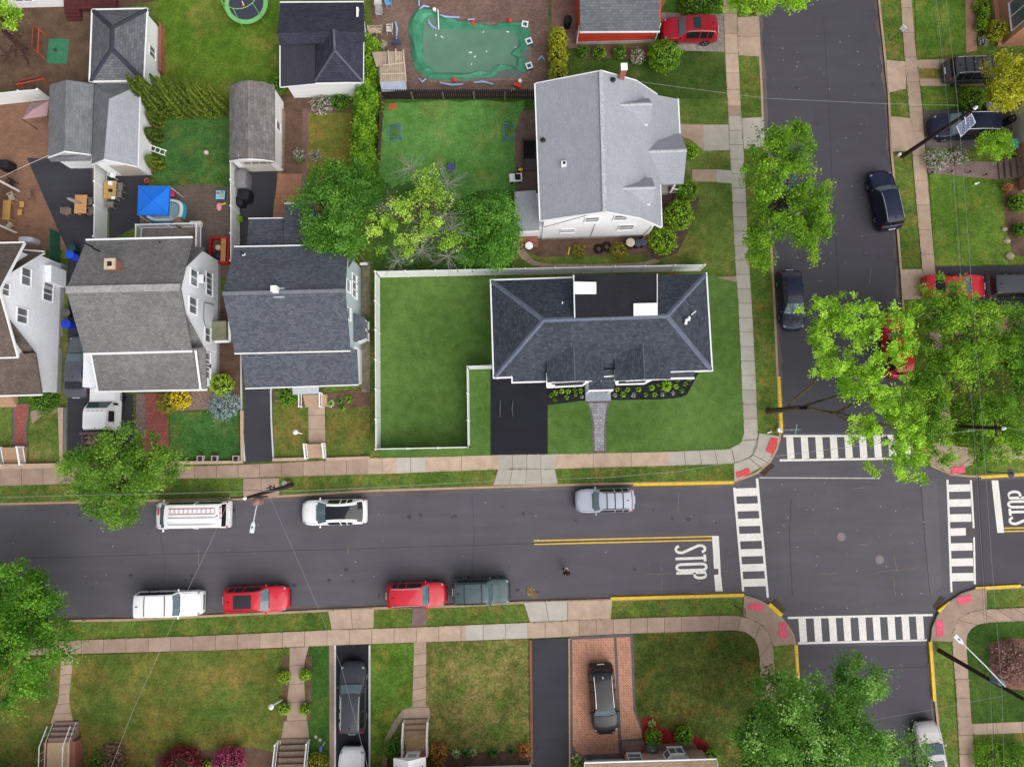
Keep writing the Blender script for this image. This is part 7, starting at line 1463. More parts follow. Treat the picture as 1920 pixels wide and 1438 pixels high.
def stop_sign(label, base, top, ang, face):
    b0 = G(base[0],base[1],ZG); v = G(top[0],top[1],2.2)-b0; v.z = 2.2; r = thing('stop_sign', label, 'road sign', b0, 0); mb = MB(); mb.tube([(0,0,-.02),tuple(v*1.12)], .04, 6); mb.build('post', mat('green_sign_post', C(46,70,62), .1, 3, .6), r)
    c, s = math.cos(R(ang)), math.sin(R(ang)); T = lambda a,h,d: (v.x+c*d-s*a, v.y+s*d+c*a, v.z+h)
    o8 = octagon(.4); mb = MB(); mb.add([T(a,h,.05) for a,h in o8]+[T(a,h,.062) for a,h in o8], [tuple(range(7,-1,-1)),tuple(range(8,16))]+[(i,(i+1)%8,8+(i+1)%8,8+i) for i in range(8)]); pl = mb.build('sign_plate', mat('sign_back', C(184,186,198), .05, 2, .45, metal=.2), r)
    mb = MB(); mb.face(*[T(a*.94,h*.94,.066) for a,h in o8]); mb.build('sign_face', mat('sign_red_sheen', C(206,120,112), .08, 3, .45), pl)  # red of the face paled: sky sheen put into its colour
    mb = MB(); x = -.27
    for i, ch in enumerate('STOP'):
        for stt in GLY[ch]:
            pts = [(x+u*.105, -.12+w*.24) for u,w in stt]
            for (p0,p1) in zip(pts,pts[1:]):
                d = Vector((p1[0]-p0[0],p1[1]-p0[1])).normalized(); n = Vector((-d.y,d.x))*.017; mb.face(*[T(a,h,.070+i*1e-4) for a,h in ((p0[0]-n.x,p0[1]-n.y),(p1[0]-n.x,p1[1]-n.y),(p1[0]+n.x,p1[1]+n.y),(p0[0]+n.x,p0[1]+n.y))])
        x += .145
    mb.build('sign_lettering', trim, pl)
stop_sign('stop sign with pale red face on the south west corner verge', (1378,1135), (1396.5,1148), 182, 1); stop_sign('stop sign turned away, grey back showing, by the right yellow kerb', (1853,885), (1892,887), 2, 0)
b0 = G(1460,807,ZG); r = thing('street_name_sign', 'street name sign post with two crossed blades at the corner crosswalk', 'road sign', b0); mb = MB(); mb.tube([(0,0,0),(.15,-.02,2.9)], .04, 6); mb.build('post', galv, r); bl = mat('green_blade', C(150,196,190), .08, 3, .4)
for an in (78, 2): mb = MB(); mb.obox((.15,-.02,2.75 if an == 2 else 2.95), (.75,.03,.2), R(an)); mb.build('name_blade', bl, r)
mb = MB(); mb.obox((-.1,0,.4), (.3,.3,.3)); mb.build('base_box', trim, r); mb = MB(); mb.obox((-.75,-.15,.12), (.35,.08,.04), .3); mb.build('ground_stake', trim, r)
b0 = G(1670,77,ZG); r = thing('parking_sign', 'small white parking sign on a green post by the north street', 'road sign', b0); v = G(1690,57,2.1)-b0; mb = MB(); mb.tube([(0,0,0),tuple(v)], .03, 6); mb.build('post', MATS['green_sign_post'], r); mb = MB(); mb.obox((v.x+.03,v.y,2.2), (.04,.42,.55), .75); mb.build('sign_plate', trim, r)
for px, py, lab in ((1577,1006,'rosy manhole cover near the middle of the crossing'),(1649,1049,'rosy manhole cover near the yellow spray marks')):
    g = G(px,py,.003); r = thing('manhole_cover', lab, 'manhole cover', g); mb = MB(); mb.lathe((0,0,0), [(.36,0),(.36,.012),(.30,.014)], 24); mb.build('rim', mat('iron_rim', C(112,104,110), .1, 4, .6), r); mb = MB(); mb.lathe((0,0,.002), [(.30,0),(.30,.016),(.02,.017)], 24); mb.build('lid', mat('iron_lid', C(134,120,124), .2, 14, .6, fine=30), r)
def drain(label, q, curved=False):
    v = [G(p[0],p[1],.02) for p in q]; c = sum(v, Vector())/4; r = thing('storm_drain', label, 'drain', (c.x,c.y,0)); mb = MB(); mb.prism([(p.x-c.x,p.y-c.y) for p in v], .0, .02); mb.build('drain_pit', mat('drain_dark', C(60,48,44), .3, 5, .9), r)
    mb = MB()
    for i in range(9): t = (i+.5)/9; a, b = v[0].lerp(v[1],t)-c, v[3].lerp(v[2],t)-c; mb.ribbon([a,b], .035, .015, .05)
    for t in (.08,.5,.92): a, b = v[0].lerp(v[3],t)-c, v[1].lerp(v[2],t)-c; mb.ribbon([a,b], .04, .012, .046)
    mb.build('grate', mat('grate_iron', C(92,74,64), .3, 6, .7), r)
drain('rusty storm drain at the corner below the red pads', [(1425,886),(1446,868),(1453,874),(1432,893)]); drain('storm drain with yellow edge at the south west corner', [(1447,1130),(1456,1123),(1474,1142),(1466,1150)]); drain('storm drain with yellow edge at the south east corner', [(1749,1138),(1765,1117),(1772,1122),(1757,1144)])
for q in ([(1442,1132.5),(1466,1154)], [(1760,1147),(1782,1130)]): mb = MB(); mb.ribbon(P(q,ZG), .3, -.02, ZG+.05); tag(mb.build('kerb_paint', yel), kind='structure')
# grass creeping over the edges of the paving
rng = np.random.default_rng(77); pts = []
for E_, t0, t1 in EDGE:
    q = [G(p[0],p[1],ZG) for p in E_ if -150 < p[0] < 2050 and -100 < p[1] < 1540]
    for a, b in zip(q, q[1:]):
        L = (b-a).length; n = int(L*10); d = (b-a).normalized(); nn = Vector((-d.y,d.x,0))
        for i in range(n):
            t = rng.random(); k = math.sin(t*L*1.7+a.x)+math.sin(t*L*.6+a.y)
            if k > -.4: pts.append(a.lerp(b,t)+nn*rng.normal(0,.03)+Vector((0,0,.05+rng.random()*.05)))
tag(leaf_mesh('grass', np.array(pts), .05, leafmat('verge_blades', LC((84,96,40),(96,118,46),(112,132,58),(150,136,84)), .2), None, .5, None, 5), 'grass and weeds creeping over the edges of the pavements', 'grass', kind='stuff')
for q in ([(938,750),(937.5,765),(938,781)],[(962,752),(960,766),(961.5,780)]): line('tyre_mark', q, .07, mat('pale_scuff', C(84,86,96), .3, 6), ZG+.08)
# ================================================================ YARD THINGS
def chair(label, px, py, z, ang, m, group=None, h=.85, name='garden_chair'):
    g = G(px,py,z+.4); r = thing(name, label, 'chair', (g.x,g.y,z), R(ang), group); mb = MB(); mb.box(-.24,.24,-.25,.25,.40,.44); mb.build('seat', m, r, bevel=.02)
    mb = MB(); mb.profile([(-.24,.44),(-.20,.44),(-.33,h),(-.37,h)], 'y', 0, 0) if False else mb.add([(-.24,-.25,.44),(-.24,.25,.44),(-.36,.24,h),(-.36,-.24,h),(-.20,-.25,.44),(-.20,.25,.44),(-.32,.24,h),(-.32,-.24,h)], [(0,1,2,3),(7,6,5,4),(0,4,5,1),(1,5,6,2),(2,6,7,3),(3,7,4,0)]); mb.build('backrest', m, r)
    for s in (-1,1):
        mb = MB(); mb.box(-.26,.2,s*.26-.03,s*.26+.03,.60,.64); mb.build('armrest', m, r)
        for x in (-.2,.2): mb = MB(); mb.box(x-.025,x+.025,s*.24-.025,s*.24+.025,0,.42 if x < 0 else .62); mb.build('leg', m, r)
    return r
def table(label, px, py, z, wx, wy, m, ang=0, h=.75, slats=True):
    g = G(px,py,z+h); r = thing('garden_table', label, 'table', (g.x,g.y,z), R(ang)); mb = MB(); n = max(3, int(wx/.14))
    for i in range(n): a = -wx/2+wx*i/n; mb.box(a+.006,a+wx/n-.006,-wy/2,wy/2,h-.04,h)
    mb.build('tabletop', m, r)
    for x in (-1,1):
        for y in (-1,1): mb = MB(); mb.box(x*(wx/2-.1)-.04,x*(wx/2-.1)+.04,y*(wy/2-.1)-.04,y*(wy/2-.1)+.04,0,h-.04); mb.build('leg', m, r)
    return r, Vector((g.x,g.y,z+h))
t1, tp = table('honey coloured slatted table against the white fence with boxes on it', 206, 356, ZG, .98, 1.45, mat('honey_wood', C(196,160,104), .15, 4, .7), 0)
def box(label, cat, name, px, py, z, sx, sy, h, m, ang=0, lid=None):
    g = G(px,py,z+h); mb = MB(); mb.obox((0,0,h/2), (sx,sy,h)); 
    r = thing(name, label, cat, (g.x,g.y,z), R(ang)); mb.build('box', m, r, bevel=.02); mb = MB(); mb.obox((0,0,h+.008), (sx*.9,sy*.9,.016)); mb.build('lid', lid or m, r); return r
box('white box at the upper end of the honey table', 'box', 'storage_box', 206, 343, ZG+.76, .3, .3, .2, trim); box('dark box beside the white one on the honey table', 'box', 'storage_box', 206, 357, ZG+.76, .25, .2, .15, blackp); box('small white packet on the lower corner of the honey table', 'packet', 'packet', 212, 371, ZG+.76, .28, .24, .06, trim)
ch_m = mat('mesh_grey', C(150,144,140), .1, 4, .7); 
for px, py, an, lab in ((226,352,180,'upper grey mesh chair at the honey table'),(224,365,180,'lower grey mesh chair at the honey table'),(207,384,90,'grey mesh chair at the foot of the honey table')): chair(lab, px, py, ZG, an, ch_m, 'chairs at the honey table')
chair('white slatted chair by the twin garage', 212, 328, ZG, 250, trim, None)
table('warm wood table with closed parasol on the dark asphalt', 151, 383, ZG, .95, 1.5, mat('warm_wood', C(212,162,112), .12, 4, .7))
g = G(152,382,.9); r = thing('closed_parasol', 'closed grey beige parasol leaning over the warm wood table', 'parasol', g); top = G(127,372,2.4)-g; mb = MB(); mb.tube([(0,0,-.75),(0,0,.15),tuple(top)], [.03,.03,.02], 6); mb.build('pole', blackp, r); mb = MB(); mb.tube([tuple(top*.25),tuple(top*.5),tuple(top*.85),tuple(top*1.05)], [.05,.15,.12,.03], 9); mb.build('canopy', mat('parasol_cloth', C(176,166,156), .12, 6, .8), r)
chair('brown mesh chair left of the warm wood table', 128, 397, ZG, 5, mat('mesh_brown', C(138,122,114), .1, 4, .7), None); chair('dark chair upper right of the warm wood table', 171, 379, ZG, 180, MATS['mesh_brown'], None); chair('dark chair lower right of the warm wood table', 172, 397, ZG, 180, MATS['mesh_brown'], None)
table('tan table under the white pergola at the left edge', 12, 394, ZG, .6, 1.55, mat('tan_table', C(206,160,98), .12, 4, .7))
g = G(0,380,2.3); r = thing('pergola', 'white pergola frame cut by the left edge', 'pergola', (g.x-.6,g.y,ZG)); 
for i in range(6): mb = MB(); mb.box(-1.2,.55,-1.7+i*.66,-1.6+i*.66,2.25,2.33); mb.build('beam', trim, r)
for y in (-1.7,1.7): mb = MB(); mb.box(.4,.52,y-.06,y+.06,0,2.25); mb.build('post', trim, r)
mb = MB(); mb.box(-1.2,.5,-1.7,1.7,2.34,2.36); mb.build('cover', mat('milk_sheet', C(214,210,204), .05, 2, .5), r)
for px, py, lab in ((40,383,'small tan stool nearer the dark asphalt'),(36,398,'small tan stool below the other one')): 
    g = G(px,py,.6); r = thing('stool', lab, 'stool', (g.x,g.y,ZG), .1, 'tan stools'); mb = MB(); mb.box(-.17,.17,-.24,.24,.42,.46); mb.build('seat', MATS['tan_table'], r, bevel=.02)
    for x in (-.13,.13):
        for y in (-.18,.18): mb = MB(); mb.box(x-.02,x+.02,y-.02,y+.02,0,.42); mb.build('leg', MATS['tan_table'], r)
chair('beige cushioned chair above the tan stools', 22, 370, ZG, 200, mat('beige_cushion', C(206,190,172), .12, 4, .9)); chair('beige folding chair below the tan table', 18, 424, ZG, 140, MATS['beige_cushion']); chair('brown wicker seat on the brown patio', 55, 366, ZG, 190, mat('wicker_brown', C(146,118,106), .15, 8, .9)); chair('dark rattan chair at the left edge of the patio', 22, 345, ZG, 250, mat('rattan_dark', C(60,52,56), .2, 8, .9)); 
def cover(label, px, py, sx, sy, h, m, name='covered_grill', cat='grill', ang=0):
    g = G(px,py,ZG+h*.6); r = thing(name, label, cat, (g.x,g.y,ZG), R(ang)); mb = MB(); n = 16; ring = lambda k,z: [(sx*k*math.copysign(abs(math.cos(2*math.pi*i/n))**.45,math.cos(2*math.pi*i/n)), sy*k*math.copysign(abs(math.sin(2*math.pi*i/n))**.45,math.sin(2*math.pi*i/n)), z) for i in range(n)]
    P_ = []; 
    for k, z in ((1.04,.0),(1.0,h*.5),(.98,h*.8),(.86,h*.95),(.5,h*1.0)): P_ += ring(k,z)
    mb.add(P_, [(q*n+i,q*n+(i+1)%n,(q+1)*n+(i+1)%n,(q+1)*n+i) for q in range(4) for i in range(n)]+[tuple(range(4*n,5*n))]); mb.build('cover', m, r, smooth=50)
    mb = MB(); mb.tube([(-sx*.5,-sy*1.02,h*.3),(sx*.5,-sy*1.02,h*.3)], .02, 5); mb.build('strap', blackp, r)
gc = mat('grey_cover', C(132,130,136), .12, 3, .7); bc = mat('black_cover', C(32,32,40), .2, 3, .6)
cover('large grey covered grill by the lichen roofed garage', 454, 337, .5, .78, 1.15, gc); cover('round black covered kettle below the grey grill', 459, 367, .5, .48, 1.0, bc); cover('smaller round black covered kettle by the white fence', 450, 379, .36, .36, .85, bc); cover('dark covered grill at the left edge of the brown patio', 10, 310, .5, .36, 1.0, bc); cover('white covered bench on the patio above the gambrel house', 52, 451, .62, .24, .9, mat('white_cover', C(206,210,222), .06, 3, .6), 'covered_bench', 'bench')
def bin_(label, px, py, r_, h, m, lidm=None, name='bin', cat='bin'):
    g = G(px,py,ZG+h); r = thing(name, label, cat, (g.x,g.y,ZG)); mb = MB(); mb.lathe((0,0,0), [(r_*.8,0),(r_*.95,h*.9),(r_,h*.92),(r_,h)], 14); mb.build('body', m, r, smooth=40); mb = MB(); mb.lathe((0,0,h+.001), [(r_*1.03,0),(r_*1.0,.05),(r_*.3,.1)], 14); mb.build('lid', lidm or m, r, smooth=40); return r
blu = mat('royal_blue', C(28,62,200), .1, 2, .5)
bin_('royal blue barrel by the worn grey roof', 131, 477, .34, .8, blu, mat('blue_lid', C(40,90,220), .1, 2, .5)); bin_('second blue barrel tucked under the grey roof eave', 141, 483, .28, .7, blu); bin_('dark teal barrel above the blue ones', 134, 464, .32, .8, mat('dark_teal', C(34,70,74), .15, 2, .6)); bin_('blue bin between the two white houses', 124, 607, .36, .8, blu); bin_('black round bin between the two white houses', 124, 586, .32, .7, blackp, mat('grey_lid', C(90,92,98), .2, 3, .5)); bin_('black wheelie bin beside the red house', 1065, 37, .34, 1.0, blackp); bin_('black bin between the hedge and garden chairs', 697, 80, .34, .9, blackp)
bin_('white barrel right of the brick steps', 992, 461, .3, .85, mat('grey_barrel', C(120,124,130), .15, 3, .6), trim, 'barrel', 'barrel'); bin_('white barrel left of the brick steps', 961, 460, .3, .85, MATS['grey_barrel'], trim, 'barrel', 'barrel'); bin_('dark bin with tan lid beside the cape house', 1182, 455, .34, .9, blackp, mat('tan_lid', C(196,184,166), .08, 3, .6)); bin_('dark blue bin next to the tan lidded one', 1196, 456, .3, .85, mat('slate_blue', C(56,68,88), .15, 3, .5)); bin_('dark blue bin at the corner of the cape house', 1206, 454, .3, .85, MATS['slate_blue'])
def pot(label, px, py, r_, h, m, plant=None, group=None):
    g = G(px,py,ZG+h); r = thing('plant_pot', label, 'plant pot', (g.x,g.y,ZG), 0, group); mb = MB(); mb.lathe((0,0,0), [(r_*.7,0),(r_,h),(r_*1.08,h+.02),(r_*.85,h+.021),(r_*.8,h-.05)], 12); mb.build('pot', m, r, smooth=40); mb = MB(); mb.lathe((0,0,h-.06), [(r_*.8,0),(r_*.5,.03),(.02,.05)], 10); mb.build('soil', dirt, r)
terra = mat('terracotta', C(206,96,60), .12, 4, .8); pw2 = mat('rose_planter', C(150,96,92), .12, 4, .8)
for px, py, lab in ((374,860,'dark square planter nearest the tree on the stone wall'),(401,860,'dark square planter in the middle of the stone wall'),(441,860,'dark square planter by the black driveway')): 
    g = G(px,py,.6); r = thing('square_planter', lab, 'planter', (g.x,g.y,ZG), 0, 'square planters on the stone wall'); mb = MB(); 
    for s in ((-.24,-.18,-.24,.24),(.18,.24,-.24,.24),(-.18,.18,-.24,-.18),(-.18,.18,.18,.24)): mb.box(s[0],s[1],s[2],s[3],0,.42)
    mb.build('box', found, r); mb = MB(); mb.box(-.18,.18,-.18,.18,.05,.36); mb.build('soil', mat('wine_soil', C(74,34,40), .3, 5, .9), r)
pot('terracotta pot left of the brick house entrance step', 1173, 1411, .2, .35, terra); pot('terracotta pot right of the brick house entrance step', 1205, 1408, .2, .35, terra); pot('orange pot at the garage corner by the blue canopy', 275, 339, .2, .3, terra); pot('orange pot heap at the cape house corner', 1212, 449, .3, .35, terra)
g = G(1222,1402,.3); r = thing('covered_urn', 'grey green covered urn in the pea gravel bed', 'urn', (g.x,g.y,ZG)); mb = MB(); mb.lathe((0,0,0), [(.25,0),(.42,.15),(.45,.35),(.3,.55),(.05,.6)], 12); mb.build('body', mat('urn_grey', C(104,124,118), .2, 4, .6), r, smooth=50); mb = MB(); mb.lathe((0,0,.58), [(.06,0),(.08,.06),(.02,.1)], 8); mb.build('finial', galv, r)
g = G(388,287,.2); r = thing('play_ball', 'pale pink ball on the backyard lawn', 'ball', (g.x,g.y,ZG)); mb = MB(); mb.ball((0,0,.19), .19, nu=16, nv=12); mb.build('ball', mat('ball_pink', C(236,190,196), .04, 4, .5), r, smooth=80); mb = MB(); mb.lathe((0,0,.37), [(.03,0),(.02,.012)], 8); mb.build('valve', trim, r)
# canopy and paddling pool
g = G(286,376,2.5); r = thing('canopy_tent', 'square bright blue canopy tent over the paddling pool', 'canopy', (g.x,g.y,ZG)); cb = mat('canopy_blue', C(28,122,236), .05, 2, .7)
cs = [G(*p)-Vector((g.x,g.y,ZG)) for p in ((257,403,2.5),(315,403.6,2.5),(317.5,349,2.5),(259.5,348.5,2.5))]; pk = G(286,376,3.05)-Vector((g.x,g.y,ZG)); mb = MB()
for i in range(4): mb.face(cs[i],cs[(i+1)%4],pk); a, b = cs[i], cs[(i+1)%4]; dz = Vector((0,0,.22)); mb.face(a-dz,b-dz,b,a)
mb.build('canopy', cb, r)
for c_ in cs: mb = MB(); mb.tube([(c_.x*.98,c_.y*.98,0),(c_.x*.98,c_.y*.98,2.4)], .025, 6); mb.build('leg', trim, r)
for i in range(4): mb = MB(); mb.tube([cs[i]+Vector((0,0,.01)),pk+Vector((0,0,.012))], .016, 4); mb.build('seam', mat('seam_blue', C(18,96,200), .05, 2), r)
g = G(311,396,.4); r = thing('paddling_pool', 'turquoise and white inflatable paddling pool under the blue canopy', 'paddling pool', (g.x,g.y,ZG)); n = 36
def sup(i,a,b,p=.62): t = 2*math.pi*i/n; return (a*math.copysign(abs(math.cos(t))**p,math.cos(t)), b*math.copysign(abs(math.sin(t))**p,math.sin(t)))
def torus(a,b,rr,z,name,m):
    mb = MB(); k = 8; vs = []
    for i in range(n):
        x,y = sup(i,a,b); l_ = math.hypot(x,y)
        for j in range(k): q = 2*math.pi*j/k; f_ = 1+rr*math.cos(q)/l_; vs.append((x*f_,y*f_,z+rr*.8*math.sin(q)))
    mb.add(vs, [(i*k+j,((i+1)%n)*k+j,((i+1)%n)*k+(j+1)%k,i*k+(j+1)%k) for i in range(n) for j in range(k)]); mb.build(name, m, r, smooth=60)
tq = mat('turquoise_vinyl', C(52,172,200), .06, 2, .35); torus(1.42,.86,.17,.14,'lower_ring',tq); torus(1.38,.82,.16,.36,'middle_ring',tq); torus(1.34,.79,.15,.54,'rim',mat('rim_white', C(236,240,246), .03, 2, .4))
mb = MB(); mb.face(*[(*sup(i,1.3,.76),.16) for i in range(n)]); mb.build('water', mat('pool_water', C(176,206,214), .06, 1.5, .06), r)
g = G(415,367,.4); r = thing('water_table', 'colourful plastic water table by the white fence', 'toy', (g.x,g.y,ZG)); mb = MB(); mb.box(-.36,.36,-.36,.36,.4,.5); mb.build('tray', mat('toy_sky', C(150,206,232), .25, 6, .5), r, bevel=.04)
for x in (-.28,.28):
    for y in (-.28,.28): mb = MB(); mb.box(x-.04,x+.04,y-.04,y+.04,0,.4); mb.build('leg', mat('toy_blue', C(60,120,210), .1, 4, .5), r)
for i, (x,y,c_) in enumerate(((-.15,.1,(232,80,100)),(.12,-.12,(240,190,60)),(.15,.18,(80,190,120)))): mb = MB(); mb.lathe((x,y,.5), [(.09,0),(.09,.1),(.05,.14)], 8); mb.build('toy_piece', mat('toy_c%d' % i, C(*c_), .05, 4, .5), r)
g = G(412,386,.3); r = thing('toy_slide', 'pink and yellow toy slide below the water table', 'toy', (g.x,g.y,ZG)); mb = MB(); mb.ball((0,-.1,.25), .24, .36, .22, 10, 6); mb.build('body', mat('toy_pink', C(240,160,184), .06, 4, .5), r, smooth=60); mb = MB(); mb.obox((.35,.08,.35), (.5,.12,.05), .1, 0, -.3); mb.build('chute', mat('toy_yellow', C(240,214,70), .06, 4, .5), r)
g = G(322,364,.4); r = thing('toy_scooter', 'small magenta toy beside the blue canopy', 'toy', (g.x,g.y,ZG)); mb = MB(); mb.ball((0,0,.25), .22, .3, .2, 10, 6); mb.build('body', mat('toy_magenta', C(224,60,110), .06, 4, .5), r, smooth=60); mb = MB(); mb.tube([(0,.2,.3),(.2,.35,.6)], .03, 6); mb.build('handle', galv, r)
# deck with white railing behind the two storey house
fr = Frame('deck', 'grey deck with white railing behind the house with worn grey roof', 'deck', 320, 440, 1.5); a, b = fr.l(266,462,1.1), fr.l(378,426,1.1); mb = MB()
n = int((b.x-a.x)/.15)
for i in range(n): x = a.x+(b.x-a.x)*i/n; mb.box(x,x+(b.x-a.x)/n-.008,a.y-1.5,b.y,1.06,1.1)
fr.b(mb, 'decking', mat('grey_decking', C(142,132,128), .2, 4, .85, fine=9)); mb = MB(); mb.box(a.x+.05,b.x-.05,a.y-1.4,b.y-.05,0,1.05); fr.b(mb, 'skirt', mat('skirt_grey', C(120,114,114), .15, 3, .9))
railing([(a.x,a.y-1.5,1.1),(a.x,b.y,1.1),((a.x+b.x)/2,b.y,1.1),(b.x,b.y,1.1),(b.x,a.y-1.6,1.1)], .95, trim, parent=fr.root, gap=.11, r=.035)
zd = ZG+1.1; cover('tan covered armchair on the deck', 347, 425, .32, .3, .8, mat('tan_cover', C(128,106,84), .15, 4, .9), 'covered_chair', 'chair', 30); bpy.data.objects[[o.name for o in bpy.data.objects if o.name.startswith('covered_chair')][-1]].location.z = zd
r = box('white cushion box on the deck corner', 'box', 'deck_box', 366, 418, zd, .85, .3, .4, mat('cream_box', C(226,220,212), .05, 3, .7)); chair('brown chair at the back door on the deck', 365, 440, zd, 90, mat('brown_chair', C(124,100,82), .15, 4, .9))
# white ladder and red trug by the twin garage
g = G(294,283,.3); r = thing('ladder', 'white ladder lying against the twin garage wall', 'ladder', (g.x,g.y,ZG), R(-14)); mb = MB(); mb.tube([(-.75,.2,.75),(.75,.2,.12)], .04, 5); mb.tube([(-.75,-.2,.75),(.75,-.2,.12)], .04, 5); mb.build('rail', trim, r)
for i in range(5): t = i/4; mb = MB(); mb.tube([(-.65+1.3*t,-.2,.71-.55*t),(-.65+1.3*t,.2,.71-.55*t)], .03, 5); mb.build('rung', trim, r)
g = G(288,238,.3); r = thing('wheelbarrow', 'orange red wheelbarrow with slatted side by the garage', 'wheelbarrow', (g.x,g.y,ZG), R(-25)); mb = MB(); mb.add([(-.5,-.3,.35),(.3,-.3,.3),(.3,.3,.3),(-.5,.3,.35),(-.65,-.4,.6),(.4,-.4,.6),(.4,.4,.6),(-.65,.4,.6)], [(3,2,1,0),(0,1,5,4),(1,2,6,5),(2,3,7,6),(3,0,4,7)]); mb.build('tray', mat('barrow_red', C(224,72,40), .1, 4, .5), r); mb = MB(); mb.tube([(-.7,-.04,.18),(-.7,.04,.18)], .18, 12); mb.build('wheel', tyre, r)
for s in (-1,1): mb = MB(); mb.tube([(-.7,s*.08,.2),(.2,s*.3,.3),(1.0,s*.32,.5)], .025, 5); mb.build('handle', wood, r)
# red framed garden bench full of clutter
g = G(414,470,.4); r = thing('sandbox', 'red timber sandbox with plank seat and clutter by the white fence', 'sandbox', (g.x,g.y,ZG)); rd = mat('red_timber', C(176,26,34), .12, 4, .6)
for s in ((-.78,-.66,-1.1,1.0),(.66,.78,-1.1,1.0),(-.66,.66,-1.1,-.95),(-.66,.66,.88,1.0)): mb = MB(); mb.box(s[0],s[1],s[2],s[3],0,.6); mb.build('side', rd, r)
mb = MB(); mb.box(.12,.5,-.95,.88,.52,.57); mb.build('plank', mat('orange_plank', C(198,136,88), .15, 4, .8, fine=10), r); mb = MB(); mb.box(-.66,.66,-.95,.88,.0,.14); mb.build('sand', dirt, r); mb = MB(); mb.ball((-.25,-.45,.3), .3, .4, .2, 10, 6); mb.build('cushion', mat('ink_cushion', C(44,46,62), .15, 4, .8), r, smooth=60); mb = MB(); mb.ball((-.2,.25,.3), .28, .25, .18, 10, 6); mb.build('bag', mat('cream_bag', C(206,190,170), .15, 4, .8), r, smooth=60)
# trampoline
g = G(462,8,.9); r = thing('trampoline', 'round trampoline with light green pad on the lawn at the top', 'trampoline', (g.x,g.y,ZG)); lg = mat('pad_green', C(128,196,120), .06, 4, .6)
mb = MB(); mb.lathe((0,0,.78), [(1.42,0),(1.42,.02),(.02,.021)], 32); mb.build('mat', mat('mat_charcoal', C(64,66,82), .1, 3, .7), r)
mb = MB(); n = 32; vs = [(rr*math.cos(2*math.pi*i/n), rr*math.sin(2*math.pi*i/n), z) for rr, z in ((1.40,.80),(1.40,.86),(1.74,.86),(1.74,.78)) for i in range(n)]; mb.add(vs, [(k*n+i,k*n+(i+1)%n,((k+1)%4)*n+(i+1)%n,((k+1)%4)*n+i) for k in range(4) for i in range(n)]); mb.build('safety_pad', lg, r, smooth=40)
mb = MB(); ring = [(1.55*math.cos(2*math.pi*i/24), 1.55*math.sin(2*math.pi*i/24), 2.5) for i in range(25)]; mb.tube(ring, .03, 5, False); mb.build('enclosure_hoop', MATS['pad_green'], r)
for i in range(6): a = i*math.pi/3+.3; mb = MB(); mb.tube([(1.72*math.cos(a),1.72*math.sin(a),0),(1.76*math.cos(a),1.76*math.sin(a),.85),(1.55*math.cos(a),1.55*math.sin(a),2.5)], .03, 5); mb.build('pole', lg, r)
g = G(457,12,.95); b_ = thing('play_ball', 'orange ball lying on the trampoline', 'ball', (g.x,g.y,ZG+.8)); mb = MB(); mb.ball((0,0,.13), .13, nu=12, nv=8); mb.build('ball', terra, b_, smooth=80); mb = MB(); mb.obox((.02,.1,.28), (.06,.34,.05), .5); mb.build('strap', trim, b_)
# play goals
def goal(label, pts, h, m, net=None, z=ZG):
    q = [G(p[0],p[1],z) for p in pts]; r = thing('play_goal', label, 'goal', q[0]); o = q[0]; a, b, c, d = [p-o for p in q]; u = Vector((0,0,h))
    for s in ((a,b),(b,c),(c,d),(a,a+u),(d,d+u),(a+u,d+u),(a+u,b),(d+u,c)): mb = MB(); mb.tube(list(s), .035, 6); mb.build('frame_tube', m, r)
    mb = MB()
    for i in range(1,6): t = i/6; mb.tube([(a+u).lerp(d+u,t), b.lerp(c,t)], .006, 3); mb.tube([(a+u).lerp(b,t), (d+u).lerp(c,t)], .006, 3)
    mb.build('net', blackp, r)
bg_ = mat('goal_blue', C(58,120,196), .1, 3, .5); gr = mat('goal_orange', C(224,84,52), .1, 3, .5)
goal('small blue framed goal on the left of the emerald lawn', [(753,263),(729,264),(729,238),(751,238)], .55, bg_); goal('small blue framed goal beside the cape house patio', [(944,236),(964,237),(964,263),(946,263)], .55, bg_)
goal('orange net goal standing upright in the brown yard', [(86,112),(60,90),(62,48),(88,68)], 1.0, gr); goal('orange net goal lying above the white fence', [(44,168),(38,152),(76,143),(92,158)], .8, gr)
g = G(109,97,ZG); r = thing('play_mat', 'square green play mat on the brown yard', 'mat', g, R(-2)); mb = MB(); mb.box(-.82,.82,-1.05,1.05,0,.03); mb.build('mat', mat('mat_green', C(64,132,96), .08, 2, .8, fine=10), r); g2 = G(104,95,.2); mb = MB(); mb.ball((g2.x-g.x,g2.y-g.y,.15), .12); mb.build('ball', mat('football', C(60,64,62), .3, 9, .6), r)
# pink canopy
g = G(66,208,2.0); r = thing('garden_umbrella', 'faded pink canopy in the yard beside the left twin garage', 'canopy', (g.x,g.y,ZG)); q = [G(*p)-Vector((g.x,g.y,ZG)) for p in ((42,224,1.9),(88,218,1.9),(92,189,1.9),(56,195,1.9))]; pk = G(62,206,2.5)-Vector((g.x,g.y,ZG)); mb = MB()
for i in range(4): mb.face(q[i],q[(i+1)%4],pk)
mb.build('canopy', mat('faded_pink', C(176,142,148), .08, 2, .8), r)
for c_ in q: mb = MB(); mb.tube([(c_.x,c_.y,0),tuple(c_)], .03, 5); mb.build('leg', blackp, r)
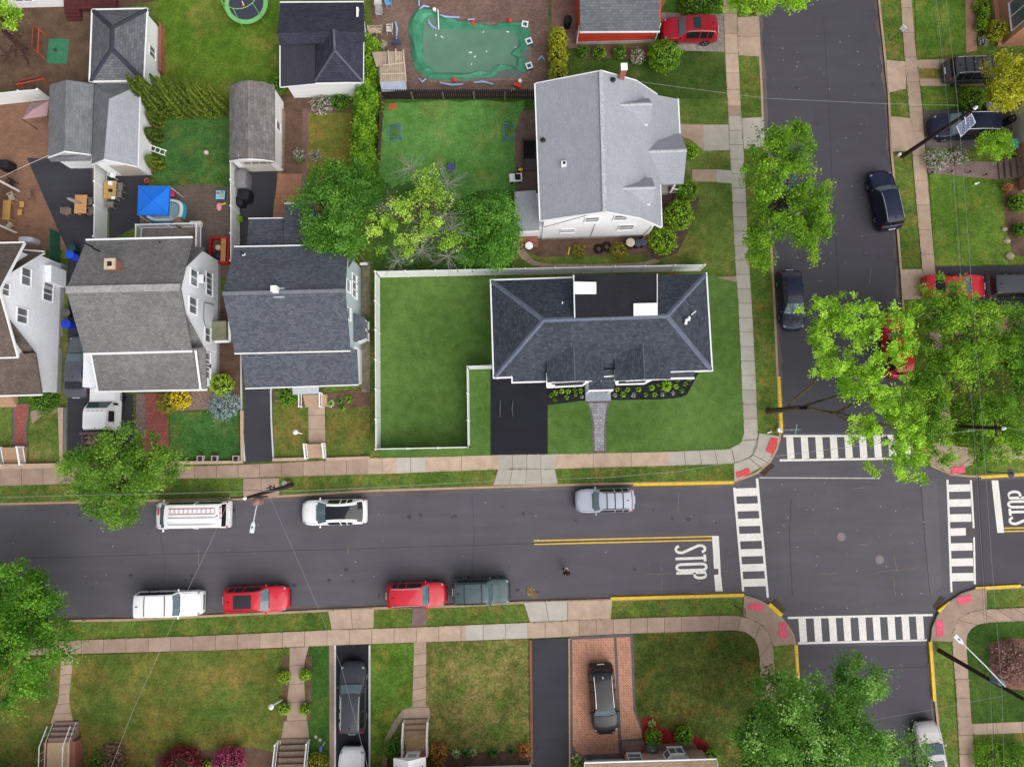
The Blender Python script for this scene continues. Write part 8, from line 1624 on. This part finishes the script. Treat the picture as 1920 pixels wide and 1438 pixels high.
# covered swimming pool
g = G(880,92,0); r = thing('swimming_pool', 'covered swimming pool with green tarp and standing water', 'pool', (g.x,g.y,ZG)); o = Vector((g.x,g.y,ZG))
def pp(l, z): return [G(760+x/4.793, y/4.793, ZG+z)-o for x,y in l]
mb = MB(); q = pp([(140,250),(700,205),(1085,215),(1125,260),(1130,640),(1085,700),(1000,722),(230,745),(150,690)], .03); mb.prism([(p.x,p.y) for p in q], -.05, .05); mb.build('coping', mat('pool_coping', C(150,120,108), .2, 4, .85, fine=10), r)
mb = MB(); q = pp([(150,262),(690,220),(1080,228),(1112,262),(1115,600),(1075,675),(990,700),(240,725),(160,680)], .06); mb.prism([(p.x,p.y) for p in q], .0, .062); mb.build('pool_liner', mat('liner_grey', C(112,122,122), .12, 1.5, .3), r)
tp_ = [(40,180),(75,120),(110,90),(170,72),(215,85),(262,110),(330,150),(400,160),(470,188),(560,200),(640,208),(720,215),(790,232),(850,222),(900,200),(1000,206),(1110,215),(1122,330),(1118,430),(1060,470),(1030,520),(1110,560),(1092,650),(1035,640),(980,628),(900,632),(840,650),(790,702),(680,705),(560,724),(380,718),(200,715),(150,664),(100,645),(75,560),(50,480),(55,400),(30,300),(28,230)]
q = pp(tp_, .07); c = sum(q, Vector())/len(q); mb = MB(); rg = random.Random(5); n = len(q); vs = []; rings = (1.0,.93,.86,.8)
for k, f_ in enumerate(rings): vs += [c+(p-c)*(f_+(rg.uniform(-.02,.02) if 0 < k < 3 else 0))+Vector((0,0,(.03+.26*rg.random() if 0 < k < 3 else 0))) for p in q]
mb.add(vs, [(k*n+i,k*n+(i+1)%n,(k+1)*n+(i+1)%n,(k+1)*n+i) for k in range(3) for i in range(n)]+[tuple(range(3*n,4*n))])
mb.f = [f if (Vector(mb.v[f[1]])-Vector(mb.v[f[0]])).cross(Vector(mb.v[f[2]])-Vector(mb.v[f[0]])).z > 0 else f[::-1] for f in mb.f]; mb.build('tarp', mat('tarp_green', C(72,146,112), .22, 1.2, .5), r)
wq = pp([(165,190),(215,150),(270,150),(298,258),(500,268),(700,266),(920,268),(985,310),(1040,368),(1080,430),(1045,500),(1010,515),(985,560),(1000,608),(945,625),(880,632),(835,655),(795,700),(560,712),(290,700),(205,650),(172,560),(150,420)], .10)
mb = MB(); w2 = wq if sum(wq[i].x*wq[(i+1)%len(wq)].y-wq[(i+1)%len(wq)].x*wq[i].y for i in range(len(wq))) > 0 else wq[::-1]; mb.face(*w2); mb.build('standing_water', mat('murky_water', C(104,142,120), .12, .5, .12, spec=.4), r)
wt = mat('water_tube_blue', C(160,186,222), .1, 4, .5); WT = [[(205,185),(215,210),(240,240),(285,265)],[(300,135),(370,155),(490,160)],[(120,95),(165,55),(215,65)],[(560,180),(625,175)],[(310,745),(420,765),(520,760)],[(615,745),(700,735),(790,760)],[(1190,545),(1225,510),(1255,545)],[(120,705),(150,740),(185,710)],[(945,820),(985,805)],[(-90,200),(-75,260),(-80,330)],[(-80,340),(-75,395)],[(120,0),(125,55)]]
for i, l in enumerate(WT):
    q = pp(l, .16); lab = 'pale blue water tube weighting the pool tarp, one of many'; t_ = thing('water_tube', lab, 'water tube', q[0]+o, 0, 'pale blue water tubes'); mb = MB(); mb.tube([p-q[0] for p in q], [.07]+[.10]*(len(q)-2)+[.07], 7); mb.build('bag', wt, t_, smooth=60)
mb = MB(); q = pp([(293,90),(300,265)], .3); mb.tube(q, .05, 6); mb.build('white_pole', trim, r)
for i, (x,y,lab) in enumerate(((1075,228,'top right corner'),(1110,380,'upper right side'),(1112,600,'lower right side'))):
    p = pp([(x,y)], .2)[0]; b_ = thing('skimmer_box', f'blue and white box at the {lab} of the pool', 'box', p+o-Vector((0,0,.2)), R(20 if i else -10), 'boxes by the pool'); mb = MB(); mb.box(-.26,.26,-.26,.26,0,.3); mb.build('body', mat('box_blue', C(52,92,130), .1, 4, .5), b_); mb = MB(); 
    for s in ((-.26,-.16,-.26,.26),(.16,.26,-.26,.26),(-.16,.16,-.26,-.16),(-.16,.16,.16,.26)): mb.box(s[0],s[1],s[2],s[3],.3,.36)
    mb.build('rim', trim, b_)
rb = mat('bucket_red', C(232,66,44), .08, 4, .5)
for i, (x,y,lab) in enumerate(((942,190,'orange red bucket at the top of the pool'),(995,765,'orange red bucket below the pool, left of its pair'),(1025,778,'orange red bucket below the pool, right of its pair'),(440,720,'orange brick like pot on the lower pool edge'),(610,210,'orange pot on the upper pool edge'),(1030,733,'white bucket by the orange red pair'),(262,92,'white ring bucket at the top left of the pool'))):
    p = pp([(x,y)], .2)[0]+o; bin_(lab, 0, 0, .17 if i < 5 else .15, .28, rb if i < 5 else trim, None, 'bucket', 'bucket').location = (p.x,p.y,ZG)
for i, (x,y,s) in enumerate(((585,475,.16),(625,512,.12),(595,580,.1),(730,465,.1),(920,290,.14),(992,428,.1),(700,292,.1),(275,320,.12),(330,335,.14),(205,628,.22))):
    p = pp([(x,y)], .11)[0]+o; mb = MB(); mb.obox((0,0,.01), (s*1.6,s*.6,.015), i*.7); tag(mb.build('floating_scrap', trim, loc=p), 'white scrap floating on the murky pool cover', 'litter', 'white scraps on the pool cover')
# clutter beside the pool
wc = mat('white_plastic', C(224,220,216), .06, 3, .5); cc = mat('cream_plastic', C(206,186,164), .1, 3, .7)
chair('white plastic chair on the pool patio', 730, 55, ZG, 180, wc); chair('white chair with blue cushion by the old shed', 744, 80, ZG, 120, mat('blue_cushion', C(84,96,136), .15, 4, .8)); chair('cream timber armchair, left of its pair', 699, 58, ZG, 10, cc); chair('cream timber armchair, right of its pair', 710, 58, ZG, 185, cc); chair('white lounge chair at the top left of the pool patio', 709, 8, ZG, 270, wc); chair('grey white lounge chair below it', 711, 24, ZG, 270, mat('grey_plastic', C(170,166,166), .1, 3, .6)); chair('sky blue plastic chair at the top of the pool patio', 727, 5, ZG, 200, mat('sky_plastic', C(110,176,220), .06, 3, .5)); chair('white mould stained chair by the shed roof', 718, 86, ZG, 150, mat('stained_plastic', C(206,198,180), .15, 5, .7))
fr = Frame('old_shed', 'old shed with patchy corrugated beige roof beside the hedge', 'shed', 732, 130, 1.5); srf = courses('corrugated_beige', C(178,160,142), C(190,172,152), C(150,132,116), .16, 9, .02, .25, rough=.8, off=0)
panel(fr, 'roof', srf, [(697,98,1.9),(728,97,1.95),(730,122,2.0),(706,126,1.9)], .05); panel(fr, 'roof', srf, [(729,97,2.05),(757,97,2.0),(761,152,2.0),(712,154,1.95),(712,126,1.98),(730,122,2.05)], .05)
for a_, b_ in (((742,92,2.1),(742,122,2.1)),((728,95,2.12),(730,123,2.12)),((718,123,2.08),(757,118,2.1)),((714,139,2.06),(760,138,2.08)),((756,93,2.1),(761,153,2.08))): bar(fr, 'batten', cc, [a_,b_], .1, .05)
p, q = fr.l(714,168,0), fr.l(763,100,0); mb = MB(); mb.box(p.x+.15,q.x-.1,p.y+.15,fr.y(740,99,1.8)-.1,0,1.7); fr.b(mb, 'wall', mat('blue_grey_panel', C(160,170,190), .15, 2, .6)); panel(fr, 'lip', mat('blue_grey_panel', None) if False else MATS['blue_grey_panel'], [(712,154,1.98),(761,152,2.0),(763,170,1.4),(716,172,1.4)], .04)
# cape house side clutter
def ringtyre(label, px, py): g = G(px,py,.2); r = thing('tyre_planter', label, 'tyre', (g.x,g.y,ZG+.0), 0, 'old tyres'); mb = MB(); n, k = 18, 8; vs = [((.3+.11*math.cos(2*math.pi*j/k))*math.cos(2*math.pi*i/n),(.3+.11*math.cos(2*math.pi*j/k))*math.sin(2*math.pi*i/n),.12+.11*math.sin(2*math.pi*j/k)) for i in range(n) for j in range(k)]; mb.add(vs, [(i*k+j,((i+1)%n)*k+j,((i+1)%n)*k+(j+1)%k,i*k+(j+1)%k) for i in range(n) for j in range(k)]); mb.build('tread', tyre, r, smooth=60); mb = MB(); mb.lathe((0,0,.02), [(.2,0),(.16,.04)], 10); mb.build('soil', dirt, r)
ringtyre('old black tyre in the bed, left of its pair', 1123, 467); ringtyre('old black tyre in the bed, right of its pair', 1138, 463)
g = G(988,282,0); r = thing('stairwell', 'dark basement stairwell with timber kerb beside the cape house', 'stairwell', (g.x,g.y,ZG)); a, b = G(979,301,ZG)-Vector((g.x,g.y,ZG)), G(1004,262,ZG)-Vector((g.x,g.y,ZG)); mb = MB(); mb.box(a.x+.1,b.x,a.y,b.y,.0,.03); mb.build('shaft', mat('shaft_shade', C(30,26,28), .2, 2, .95), r)  # shaft is a flat plate, the well's shade put into its colour
mb = MB(); mb.box(a.x-.05,a.x+.1,a.y-1.2,b.y,0,.3); mb.box(a.x+.1,b.x,b.y-.15,b.y,0,.3); mb.build('kerb', mat('brown_board', C(92,68,56), .25, 4, .9), r)
for i in range(4): mb = MB(); mb.box(a.x+.12,b.x,a.y-.1-i*.26,a.y+.12-i*.26,.02,.04+.05*i); mb.build('tread', mat('tread_concrete', C(86,76,74), .2, 4, .7), r)  # treads in dark grey-brown concrete
g = G(976,319,.3); r = thing('toy_trike', 'small yellow toy trike by the white toy car', 'toy', (g.x,g.y,ZG)); mb = MB(); mb.ball((0,0,.25), .2, .13, .12); mb.build('body', mat('toy_sun', C(240,206,60), .06, 4, .5), r, smooth=60)
for x,y in ((.2,0),(-.15,.14),(-.15,-.14)): mb = MB(); mb.tube([(x,y-.03,.1),(x,y+.03,.1)], .1, 10); mb.build('wheel', tyre, r)
g = G(846,315,.4); r = thing('garden_table', 'low purple table with thin pole on the emerald lawn', 'table', (g.x,g.y,ZG)); mb = MB(); mb.lathe((0,0,.34), [(.36,0),(.36,.05),(.02,.055)], 10); mb.build('tabletop', mat('purple_top', C(86,82,130), .15, 4, .6), r); mb = MB(); mb.tube([(0,0,0),(0,0,.34)], .05, 8); mb.build('leg', blackp, r); mb = MB(); mb.tube([(.3,.1,0),(.3,.15,1.6)], .02, 5); mb.build('thin_pole', blackp, r)
for i,x in enumerate((731,736,741)): g = G(x,200,.15); mb = MB(); mb.box(-.08,.08,-.2,.2,0,.08); tag(mb.build('paving_brick', terra, loc=(g.x,g.y,ZG)), 'orange paving brick lying on the lawn by the picket fence', 'brick', 'loose orange bricks')
g = G(1067,470,.3); mb = MB(); mb.obox((0,0,.05), (.09,.62,.06), -.2); tag(mb.build('yellow_bar', mat('bar_yellow', C(226,206,70), .08, 4, .6), loc=(g.x,g.y,ZG)), 'yellow plastic bar in the cape house bed', 'bar')
g = G(1142,122,0); 
g = G(681,494,.8); r = thing('swing', 'white plank swing hanging beside the pale blue house', 'swing', (g.x,g.y,ZG)); mb = MB(); mb.box(-.3,.3,-.1,.1,.5,.54); mb.build('seat', trim, r)
for s in (-1,1): mb = MB(); mb.tube([(s*.25,0,.54),(s*.2,.1,3.0)], .012, 4); mb.build('rope', wood, r)
hp = [G(a,b,ZG+.02) for a,b in ((1285,1284),(1288,1292),(1297,1303),(1299,1315),(1293,1322),(1284,1326),(1281,1336),(1286,1346),(1294,1350),(1301,1346),(1298,1341),(1291,1346),(1292,1356),(1299,1366))]; mb = MB(); mb.tube([p-hp[0] for p in hp], .025, 5); tag(mb.build('garden_hose', mat('hose_green', C(122,142,98), .1, 4, .6), loc=hp[0]), 'pale green garden hose curling across the olive lawn', 'hose')
g = G(1829,345,.2); r = thing('lawn_ornament', 'white lawn ornament on the lush right hand lawn', 'ornament', (g.x,g.y,ZG)); mb = MB(); mb.ball((0,0,.12), .16, .1, .12, 8, 6); mb.ball((.12,.02,.24), .08, .07, .08, 8, 6); mb.build('body', trim, r, smooth=60); mb = MB(); mb.box(-.12,.12,-.08,.08,-.01,.03); mb.build('base', found, r)
r = box('blue grey parcel heap by the green ball shrub', 'box', 'garden_box', 1855, 196, ZG, .5, .4, .45, mat('parcel_blue', C(150,160,200), .1, 4, .7)); r = box('brown carton by the green ball shrub', 'box', 'carton', 1857, 207, ZG, .6, .45, .4, mat('carton_brown', C(150,108,84), .12, 4, .85)); chair('white folded chair by the brown carton', 1870, 203, ZG, 230, wc); r = box('aqua recycling box by the little lime tree', 'bin', 'recycling_box', 1904, 268, ZG, .55, .75, .9, mat('aqua_bin', C(92,196,206), .06, 3, .5)); bin_('black bin by the pale garage door', 1898, 222, .34, 1.0, blackp)
for i, (px,py) in enumerate(((1745,325),(1782,323),(1816,324),(1846,329))): g = G(px,py,.3); r = thing('path_light', 'small black path light along the plum path', 'lamp', (g.x,g.y,ZG), 0, 'path lights'); mb = MB(); mb.tube([(0,0,0),(0,0,.4)], .03, 5); mb.build('stake', blackp, r); mb = MB(); mb.lathe((0,0,.4), [(.1,0),(.03,.1)], 8); mb.build('shade', blackp, r)
for i, (px,py,rr_) in enumerate(((592,1381,.24),(600,1387,.22))): g = G(px,py,.2); mb = MB(); mb.lathe((0,0,0), [(rr_,0),(rr_*.9,.05),(.05,.06)], 9); tag(mb.build('stepping_stone', found, loc=(g.x,g.y,ZG+.005)), 'round pale stepping stone beside the timber stairs', 'stone', 'stepping stones')
g = G(607,1394,.5); r = thing('mailbox', 'blue and white mailbox on a post beside the timber stairs', 'mailbox', (g.x,g.y,ZG)); mb = MB(); mb.tube([(0,0,0),(0,0,1.0)], .04, 6); mb.build('post', trim, r); mb = MB(); mb.box(-.1,.1,-.22,.22,1.0,1.25); mb.build('box', mat('postal_blue', C(60,84,130), .1, 3, .5), r, bevel=.04)
g = G(519,1410,1.2); 
# brush pile on the right mulch bed and rocks
for i,(px,py,s) in enumerate(((1893,480,.35),(1888,452,.28),(1883,430,.25))): g = G(px,py,.2); mb = MB(); mb.ball((0,0,.1), s, s*.8, s*.6, 8, 6, .3); tag(mb.build('rock', mat('pale_rock', C(190,172,156), .2, 4, .9, fine=9), loc=(g.x,g.y,ZG)), ('largest','middle','smallest')[i]+' pale rock edging the bed at the right edge', 'rock', 'bed edge rocks')
# ================================================================ THE PERSON
def skin(name, verts, edges, radii, m, parent=None, loc=None, sub=2, root=0):
    me = bpy.data.meshes.new(name); me.from_pydata(verts, edges, []); o = bpy.data.objects.new(name, me); COL.objects.link(o); o.modifiers.new('skin','SKIN')
    for i, r_ in enumerate(radii): me.skin_vertices[0].data[i].radius = (r_, r_) if not isinstance(r_, tuple) else r_
    for v in me.skin_vertices[0].data: v.use_root = False
    me.skin_vertices[0].data[root].use_root = True; s_ = o.modifiers.new('sub','SUBSURF'); s_.levels = s_.render_levels = sub; me.materials.append(m)
    if parent is not None: o.parent = parent; KID.setdefault(parent.name, []).append(o)
    if loc is not None: o.location = loc
    for m_ in o.modifiers: pass
    return o
sk = mat('skin', C(214,160,136), .06, 5, .55); blk = mat('black_cloth', C(24,24,28), .25, 6, .85); hair = mat('dark_hair', C(26,22,22), .3, 12, .5); jean = mat('dark_trousers', C(36,38,48), .2, 6, .85)
g = G(1060,1070,0); pz = bpy.data.objects.new('person_root', None)
V_ = [(0,0,.95),(0,-.01,1.15),(0,-.01,1.35),(0,0,1.48),(0,.03,1.57),(0,.05,1.66),(0,.05,1.73)]; E_ = [(i,i+1) for i in range(6)]; R_ = [(.16,.11),(.14,.10),(.17,.105),(.06,.06),(.065,.07),(.078,.095),(.06,.07)]
def chain(st, pts, rs):
    p = st
    for q, r_ in zip(pts, rs): V_.append(q); R_.append(r_); E_.append((p,len(V_)-1)); p = len(V_)-1
    return p
for s in (-1,1):
    chain(0, [(s*.09,0,.86),(s*.10,.02,.48),(s*.10,-.01,.10),(s*.11,.08,.04),(s*.12,.17,.03)], [.085,.058,.042,.04,.03])
    w_ = chain(2, [(s*.17,-.01,1.41),(s*.21,.03,1.14),(s*.13,.24,1.08),(s*.09,.30,1.09)], [.055,.042,.034,.032])
    for k in range(4): chain(w_, [(s*(.06+.018*k),.335+.004*k,1.095),(s*(.045+.012*k),.375-.004*k,1.085),(s*(.03+.01*k),.39-.006*k,1.06)], [.0095,.009,.008])
    chain(w_, [(s*.065,.31,1.11),(s*.04,.335,1.125)], [.011,.009])
body = skin('person', V_, E_, R_, sk, loc=(g.x,g.y,.006)); tag(body, 'person in black clothes standing in the road holding a small controller', 'person'); bpy.data.objects.remove(pz)
skin('shirt', [(0,-.01,.93),(0,-.015,1.15),(0,-.015,1.36),(0,0,1.45),(-.18,-.01,1.41),(-.215,.02,1.14),(-.16,.17,1.095),(.18,-.01,1.41),(.215,.02,1.14),(.16,.17,1.095)], [(0,1),(1,2),(2,3),(2,4),(4,5),(5,6),(2,7),(7,8),(8,9)], [(.185,.135),(.165,.125),(.19,.13),.085,.075,.06,.052,.075,.06,.052], blk, body)
skin('trousers', [(0,0,.98),(-.095,0,.85),(-.10,.02,.48),(-.10,-.01,.12),(.095,0,.85),(.10,.02,.48),(.10,-.01,.12)], [(0,1),(1,2),(2,3),(0,4),(4,5),(5,6)], [(.17,.125),.105,.075,.06,.105,.075,.06], jean, body)
mb = MB(); mb.ball((0,.03,1.70), .092, .112, .10, 14, 10); mb.build('hair', hair, body, smooth=70)
for s in (-1,1): mb = MB(); mb.ball((s*.033,.142,1.665), .013); mb.build('eye', blackp, body); mb = MB(); mb.ball((s*.083,.045,1.65), .014,.028,.035); mb.build('ear', sk, body); mb = MB(); mb.ball((s*.115,.10,.045), .05,.13,.04); mb.build('shoe', blackp, body)
mb = MB(); mb.ball((0,.155,1.635), .016,.028,.026); mb.build('nose', sk, body); mb = MB(); mb.ball((0,.142,1.60), .026,.008,.007); mb.build('mouth', mat('lip', C(176,96,92), .05, 4), body)
mb = MB(); mb.box(-.075,.075,.335,.42,1.10,1.125); cr = mb.build('controller', mat('controller_white', C(206,206,206), .06, 5, .5), loc=(g.x,g.y,.006), bevel=.01); tag(cr, 'pale handheld controller in the hands of the person in the road', 'controller')
